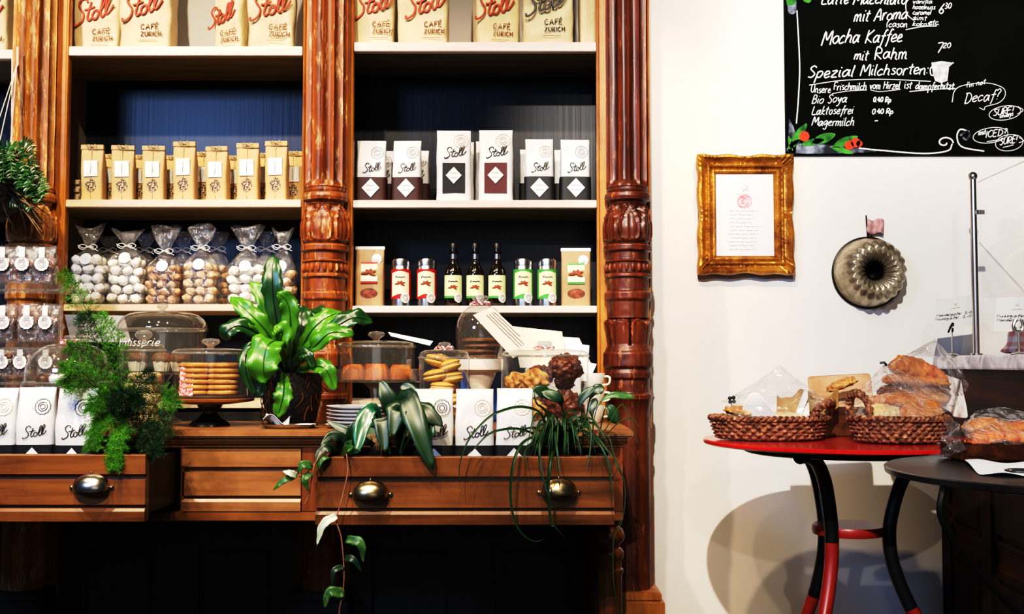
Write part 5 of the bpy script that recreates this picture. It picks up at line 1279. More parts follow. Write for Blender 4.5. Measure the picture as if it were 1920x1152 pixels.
# bundt pan hung on the wall
bc = at(1630, 511, 3.34); bx, bz = bc.x, bc.z; rb = 66 / F * 3.34
bp = thing('bundt_pan', 'tarnished metal bundt cake pan hanging on the cream wall by a faded ribbon', 'cake pan', (bx, 3.35, bz - rb))
mx = Matrix.Translation((bx, YW - .003, bz)) @ Matrix.Rotation(PI / 2, 4, 'X')
prof_b = [(.98, 0), (1.0, .004), (.97, .012), (.94, .030), (.89, .060), (.80, .086), (.66, .098), (.52, .098), (.40, .090), (.29, .076), (.24, .050)]
prof_b = [(r * rb, z) for r, z in prof_b]
fine = []
for i in range(len(prof_b) - 1):
    for k in range(4): t = k / 4; fine.append((prof_b[i][0] * (1 - t) + prof_b[i + 1][0] * t, prof_b[i][1] * (1 - t) + prof_b[i + 1][1] * t))
fine.append(prof_b[-1])
def swirl(r, z, a):
    k = r / rb
    if k > .96 or k < .25: return r
    sw = a * 10 + (1 - k) * 6
    amp = .0052 * math.sin(PI * min(1, max(0, (k - .24) / .74))) ** .5
    return r + amp * (abs(math.sin(sw / 1)) * 2 - 1)
obj('fluted_shell', MB().lathe(fine, n=256, fn=swirl, mtx=mx), m_pan, bp, 'full')
obj('rim', MB().tube([mx @ V((rb * 1.0 * math.cos(t), rb * math.sin(t), .003)) for t in [2 * PI * i / 64 for i in range(64)]], .0042, n=8, closed=True), m_panrim, bp)
obj('centre_tube', MB().lathe([(.25 * rb, .070), (.225 * rb, .076), (.21 * rb, .070), (.20 * rb, 0), (0, 0)], n=40, mtx=mx), m_panrim, bp)
hk = at(1630, 443, 3.35)
obj('hanging_loop', MB().tube([V((hk.x - .006, 3.352, hk.z - .01)), V((hk.x - .004, 3.345, hk.z + .006)), V((hk.x + .005, 3.345, hk.z + .006)), V((hk.x + .006, 3.352, hk.z - .01))], .003, n=8), m_panrim, bp)
def flagf(u, v):
    a = at(1623 + 0, 0, 3.34); px = 1624 + 33 * u; py = 408 + 7 * u + 26 * v * (1 - .25 * u) + 4 * math.sin(u * 6) + 8 * u * v
    p = at(px, py, 3.338); return V((p.x, 3.338 - .006 * math.sin(u * 9 + v), p.z))
obj('cloth_ribbon', MB().grid(flagf, 16, 5), m_flag, bp, 'full', solid=.001)
obj('ribbon_pin', MB().tube([at(1624, 404, 3.335), at(1627, 442, 3.335)], .0022, n=6), m_panrim, bp)

# ============================================================ COUNTER AT THE RIGHT
A = V((1.276, YW - .006, 0)); B_ = V((1.214, 2.36, 0)); dv = (B_ - A).normalized(); nv = V((dv.y, -dv.x, 0))   # nv points left
if nv.x > 0: nv = -nv
def cpt(s, o, z): p = A + dv * s + nv * o; return V((p.x, p.y, z))      # s along the face towards the camera, o outwards
Lc = (B_ - A).length
def cbox(mb, s0, s1, o0, o1, z0, z1):
    mb.add([cpt(s0, o0, z0), cpt(s1, o0, z0), cpt(s1, o1, z0), cpt(s0, o1, z0), cpt(s0, o0, z1), cpt(s1, o0, z1), cpt(s1, o1, z1), cpt(s0, o1, z1)],
           [(0, 3, 2, 1), (4, 5, 6, 7), (0, 1, 5, 4), (1, 2, 6, 5), (2, 3, 7, 6), (3, 0, 4, 7)]); return mb
ZM = .970
ct = thing('sales_counter', 'dark walnut panelled counter under grey veined marble at the right edge', 'counter', cpt(.5, -.3, 0))
mt = obj('marble_top', cbox(MB(), 0, Lc, .0, -.62, ZM - .040, ZM), m_marble, ct, False, bev=.006)
obj('counter_body', cbox(MB(), .0, Lc - .02, -.035, -.60, .08, ZM - .0405), m_counter, ct, False)
obj('counter_plinth', cbox(MB(), 0, Lc - .03, -.022, -.60, 0, .08), m_counter_z, ct, False)
obj('top_frieze', cbox(MB(), .0, Lc - .01, -.020, -.034, ZM - .21, ZM - .041), m_counter, ct, False)
fz = obj('cornice_moulding', cbox(cbox(MB(), .0, Lc - .01, -.012, -.034, ZM - .225, ZM - .205), .0, Lc - .01, -.016, -.034, ZM - .235, ZM - .226), m_counter, ct, False)
for s in (.0, .33, .66, .95):
    obj('counter_post', cbox(MB(), s, min(Lc - .02, s + .07), -.018, -.036, .08, ZM - .235), m_counter_z, ct, False)
    if s < .9:
        for z0, z1 in ((.16, .40), (.47, .70)):
            cbx = MB(); cbox(cbx, s + .10, s + .29, -.022, -.036, z0 + .03, z1 - .03)
            for a0, a1, b0, b1 in ((s + .08, s + .31, z0, z0 + .014), (s + .08, s + .31, z1 - .014, z1), (s + .08, s + .094, z0, z1), (s + .296, s + .31, z0, z1)): cbox(cbx, a0, a1, -.024, -.036, b0, b1)
            obj('counter_panel', cbx, m_counter_z, ct, False)
# guard posts and glass
pz = cpt(.295, -.028, ZM)
px_, py_ = pz.x, pz.y
gp = thing('guard_post', 'slim steel post with ball finial at the left end of the counter glass', 'post', (px_, py_, ZM + .0006))
zb = zat(331, py_)
obj('post_tube', MB().tube([V((px_, py_, ZM + .0006)), V((px_, py_, zb - .008))], .0088, n=20), m_steel, gp)
obj('ball_finial', MB().ball((px_, py_, zb), .0125, n=24, m=16), m_steel, gp)
obj('glass_clip', MB().box(px_ + .004, px_ + .026, py_ - .012, py_ - .004, zat(403, py_), zat(395, py_)), m_steel, gp, False)
obj('post_flange', MB().lathe([(0, 0), (.016, 0), (.016, .004), (.010, .006)], (px_, py_, ZM + .0008), n=24), m_steel, gp)
g0, g1 = cpt(.32, -.034, 0), cpt(Lc - .03, -.034, 0)
gg = thing('counter_glass', 'clear upright glass guard running along the marble counter', 'glass guard', (g0.x, g0.y, ZM))
zg = zb - .02
q = [V((g0.x, g0.y, ZM + .012)), V((g1.x, g1.y, ZM + .012)), V((g1.x, g1.y, zg)), V((g0.x, g0.y, zg))]
q2 = [p + nv * .004 for p in q]
obj('glass_pane', MB().add(q + q2, [(0, 1, 2, 3), (7, 6, 5, 4), (0, 4, 5, 1), (1, 5, 6, 2), (2, 6, 7, 3), (3, 7, 4, 0)]), m_pane, gg, False)
obj('pane_edge', MB().tube([q[3], q[2]], .0016, n=5), m_steel, gg)
# price cards on holders
def on_counter(px, Y): return V(((px - 960) / F * Y, Y, ZM))
m_pcard = M('pale_price_card', (.74, .73, .68), rough=.6)
t = thing('price_card_holder', 'little steel clip stand on the marble holding the tilted price card', 'card holder', on_counter(1785, 3.16) + V((0, 0, .0006)))
b = on_counter(1785, 3.16)
obj('holder_base', MB().lathe([(0, 0), (.018, 0), (.015, .003), (.004, .006), (.0022, .010)], b + V((0, 0, .0006)), n=24), m_steel, t)
obj('holder_stem', MB().tube([b + V((0, 0, .006)), V((b.x, b.y, zat(616, 3.16)))], .0022, n=8), m_steel, t)
obj('clip', MB().tube(cr([at(1778, 624, 3.130), at(1783, 612, 3.132), at(1787, 607, 3.136), at(1786, 622, 3.155)], 4), .0030, n=6), m_iron, t)
def pcard(pts, label, words, base, tt):
    t = card('price_card', label, pts, m_pcard, group=None); t.location.z = t.location.z
    a, bb, c, d = pts; nrm = (bb - a).cross(d - a).normalized(); nrm = nrm if nrm.y < 0 else -nrm
    mp = lambda u, v: a.lerp(bb, u).lerp(d.lerp(c, u), v) + nrm * .0012
    for i, w in enumerate(words):
        st, wd = text_strokes(w, jitter=.05, slant=0, curve=False)
        obj('printed_line', ink(MB(), st, lambda x, y: mp(tt[0] + x / wd * tt[1], .58 + i * .12 - y * .011), .0006, n=4), m_black, t)
    em = MB()
    for q in ([(.42, .18), (.47, .26), (.52, .17)], [(.44, .28), (.48, .21), (.54, .29)], [(.36, .37), (.45, .355), (.60, .35)]): em.tube([mp(*p) for p in q], .0005, n=4)
    obj('small_emblem', em, m_inkgold, t)
    return t
pcard([at(1757, 562, 3.14), at(1834, 552, 3.14), at(1828, 612, 3.14), at(1746, 619, 3.14)], 'tilted white price card in front of the steel post', ['Mandelgipfel  2.80', 'Nussgipfel  2.80'], b, (.06, .84))
b = on_counter(1910, 2.74)
t = thing('price_card_holder', 'steel holder with a U-shaped fork at the right frame edge', 'card holder', b + V((0, 0, .0006)))
obj('holder_base', MB().lathe([(0, 0), (.020, 0), (.017, .003), (.004, .006), (.0025, .010)], b + V((0, 0, .0006)), n=24), m_steel, t)
obj('holder_stem', MB().tube([b + V((0, 0, .006)), at(1910, 622, 2.74)], .0026, n=8), m_steel, t)
obj('fork', MB().tube(cr([at(1904, 600, 2.74), at(1900, 612, 2.74), at(1904, 621, 2.74), at(1914, 621, 2.74), at(1918, 612, 2.74), at(1915, 600, 2.74)], 5), .004, n=8), m_steel, t)
pcard([at(1868, 558, 2.77), at(1950, 556, 2.77), at(1950, 622, 2.77), at(1862, 622, 2.77)], 'white price card behind the U-shaped holder', ['Nussgipfel', 'Mandelgipfel'], b, (.05, .62))
# checked cloth bag
t = thing('checked_cloth', 'folded red and white checked cloth on the marble behind the price card', 'cloth', on_counter(1885, 2.90) + V((0, 0, .0006)))
bb_ = on_counter(1908, 2.93) + V((.034, 0, 0))
def cloth(u, v):
    a = u * 2 * PI; k = [(.0, .0), (.075, .002), (.080, .012), (.066, .020), (.062, .045), (.052, .075), (.030, .088), (.0, .09)][min(7, int(v * 7 + .001))]
    w = 1 + .08 * math.sin(a * 5 + v * 6)
    return V((bb_.x + k[0] * w * math.cos(a), bb_.y + k[0] * .6 * w * math.sin(a), bb_.z + .001 + k[1]))
mb = MB().grid(cloth, 40, 7); mb.uv = [(i / 40 * 4, j / 7 * 2) for j in range(8) for i in range(41)]
obj('cloth', mb, m_check, t, 'full', sub=1)

# ============================================================ RED TABLE
ZR = .763; rtx, rty, rtr = .815, 2.70, .345
t = thing('red_bistro_table', 'round red enamel bistro table with curved iron legs against the wall', 'table', (rtx, rty, 0))
obj('table_top', MB().lathe([(0, ZR - .012), (rtr - .004, ZR - .012), (rtr, ZR - .009), (rtr, ZR - .003), (rtr - .003, ZR), (0, ZR)], (rtx, rty, 0), n=96), m_redtable, t)
ZWR = zat(992, rty)
obj('waist_shelf', MB().lathe([(0, ZWR - .012), (.083, ZWR - .012), (.085, ZWR - .006), (.085, ZWR + .006), (.083, ZWR + .010), (0, ZWR + .010)], (rtx, rty, 0), n=48), m_redleg, t)
for ang in (230, 350, 110):
    a = math.radians(ang); P = [(.26, ZR - .026), (.21, ZR - .028), (.165, ZR - .050), (.128, ZR - .095), (.104, ZWR + .05), (.095, ZWR - .01), (.102, ZWR - .08), (.135, ZWR - .17), (.19, ZWR - .27), (.27, .14), (.32, .017)]
    pts = cr([V((rtx + r * math.cos(a), rty + r * math.sin(a), z)) for r, z in P], 6)
    k = next(i for i, p in enumerate(pts) if p.z < ZWR - .02)
    l = obj('leg', MB().tube(pts, .0165, n=12), m_iron, t)
    l.data.materials.append(m_redleg)
    for p in l.data.polygons:
        if p.center.z < (ZWR - .02 if ang == 230 else .36) : p.material_index = 1
ring = obj('apron_ring', MB().tube([V((rtx + .24 * math.cos(x), rty + .24 * math.sin(x), ZR - .022)) for x in [2 * PI * i / 48 for i in range(48)]], .010, n=8, closed=True), m_iron, t)
obj('foot_brace', MB().tube([V((rtx + .23 * math.cos(x), rty + .23 * math.sin(x), .235)) for x in [2 * PI * i / 48 for i in range(48)]], .009, n=8, closed=True), m_redleg, t)
# ============================================================ BLACK TABLE
ZK = .765; kx, ky, kr = 1.0, 1.88, .35
t = thing('black_side_table', 'low-edged black metal table with thin curved rods, in front of the counter', 'table', (kx, ky, 0))
obj('table_top', MB().lathe([(0, ZK - .010), (kr - .006, ZK - .010), (kr, ZK - .008), (kr + .002, ZK + .001), (kr - .001, ZK + .003), (kr - .006, ZK), (0, ZK)], (kx, ky, 0), n=96), m_blacktop, t)
for ang in (200, 320, 80):
    a = math.radians(ang)
    P = [(kr - .015, ZK - .012), (kr - .01, ZK - .06), (kr - .06, ZK - .13), (kr - .16, ZK - .22), (.05, ZK - .34), (-.10, ZK - .46), (-.20, .12), (-.25, .006)]
    obj('leg', MB().tube(cr([V((kx + r * math.cos(a) + .03 * (i > 3), ky + r * math.sin(a), z)) for i, (r, z) in enumerate(P)], 8), .0062, n=8), m_iron, t)

# ============================================================ BASKETS AND BREAD
def basket(cx, cy, rx, ry, h, z, label, handles, seed=0):
    t = thing('wicker_basket', label, 'basket', (cx, cy, z + .0008))
    NA, NZ = 220, 28
    def f(u, v):
        a = 2 * PI * u; k = .86 + .14 * v ** .7; rows = 6; cols = 34
        ph = (math.floor(v * rows) % 2) * PI
        b = .0045 * math.sin(a * cols / 1 + ph) * math.sin(PI * ((v * rows) % 1)) + .003 * math.sin(PI * ((v * rows) % 1))
        b += .002 * noise.noise(V((a * 9, v * 12, seed)))
        return V((cx + (rx * k + b) * math.cos(a), cy + (ry * k + b) * math.sin(a), z + .003 + h * v))
    w = obj('woven_wall', MB().grid(f, NA, NZ, closeu=True), m_wicker, t, 'full')
    obj('basket_floor', MB().lathe([(0, 0), (1, 0)], n=48, mtx=Matrix.Translation((cx, cy, z + .004)) @ Matrix.Diagonal((rx * .86, ry * .86, 1, 1))), m_wicker, t)
    for k in (0, 1):
        rp = MB(); P = []
        for i in range(160):
            a = 2 * PI * i / 160; tw_ = a * 30 + k * PI
            P.append(V((cx + (rx + .004 * math.cos(tw_)) * math.cos(a), cy + (ry + .004 * math.cos(tw_)) * math.sin(a), z + h + .004 * math.sin(tw_) + .002)))
        obj('braided_rim', rp.tube(P, .0045, n=6, closed=True), m_wicker, t)
    for (ang, hw, hh, lean) in handles:
        for k in (0, 1):
            P = []; a0 = math.radians(ang)
            for i in range(70):
                s = i / 69; th = PI * s; a = a0 + hw * math.cos(th); tw_ = s * 34 + k * PI
                r2 = 1 + lean * math.sin(th); up = hh * math.sin(th) ** .7 if 0 < s < 1 else 0
                base = V((cx + rx * math.cos(a) * r2, cy + ry * math.sin(a) * r2, z + h + up)); o = V((math.cos(a), math.sin(a), 0)) * .0055 * math.cos(tw_) + V((0, 0, .0055 * math.sin(tw_)))
                P.append(base + o)
            obj('twisted_handle', MB().tube(P, .0058, n=7), m_wicker, t)
    return t
basket(.622, 2.685, .140, .088, .052, ZR, 'oval wicker basket at the left on the red table, with white paper liner', [(-28, .36, .040, .10)], 1)
basket(.905, 2.60, .112, .095, .056, ZR, 'deeper wicker basket in the middle of the red table, right of the first', [(200, .38, .060, .02)], 2)
# liner paper in basket 1
def sheet(name, label, cat, f, nu, nv_, mat, loc, solid=.0006, sub=1, group=None):
    t = thing(name, label, cat, loc, group); obj('sheet' if 'bag' not in name else 'film', MB().grid(f, nu, nv_), mat, t, 'full', solid=solid, sub=sub); return t
def liner(u, v):
    a = 2 * PI * u; k = .10 + .86 * v; up = (.010 + .105 * max(0, v - .5) * max(.3, 1 + .9 * math.sin(a * 3 + 1) + .4 * math.sin(a * 5)))
    return V((.622 + .106 * k * math.cos(a) * (1 if v < .8 else .97), 2.685 + .062 * k * math.sin(a), ZR + up))
sheet('basket_liner', 'white paper liner with raised corners inside the left basket', 'paper liner', liner, 36, 8, m_liner, (.622, 2.685, ZR + .006))
def loaf(name, label, cat, c, rx, ry, rz, mat, rot=(0, 0, 0), nz=.12, cuts=0, group=None, seed=0, bend=0):
    t = thing(name, label, cat, (c[0], c[1], c[2] - rz), group)
    mx = Matrix.Rotation(rot[2], 4, 'Z') @ Matrix.Rotation(rot[1], 4, 'Y') @ Matrix.Rotation(rot[0], 4, 'X')
    def f(u, v):
        a = 2 * PI * u; b = PI * v; x = -math.cos(b); s = math.sin(b) ** .62
        y, z = math.cos(a) * s, math.sin(a) * s
        q = V((x * 2, y, z)); k = 1 + nz * noise.noise(q * 2.2 + V((seed, 0, 0)))
        if cuts and z > 0: k -= .13 * math.exp(-((((x * cuts + y * .8) % 1.0) - .5) / .16) ** 2) * z * s
        zz = z * rz * k * (1 if z > 0 else .8) + bend * (1 - x * x)
        return mx @ V((x * rx * k, y * ry * k, zz)) + V(c)
    obj('crust', MB().grid(f, 28, 36, closeu=True), mat, t, 'full'); return t
# left basket contents
loaf('seeded_roll', 'small brown nutty roll at the left end of the left basket', 'roll', (.553, 2.665, ZR + .067), .042, .022, .014, m_pastry, (0, .18, .1), .3)
loaf('flat_loaf', 'pale loaf lying in the left basket liner', 'bread', (.65, 2.70, ZR + .045), .075, .032, .022, m_breadpale, (0, 0, .1), .1, 3)
def parchf(u, v):
    px = 1455 + 125 * u; top = 735 + 12 * math.sin(u * 11) - 6 * u; p = at(px, top + (785 - top) * v, 2.735 - .02 * v); return V((p.x, p.y, max(p.z, ZR + .075 - .0 * v)))
sheet('browned_paper', 'torn browned baking paper at the back of the left basket', 'baking paper', lambda u, v: (lambda p: V((p.x, 2.725 + .006 * math.sin(u * 14), p.z)))(at(1456 + 118 * u, 738 + 9 * math.sin(u * 11) + 3 * math.sin(u * 31) + 40 * v, 2.725)), 24, 4, m_parch, (.69, 2.725, ZR + .03))
# wooden tray at the back
bx0, bx1 = .74, 1.06
t = thing('wooden_tray', 'flat wooden tray with paper at the back of the red table', 'tray', (.90, 2.86, ZR + .0008))
obj('tray_floor', MB().box(bx0, bx1, 2.80, 2.93, ZR + .001, ZR + .008), m_boxwood, t, False)
for a, b, c, d in ((bx0, bx1, 2.792, 2.80), (bx0, bx1, 2.93, 2.938), (bx0 - .008, bx0, 2.792, 2.938), (bx1, bx1 + .008, 2.792, 2.938)): obj('tray_side', MB().box(a, b, c, d, ZR + .001, ZR + .075, b=.002), m_boxwood, t, False)
for k, (px, py, nm) in enumerate([(1565, 735, 'left'), (1600, 722, 'upper')]):
    pass
def pap(u, v):
    p = at(1517 + 120 * u, 706 - 6 * u + 64 * v, 2.82 + .06 * (1 - v)); return V((p.x, 2.90 - .09 * v, p.z))
sheet('brown_wrapping', 'brown paper sheet rising from the wooden tray behind the baskets', 'paper', pap, 10, 6, M('faded_brown_paper', (.45, .24, .12), (.62, .42, .28), rough=.7, scale=(10, 10, 10)), (.86, 2.85, ZR + .06))
BR = 'long loaves piled on the wooden tray'
loaf('pastry_twist', 'small golden pastry on the brown paper behind the baskets', 'pastry', tuple(at(1578, 722, 2.79)), .038, .018, .013, m_pastry, (0, -.35, 0), .3)
loaf('long_loaf', 'lowest long loaf of the pile behind the middle basket', 'bread', tuple(at(1705, 752, 2.745)), .098, .032, .025, m_bread, (0, -.04, .05), .08, 5, BR, 2)
loaf('long_loaf', 'dark-crusted loaf in the middle of the bread pile', 'bread', tuple(at(1712, 733, 2.80)), .088, .032, .022, m_breaddark, (0, -.03, 0), .1, 4, BR, 5)
loaf('long_loaf', 'golden long loaf under the round loaf on the bread pile', 'bread', tuple(at(1718, 716, 2.79)), .085, .032, .020, m_bread, (0, .06, 0), .1, 5, BR, 9)
loaf('round_loaf', 'round golden loaf on top of the bread pile', 'bread', tuple(at(1708, 694, 2.80)), .050, .040, .034, m_bread, (0, .25, .2), .18, 3, None, 4)
loaf('croissant', 'golden croissant on the right of the round loaf', 'pastry', tuple(at(1748, 702, 2.79)), .045, .026, .020, m_cake, (0, .5, .2), .2, 6, None, 6)
loaf('braided_roll', 'pale flaky roll in the middle basket, seen through cellophane', 'roll', (.862, 2.585, ZR + .062), .046, .034, .028, m_breadpale, (0, 0, .3), .2, 4)
loaf('oval_loaf', 'speckled oval loaf at the right of the middle basket', 'bread', (.955, 2.60, ZR + .066), .056, .034, .030, m_bread, (0, -.15, .1), .12, 4)
# white cloth at right back
def wc(u, v):
    p = at(1770 + 42 * u, 694 + 10 * math.sin(u * 2.4) + 72 * v + 12 * u, 2.83); return V((p.x, 2.84 + .02 * math.sin(u * 8 + v * 3), p.z))
sheet('white_bread_cloth', 'white cloth hanging at the right of the bread pile', 'cloth', wc, 10, 8, m_liner, (1.08, 2.84, ZR + .06), solid=.002)
# cellophane
def tent(name, label, apex, ring, n=40, m=14, seed=0, mat=None, sag=.25):
    """film gathered at an apex, spreading to a ring of points"""
    t = thing(name, label, 'cellophane', V((sum(p.x for p in ring) / len(ring), sum(p.y for p in ring) / len(ring), min(p.z for p in ring))))
    rg = cr([tuple(p) for p in ring + ring[:1]], max(2, n // len(ring)))[:-1]; k = len(rg)
    def f(u, v):
        i = int(round(u * k)) % k; p = apex.lerp(rg[i], v)
        p.z -= sag * v * (1 - v) * (apex.z - rg[i].z)
        q = noise.noise(V((i * .55, v * 5, seed))); p += V((q, noise.noise(V((i * .4, v * 5, seed + 5))), q * .6)) * .008 * (v + .1)
        fold = .006 * v * math.sin(i * 2 * PI / k * 9 + seed); p += (rg[i] - apex).cross(V((0, 0, 1))).normalized() * fold
        return p
    obj('film', MB().grid(f, k, m, closeu=True), mat or m_film2, t, 'full'); return t
tent('cellophane_wrap', 'peaked cellophane over the left basket', at(1462, 684, 2.70), [V((.50, 2.66, ZR + .09)), V((.54, 2.60, ZR + .062)), V((.66, 2.585, ZR + .064)), V((.745, 2.63, ZR + .095)), V((.77, 2.72, ZR + .09)), V((.66, 2.765, ZR + .085)), V((.53, 2.75, ZR + .09))], seed=1)
tw_ = tent('cellophane_wrap', 'cellophane gathered to a point between the baskets and the bread pile', at(1656, 684, 2.68), [at(1575, 760, 2.70), at(1610, 790, 2.56), at(1690, 790, 2.50), at(1770, 775, 2.56), at(1798, 750, 2.72), at(1760, 720, 2.76), at(1640, 735, 2.76)], seed=4)
obj('black_tie', MB().tube([at(1650, 681, 2.675), at(1658, 680, 2.67), at(1662, 685, 2.68)], .003, n=8), m_iron, tw_)
tent('cellophane_wrap', 'cellophane sheet over the round loaf and the bread pile', at(1752, 636, 2.80), [at(1655, 690, 2.72), at(1690, 735, 2.70), at(1775, 745, 2.70), at(1812, 735, 2.80), at(1800, 690, 2.86), at(1720, 668, 2.87)], seed=8, sag=.1)
t = thing('cherry_pick', 'tiny black checked ornament above the roll in the left basket', 'ornament', at(1372, 763, 2.66))
obj('pick_rod', MB().tube([at(1371, 775, 2.66), at(1372, 752, 2.66)], .0010, n=6), m_iron, t)
for dx, dy in ((-3.5, -3), (3.5, -4), (-3, 4), (4, 3.5)): obj('pick_bead', MB().ball(at(1372 + dx, 750 + dy, 2.66), .0048, n=12, m=8), m_iron, t)
# tray with filled pastries on the black table
ty0 = 2.055
tx0 = at(1806, 850, ty0).x
t = thing('baking_tray', 'dark metal baking tray of filled pastries on the black table', 'tray', (tx0 + .12, ty0 + .06, ZK + .001))
zt1 = ZK + .034
obj('tray_floor', MB().box(tx0, tx0 + .30, ty0, ty0 + .09, ZK + .0035, ZK + .007), m_counter, t, False)
for a, b, c, d in ((tx0, tx0 + .30, ty0 - .006, ty0), (tx0, tx0 + .30, ty0 + .09, ty0 + .096), (tx0 - .006, tx0, ty0 - .006, ty0 + .096), (tx0 + .30, tx0 + .306, ty0 - .006, ty0 + .096)): obj('tray_side', MB().box(a, b, c, d, ZK + .0035, zt1, b=.002), m_counter, t, False)
TP = 'filled pastries on the dark baking tray'
for k, (px, py, y, mm, rot, nm) in enumerate([(1846, 823, 2.07, m_cake, -.12, 'front left'), (1905, 823, 2.07, m_cake, .1, 'front right'), (1880, 806, 2.13, m_bread, .1, 'upper'), (1838, 800, 2.15, m_bread, -.2, 'rear left'), (1925, 805, 2.13, m_cake, 0, 'rear right')]):
    loaf('filled_pastry', 'orange filled pastry, %s on the dark baking tray' % nm, 'pastry', tuple(at(px, py, y)), .034, .026, .016, mm, (0, rot, rot), .2, 3, TP, k)
tw_ = tent('cellophane_bag', 'crinkled cellophane bag tied with a puff, lying over the baking tray', at(1803, 808, 1.99), [at(1812, 790, 2.02), at(1850, 766, 2.10), at(1925, 775, 2.12), at(1935, 830, 2.02), at(1860, 832, 2.02), at(1820, 826, 2.01)], seed=12, sag=0)
obj('tie_puff', MB().grid(lambda u, v: (lambda a, b: at(1782 + 20 * math.cos(a) * (b ** .6) + 2 * math.sin(a * 7), 815 + 26 * math.sin(a) * (b ** .6) - 4 * b + 2 * math.sin(a * 5), 1.98 - .02 * b * math.cos(a * 3)))(2 * PI * u, v), 40, 8, closeu=True), m_film, tw_, 'full')
obj('film_tail', MB().grid(lambda u, v: (lambda p: V((p.x, p.y + .004 * math.sin(u * 9 + v * 4), p.z)))(at(1800 - 65 * u + 12 * v, 820 + 40 * u + 22 * v * (1 - u * .4), 1.985 - .01 * u)), 16, 8), m_film2, tw_, 'full')
# napkin and tongs on black table
def npf(u, v):
    a = at(1800 + 120 * u + 30 * v, 865 + 6 * u + 26 * v, 1.9); r = F * (H - ZK) ; 
    Y = r / max(1, (865 + 6 * u + 26 * v) - 680) * 1.0
    X = (1800 + 135 * u + 30 * v - 960) / F * Y
    return V((X, Y, ZK + .004 + .003 * math.sin(u * 8 + v * 5)))
sheet('paper_napkin', 'white paper napkin lying on the black table', 'napkin', npf, 10, 6, m_white, (1.0, 1.95, ZK + .002), solid=.001)
t = thing('pastry_tongs', 'steel pastry tongs resting on the napkin at the right edge', 'tongs', (.97, 1.86, ZK + .008))
yq = F * (H - ZK - .012) / (885 - 680)
for s in (-1, 1):
    obj('tong_arm', MB().tube(cr([V((.81 + .0, yq + s * .004, ZK + .014)), V((.86, yq + s * .016, ZK + .016)), V((.92, yq + s * .020, ZK + .015)), V((1.0, yq - .02 + s * .008, ZK + .014))], 6), .0030, n=8), m_steel, t)
    obj('tong_scoop', MB().tube([V((.80 + .02 * math.cos(x), yq + s * .008 + .012 * math.sin(x), ZK + .015)) for x in [2 * PI * i / 16 for i in range(16)]], .0022, n=6, closed=True), m_steel, t)
# ============================================================ PLANTS
CAMP = V((0, 0, H))
def leafmesh(mb, pts, w, fold=.22, ripple=0, rf=9, n=16, prof=None, seed=0, twist=0):
    """leaf blade along a spline, facing roughly the room"""
    P = cr(pts, max(2, n // (len(pts) - 1))); m = len(P); prof = prof or (lambda t: math.sin(PI * min(1, t * .92 + .06)) ** .75 * (1 - .15 * t))
    o = len(mb.v); C_ = (-1, -.55, 0, .55, 1); L = 0
    for i, p in enumerate(P):
        t = i / (m - 1); tg = (P[min(i + 1, m - 1)] - P[max(i - 1, 0)]).normalized()
        nr = (V((0, -1, .45)) + V((math.sin(twist) * .8, 0, 0))).normalized(); sd = tg.cross(nr)
        if sd.length < .05: sd = V((1, 0, 0))
        sd.normalize(); nn = sd.cross(tg).normalized()
        if nn.y > 0: nn = -nn
        ww = w * max(.02, prof(t))
        for k, c in enumerate(C_):
            rp = ripple * w * math.sin(t * rf * PI + (1.7 if c > 0 else 0) + seed) * abs(c) ** 1.5
            edge = 1 + (.10 * math.sin(t * rf * 2.2 * PI + seed + c) if ripple and abs(c) == 1 else 0)
            mb.v.append(tuple(p + sd * c * ww * edge + nn * (fold * abs(c) * ww + rp)))
    for i in range(m - 1):
        for k in range(4): mb.f.append((o + i * 5 + k, o + i * 5 + k + 1, o + i * 5 + 6 + k, o + i * 5 + 5 + k))
    return P
def pl(*q): return [at(a, b, y) for a, b, y in q]

# --- bird's nest fern
xn = px2(547, 2.71)
t = thing('birds_nest_fern', 'large bright green fern with broad wavy leaves in a black bark pot', 'potted plant', (xn, 2.71, ZT + .0006))
hp = zat(700, 2.71) - ZT
obj('bark_pot', MB().lathe([(0, 0), (.052, 0), (.060, .01), (.070, hp * .5), (.073, hp * .8), (.068, hp), (.06, hp - .008), (0, hp - .008)], n=48, fn=lambda r, z, a: r + .003 * noise.noise(V((a * 5, z * 90, 1))) if r > .02 else r), m_pot, t, world=False)
rt = MB()
rr = random.Random(3)
for k in range(34):
    a = rr.uniform(0, 2 * PI); z = rr.uniform(.3, 1) * hp; q = V((xn + .071 * math.cos(a), 2.71 + .071 * math.sin(a), ZT + z))
    rt.tube(cr([q, q + V((rr.uniform(-.01, .01), -.002 if math.sin(a) < 0 else .002, -.015)), q + V((rr.uniform(-.02, .02), 0, -.035))], 3), .0012, n=4)
ro = obj('hanging_roots', rt, m_desk, t); ro['kind'] = 'stuff'
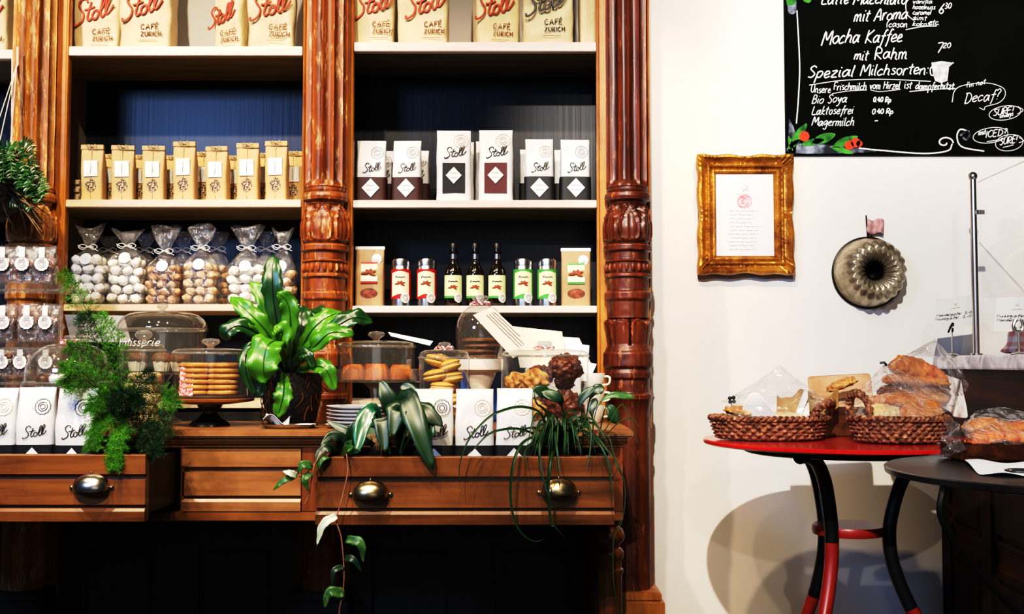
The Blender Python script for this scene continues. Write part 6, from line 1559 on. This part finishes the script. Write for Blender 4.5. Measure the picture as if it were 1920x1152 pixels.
NL = [ # points (px,py,Y), width px, material, ripple
    ([(540, 700, 2.70), (524, 630, 2.66), (513, 560, 2.65), (511, 515, 2.65), (513, 478, 2.67)], 21, 1, .10),
    ([(535, 700, 2.70), (505, 630, 2.62), (470, 590, 2.60), (432, 556, 2.62)], 19, 0, .20),
    ([(535, 700, 2.70), (500, 640, 2.62), (455, 612, 2.58), (426, 622, 2.57), (424, 640, 2.58)], 17, 1, .22),
    ([(532, 650, 2.64), (516, 640, 2.58), (500, 652, 2.55), (494, 690, 2.54), (500, 716, 2.55)], 32, 0, .22),
    ([(528, 655, 2.65), (490, 645, 2.60), (464, 660, 2.58), (462, 700, 2.57), (478, 742, 2.58)], 13, 1, .25),
    ([(532, 700, 2.62), (533, 722, 2.57), (530, 750, 2.56), (520, 782, 2.57)], 18, 0, .22),
    ([(538, 690, 2.69), (545, 620, 2.64), (540, 570, 2.63), (520, 548, 2.62)], 19, 0, .22),
    ([(530, 690, 2.70), (510, 610, 2.68), (494, 560, 2.68), (470, 528, 2.69)], 17, 0, .12),
    ([(548, 700, 2.70), (562, 640, 2.68), (566, 600, 2.69), (560, 572, 2.71)], 24, 1, .15),
    ([(550, 690, 2.69), (578, 630, 2.66), (606, 600, 2.66), (640, 584, 2.68)], 19, 0, .2),
    ([(550, 695, 2.69), (596, 640, 2.64), (645, 604, 2.64), (672, 596, 2.65), (698, 604, 2.67)], 19, 1, .22),
    ([(555, 700, 2.66), (588, 688, 2.60), (612, 694, 2.58), (627, 732, 2.59)], 17, 0, .25),
    ([(550, 690, 2.68), (588, 652, 2.60), (622, 624, 2.59), (664, 628, 2.60)], 18, 0, .25),
    ([(552, 700, 2.67), (572, 660, 2.62), (600, 640, 2.60), (640, 612, 2.61)], 15, 0, .2),
    ([(540, 695, 2.66), (525, 650, 2.60), (530, 622, 2.58), (514, 612, 2.58)], 20, 0, .25),
    ([(545, 700, 2.70), (590, 610, 2.70), (600, 590, 2.72), (580, 585, 2.74)], 18, 1, .2),
    ([(545, 700, 2.64), (560, 668, 2.60), (575, 664, 2.58), (588, 690, 2.58)], 12, 1, .2),
    ([(530, 705, 2.63), (508, 690, 2.59), (494, 715, 2.58), (488, 745, 2.58)], 13, 1, .2)]
for k, (pts, w, dk_, rp) in enumerate(NL):
    q = pl(*pts); mb = MB(); P = leafmesh(mb, q, w / F * 2.63, .22, rp, rf=7, n=28, seed=k, prof=lambda t: min(1, .16 + 1.5 * t) * max(0, 1 - t ** 5) ** .6)
    l = obj('frond', mb, m_ferndark if dk_ else m_fern, t, 'full', solid=.0008)
    obj('midrib', MB().tube([p + V((0, -.0015, 0)) for p in P[:-2]], lambda s: .0022 * (1 - s) + .0005, n=5), m_ferndark if not dk_ else m_iron, l)

# --- asparagus fern in the left drawer
ra = random.Random(21)
ax = px2(245, 2.44)
t = thing('asparagus_fern', 'feathery green asparagus fern growing out of the left drawer', 'plant', (ax, 2.44, ZS + .0005))
STM = [[(245, 850, 2.44), (200, 700, 2.44), (170, 620, 2.42), (160, 590, 2.42)], [(240, 850, 2.44), (225, 720, 2.42), (215, 640, 2.40), (190, 592, 2.40)], [(238, 850, 2.44), (190, 740, 2.42), (150, 695, 2.38), (118, 690, 2.36)],
       [(250, 850, 2.44), (270, 740, 2.46), (300, 690, 2.46), (335, 670, 2.46)], [(250, 850, 2.44), (262, 700, 2.48), (270, 650, 2.48), (290, 625, 2.48)], [(242, 850, 2.44), (205, 780, 2.40), (185, 800, 2.34), (172, 840, 2.30)],
       [(250, 850, 2.44), (275, 790, 2.40), (300, 790, 2.36), (312, 815, 2.34)], [(245, 850, 2.44), (230, 800, 2.38), (222, 830, 2.31), (214, 875, 2.285)], [(245, 850, 2.44), (210, 730, 2.44), (165, 665, 2.42), (130, 650, 2.40)],
       [(248, 850, 2.44), (250, 760, 2.44), (262, 720, 2.42), (285, 700, 2.42)], [(240, 850, 2.44), (215, 770, 2.40), (190, 745, 2.36), (170, 770, 2.34)], [(250, 850, 2.44), (290, 760, 2.44), (310, 740, 2.44), (330, 762, 2.44)],
       [(246, 850, 2.44), (236, 760, 2.38), (228, 735, 2.35), (215, 760, 2.33)], [(240, 850, 2.44), (180, 730, 2.42), (140, 710, 2.38), (122, 720, 2.37)], [(245, 850, 2.44), (200, 660, 2.46), (150, 560, 2.46), (120, 512, 2.46)],
       [(252, 850, 2.44), (265, 800, 2.38), (285, 830, 2.34), (292, 850, 2.33)], [(245, 850, 2.44), (235, 780, 2.40), (250, 740, 2.37), (262, 760, 2.35)]]
def nursery_pot(t, r, z=.744):
    p = t.location; obj('nursery_pot', MB().lathe([(0, ZS + .001), (r * .8, ZS + .001), (r, z), (r - .003, z), (r - .005, z - .006), (0, z - .006)], (p.x, p.y, 0), n=32), m_iron, t)
nursery_pot(t, .045)
for k, s in enumerate(STM):
    if k in (3, 4): continue
    P = cr(pl(*s), 10); sm = obj('stem', MB().tube(P, lambda q: .0014 * (1 - q) + .0005, n=5), m_greenstem, t)
    mb = MB(); dense = k in (5, 7, 10, 12, 15, 16)
    i0 = len(P) // 4
    for i in range(i0, len(P)):
        fr_ = (i - i0) / (len(P) - i0); ln = (.050 if not dense else .042) * (1.05 - .75 * fr_)
        for side in (-1, 1):
            for rep in range(2 if dense or i % 2 else 1):
                tg = (P[min(i + 1, len(P) - 1)] - P[i - 1]).normalized(); lat = tg.cross(V((0, -1, .2))).normalized() * side
                d = (lat * ra.uniform(.6, 1) + tg * ra.uniform(.2, .9) + V((0, ra.uniform(-.5, .3), ra.uniform(-.1, .15)))).normalized()
                B0 = P[i]; L = ln * ra.uniform(.6, 1.15); nb = 9
                for j in range(nb):
                    f_ = (j + 1) / nb; c = B0 + d * L * f_ + V((0, 0, -.25 * L * f_ * f_))
                    for q in range(4 if dense else 3):
                        e = V((ra.uniform(-1, 1), ra.uniform(-1, 1), ra.uniform(-1, 1))).normalized() * .0092 * (1.15 - .5 * f_) + d * .003
                        pr = e.cross(V((ra.uniform(-1, 1), ra.uniform(-1, 1), ra.uniform(-1, 1)))).normalized() * .00055
                        o = len(mb.v); mb.v += [tuple(c - pr), tuple(c + pr), tuple(c + e + pr * .3), tuple(c + e - pr * .3)]; mb.f.append((o, o + 1, o + 2, o + 3))
    fo = obj('needle_foliage', mb, m_aspdark if k in (0, 6, 9, 12, 15, 16) else m_aspara, sm, False); fo['kind'] = 'stuff'

# --- dark glossy plant, right drawer left end
t = thing('glossy_leaf_plant', 'dark glossy broad-leaved plant at the left end of the right drawer', 'plant', (px2(735, 2.42), 2.42, ZS + .0005))
nursery_pot(t, .034)
PH = [([(745, 868, 2.44), (742, 800, 2.40), (728, 750, 2.38), (713, 714, 2.39)], 20, 1), ([(745, 862, 2.42), (745, 790, 2.36), (762, 745, 2.33), (782, 800, 2.29), (812, 882, 2.275)], 25, 1), ([(742, 855, 2.42), (760, 775, 2.38), (795, 772, 2.35), (830, 800, 2.34)], 21, 1),
      ([(735, 862, 2.42), (705, 770, 2.36), (684, 790, 2.33), (668, 852, 2.30)], 20, 0), ([(730, 865, 2.42), (700, 835, 2.38), (655, 812, 2.36), (612, 790, 2.37)], 11, 1), ([(738, 858, 2.43), (715, 800, 2.42), (695, 790, 2.44), (700, 830, 2.40)], 22, 1),
      ([(745, 862, 2.42), (752, 800, 2.34), (745, 770, 2.31), (735, 820, 2.29)], 24, 1), ([(748, 862, 2.43), (775, 800, 2.42), (770, 740, 2.42), (752, 722, 2.43)], 20, 1), ([(740, 862, 2.42), (722, 810, 2.33), (716, 790, 2.31), (722, 850, 2.29)], 20, 1),
      ([(746, 862, 2.42), (770, 790, 2.38), (800, 790, 2.35), (806, 830, 2.33)], 18, 0)]
m_philo2 = M('blue_green_leaf', (.015, .10, .05), (.04, .17, .08), rough=.25, scale=(9, 9, 9), spec=.7)
for k, (pts, w, mk) in enumerate(PH):
    mb = MB(); P = leafmesh(mb, pl(*pts), w / F * 2.36, .25, .06, rf=4, n=24, seed=k, prof=lambda q: (min(1, .1 + 1.9 * max(0, q - .18))) * max(0, 1 - q ** 4) ** .7)
    obj('leaf', mb, m_philo if mk else m_philo2, t, 'full', solid=.0008)
rm = MB()
for k in range(9):
    x = 690 + k * 3; rm.tube(cr(pl((x, 862, 2.40), (x + ra.uniform(-8, 8), 840, 2.38), (x + ra.uniform(-8, 8), 815, 2.40)), 5), .0018, n=5)
obj('brown_roots', rm, m_brownroot, t)
# --- pothos with trailing vines
t = thing('trailing_pothos', 'pale-leaved vine trailing down in front of the right drawer', 'plant', (px2(630, 2.38), 2.38, ZS + .0005))
nursery_pot(t, .034)
def heart(q): return math.sin(PI * min(1, q * .9 + .12)) ** .55 * (1 - .45 * q)
vines = [[(660, 868, 2.40), (650, 850, 2.29), (652, 885, 2.275), (640, 940, 2.27), (631, 975, 2.265), (640, 1010, 2.26), (645, 1070, 2.26), (643, 1110, 2.26), (636, 1150, 2.26), (640, 1185, 2.26)],
         [(640, 866, 2.40), (612, 845, 2.29), (590, 870, 2.275), (570, 890, 2.275), (550, 895, 2.27)], [(590, 870, 2.275), (584, 900, 2.27), (580, 925, 2.27), (572, 945, 2.27)]]
for v in vines: obj('vine_stem', MB().tube(cr(pl(*v), 8), .0014, n=6), m_stem, t)
m_pale = M('pale_leaf', (.45, .55, .38), (.75, .78, .62), rough=.4, scale=(50, 50, 50))
PV = [([(631, 968, 2.262), (606, 985, 2.255), (594, 1024, 2.258)], 10, 2), ([(650, 1012, 2.26), (676, 1020, 2.25), (681, 1056, 2.255)], 11, 0), ([(646, 1048, 2.26), (662, 1050, 2.25), (679, 1073, 2.255)], 8, 1), ([(645, 1063, 2.26), (626, 1072, 2.25), (623, 1102, 2.255)], 7, 1),
      ([(646, 1114, 2.26), (618, 1112, 2.25), (608, 1142, 2.255)], 12, 0), ([(551, 895, 2.27), (532, 902, 2.26), (512, 920, 2.262)], 8, 0), ([(556, 893, 2.27), (545, 888, 2.26), (530, 884, 2.262)], 8, 2), ([(582, 888, 2.27), (572, 900, 2.26), (578, 922, 2.262)], 9, 0), ([(585, 876, 2.27), (568, 872, 2.26), (558, 890, 2.262)], 10, 0),
      ([(640, 862, 2.36), (652, 838, 2.30), (660, 826, 2.29)], 12, 0), ([(648, 866, 2.36), (650, 845, 2.29), (664, 838, 2.275)], 12, 0), ([(630, 866, 2.36), (618, 840, 2.30), (600, 850, 2.29), (592, 870, 2.28)], 13, 1), ([(636, 866, 2.38), (640, 826, 2.33), (620, 818, 2.32), (600, 838, 2.30)], 14, 1),
      ([(650, 866, 2.38), (658, 815, 2.35), (664, 790, 2.35)], 13, 1), ([(625, 866, 2.36), (612, 856, 2.29), (600, 866, 2.28), (598, 884, 2.28)], 10, 0), ([(645, 866, 2.38), (660, 850, 2.31), (676, 846, 2.29)], 11, 1)]
for k, (pts, w, mk) in enumerate(PV):
    mb = MB(); leafmesh(mb, pl(*pts), w / F * 2.27, .25, .05, rf=3, n=14, seed=k, prof=heart); obj('leaf', mb, (m_pothos, m_philo, m_pale)[mk], t, 'full', solid=.0006)

# --- grassy plant at the right end
t = thing('spider_plant', 'grassy dark green plant with long arching blades over the right handle', 'plant', (.098, 2.44, ZS + .0005))
nursery_pot(t, .031)
def Z8(*q): return [(840 + a / 3.2, 700 + b / 3.2, y) for a, b, y in q]
BL = [Z8((600, 400, 2.42), (560, 250, 2.36), (450, 205, 2.32), (330, 225, 2.29), (230, 280, 2.28), (120, 410, 2.265), (70, 560, 2.26), (72, 720, 2.26)), Z8((600, 420, 2.42), (520, 370, 2.36), (400, 335, 2.30), (260, 360, 2.275), (170, 440, 2.265), (120, 500, 2.26)),
      Z8((600, 440, 2.42), (520, 390, 2.34), (440, 430, 2.29), (395, 540, 2.265), (375, 700, 2.26), (390, 850, 2.26), (440, 960, 2.26), (520, 1010, 2.26), (585, 992, 2.26)), Z8((620, 430, 2.42), (575, 350, 2.33), (548, 420, 2.28), (555, 560, 2.262), (585, 690, 2.25), (620, 760, 2.24)),
      Z8((640, 430, 2.42), (640, 350, 2.33), (650, 440, 2.28), (665, 560, 2.262), (668, 660, 2.24)), Z8((700, 430, 2.42), (800, 350, 2.33), (900, 420, 2.28), (960, 540, 2.262), (980, 680, 2.255), (985, 790, 2.25)), Z8((720, 430, 2.42), (860, 370, 2.36), (960, 470, 2.32), (1020, 570, 2.30), (1058, 650, 2.30)),
      Z8((650, 430, 2.42), (590, 240, 2.40), (530, 180, 2.38), (515, 90, 2.38)), Z8((680, 430, 2.42), (700, 260, 2.35), (760, 240, 2.31), (800, 380, 2.28)), Z8((690, 440, 2.42), (770, 300, 2.34), (850, 330, 2.30), (850, 480, 2.28), (820, 600, 2.262)),
      Z8((660, 440, 2.42), (620, 500, 2.28), (600, 700, 2.26), (620, 900, 2.26), (640, 920, 2.26), (700, 990, 2.26)), Z8((660, 440, 2.42), (520, 420, 2.32), (460, 480, 2.275), (480, 600, 2.262))]
for k in range(34):
    a = ra.uniform(-PI * .95, PI * .1); L = ra.uniform(30, 78); ex = 1050 + ra.uniform(-16, 16); dx = math.cos(a) * L * 1.05; up = ra.uniform(35, 75)
    BL.append([(ex, 862, 2.43), (ex + dx * .35, 862 - up * .9, 2.40), (ex + dx * .8, 862 - up * 1.1, 2.37 + .05 * math.sin(a)), (ex + dx * 1.25, 862 - up * .4 + ra.uniform(-15, 30), 2.34 + .06 * math.sin(a))])
for k, b in enumerate(BL):
    mb = MB(); leafmesh(mb, pl(*b), (3.2 if k < 12 else 3.6) / F * 2.3, .5, 0, n=len(b) * 8, prof=lambda q: min(1, .5 + q * 2) * max(.02, 1 - q ** 2.2), seed=k)
    obj('blade', mb, m_spider, t, 'full')
# --- leafy climber behind it
t = thing('climbing_leaf_plant', 'leafy climber with a thin trailing stem at the right drawer end', 'plant', (.164, 2.44, ZS + .0005))
nursery_pot(t, .026)
CL = [(Z8((760, 450, 2.44), (680, 200, 2.42), (600, 130, 2.40), (505, 92, 2.39)), 17, 0), (Z8((800, 450, 2.44), (690, 230, 2.40), (670, 160, 2.38), (560, 110, 2.38)), 16, 0), (Z8((800, 460, 2.44), (840, 200, 2.44), (880, 110, 2.44), (940, 92, 2.44)), 15, 0), (Z8((820, 460, 2.44), (800, 250, 2.42), (800, 160, 2.42), (880, 80, 2.42)), 12, 0),
      (Z8((860, 460, 2.44), (890, 220, 2.44), (980, 135, 2.44), (1125, 146, 2.44)), 10, 1), (Z8((900, 420, 2.44), (940, 220, 2.42), (975, 215, 2.41), (1008, 305, 2.41)), 16, 1), (Z8((860, 460, 2.44), (870, 300, 2.42), (860, 220, 2.42), (890, 150, 2.43)), 12, 0)]
for k, (pts, w, mk) in enumerate(CL):
    mb = MB(); leafmesh(mb, pl(*pts), w / F * 2.4, .25, .1, rf=5, n=20, seed=k, prof=lambda q: (min(1, .06 + 2.2 * max(0, q - .42))) * max(0, 1 - q ** 5) ** .6); obj('leaf', mb, (m_philo, m_pothos)[mk] if k != 5 else m_spider, t, 'full', solid=.0006)
for v in (Z8((900, 450, 2.40), (960, 380, 2.30), (1000, 500, 2.28), (1055, 640, 2.28), (1062, 780, 2.28), (1040, 900, 2.28), (1000, 980, 2.28), (990, 1100, 2.28), (1000, 1300, 2.28), (1040, 1500, 2.30)), Z8((900, 430, 2.40), (1020, 300, 2.34), (1100, 270, 2.34), (1145, 320, 2.34)), Z8((870, 430, 2.40), (950, 330, 2.34), (1040, 190, 2.34), (1090, 280, 2.34), (1140, 420, 2.34))):
    obj('trailing_stem', MB().tube(cr(pl(*v), 8), .0011, n=5), m_greenstem, t)

# --- hanging plant top left
Yh = 2.80
m_fernmid = M('mid_green_leaf', (.006, .05, .008), (.03, .13, .02), rough=.4, scale=(20, 20, 20))
t = thing('hanging_fern', 'dark fern hanging on pale strings in front of the left column, half out of frame', 'hanging plant', at(5, 400, Yh))
c0 = at(-12, 360, Yh)
obj('hanging_bowl', MB().lathe([(.0, -.07), (.03, -.068), (.06, -.04), (.075, 0), (.078, .02), (.070, .02), (.0, .012)], c0, n=36), m_pot, t)
hkk = at(31, 124, 2.885)
for q in ((-42, 345), (14, 345), (-20, 352)): obj('string', MB().tube([hkk, at(q[0], q[1], Yh)], .0013, n=5), m_string, t)
obj('hook_rod', MB().tube([at(33, 88, 2.90), at(33, 122, 2.90), hkk], .0032, n=8), m_string, t)
obj('hanging_cord', MB().tube([at(23, 96, 2.90), at(22, 262, 2.87)], .0022, n=6), m_string, t)
rh = random.Random(5)
for k in range(30):
    a = rh.uniform(-.5, PI * 1.0); L = rh.uniform(50, 105); ex, ey = -8 + rh.uniform(-18, 22), 345 + rh.uniform(-10, 10)
    dx, dy = math.cos(a) * L, math.sin(a) * L
    s = [(ex, ey, Yh), (ex + dx * .45, ey - dy * .75, Yh - .03), (ex + dx * .85, ey - dy * .8 + 6, Yh - .06), (ex + dx * 1.0, ey - dy * .5 + 26, Yh - .08)]
    P = cr(pl(*s), 7); st = obj('fern_stem', MB().tube(P, .0010, n=4), m_greenstem, t); mb = MB()
    for i in range(3, len(P)):
        for sd in (-1, 1):
            tg = (P[min(i + 1, len(P) - 1)] - P[i - 1]).normalized(); lat = (tg.cross(V((0, -1, .2))).normalized() * sd + tg * .4).normalized()
            q = P[i] + lat * .018 * (1.1 - .5 * i / len(P)) + V((0, rh.uniform(-.006, .006), rh.uniform(-.004, .004))); leafmesh(mb, [P[i], (P[i] + q) / 2, q], .0032, .2, n=4)
    obj('leaflets', mb, (m_ferndark, m_fernmid)[0 if k % 3 else 1], st, 'full')
for k in range(16):
    ex, ey = rh.uniform(-20, 30), 350 + rh.uniform(-10, 30); L = rh.uniform(50, 105); a = rh.uniform(-1.3, -.45)
    s = [(ex, ey, Yh), (ex + math.cos(a) * L * .5, ey - math.sin(a) * L * .35, Yh - .07), (min(92, ex + math.cos(a) * L), ey - math.sin(a) * L, Yh - .08)]
    obj('dry_frond', MB().tube(cr(pl(*s), 6), lambda q: .0022 * (1 - q) + .0008, n=5), (m_iron, m_brownroot, m_iron)[k % 3], t)
# ============================================================ LIGHT
def area(name, loc, target, energy, size, color=(1, 1, 1), size_y=None, spread=None):
    l = bpy.data.lights.new(name, 'AREA'); l.energy = energy; l.color = color; l.size = size
    if size_y: l.shape = 'RECTANGLE'; l.size_y = size_y
    if spread: l.spread = spread
    o = bpy.data.objects.new(name, l); COL.objects.link(o); o.location = loc
    o.rotation_euler = (V(target) - V(loc)).to_track_quat('-Z', 'Y').to_euler(); return o
def spot(name, loc, target, energy, angle=80, blend=.6, color=(1, .86, .66), r=.03):
    l = bpy.data.lights.new(name, 'SPOT'); l.energy = energy; l.color = color; l.spot_size = math.radians(angle); l.spot_blend = blend; l.shadow_soft_size = r
    o = bpy.data.objects.new(name, l); COL.objects.link(o); o.location = loc
    o.rotation_euler = (V(target) - V(loc)).to_track_quat('-Z', 'Y').to_euler(); return o
WARM = (1, .82, .60)
for i, (x, y, tx, e) in enumerate([(-1.55, 1.35, -1.2, 210), (-.75, 1.35, -.7, 165), (.0, 1.35, -.05, 135)]):
    spot('ceiling_spot', (x, y, 2.75), (tx, 3.0, 1.15), e, 70 if x < -.1 else 58, .7, WARM)
for x, e in ((.75, 95), (1.75, 80)):
    spot('wall_spot', (x, 1.75, 2.75), (x, 3.36, 2.1), e * 1.25, 52, .9, (1, .93, .84))
spot('added_desk_fill', (-.7, .1, 2.7), (-.55, 2.5, .66), 300, 42, .9, WARM)  # unseen frontal fill, added to brighten the drawer fronts
spot('mid_spot', (-.07, -.2, 2.75), (1.55, 3.3, .95), 600, 50, .7, (1, .92, .82), .02)
spot('far_spot', (.05, -2.4, 2.75), (1.5, 3.3, 1.0), 130, 32, .7, (1, .92, .84), .02)
area('window_light', (-2.0, -.6, 2.3), (.0, 3.3, 1.3), 62, .8, (.30, .50, 1), .5)
area('added_glass_fill', (.6, -3.2, 1.6), (.2, 3, 1.0), 12, 2.6, (.95, .97, 1), 1.6)  # unseen area light, added behind the camera for highlights on the glass
w = bpy.data.worlds.new('world'); scene.world = w; w.use_nodes = True
w.node_tree.nodes['Background'].inputs[0].default_value = (.9, .93, 1, 1)
w.node_tree.nodes['Background'].inputs[1].default_value = .035
scene.view_settings.view_transform = 'Standard'
scene.view_settings.look = 'None'
scene.view_settings.exposure = -0.3
scene.view_settings.use_curve_mapping = True
cm = scene.view_settings.curve_mapping
c = cm.curves[3]
c.points.new(.10, .055); c.points.new(.32, .33); c.points.new(.62, .76)
cm.update()
scene.cycles.max_bounces = 10
scene.cycles.transparent_max_bounces = 40
scene.cycles.diffuse_bounces = 3
scene.cycles.glossy_bounces = 3
scene.cycles.caustics_reflective = False
scene.cycles.caustics_refractive = False
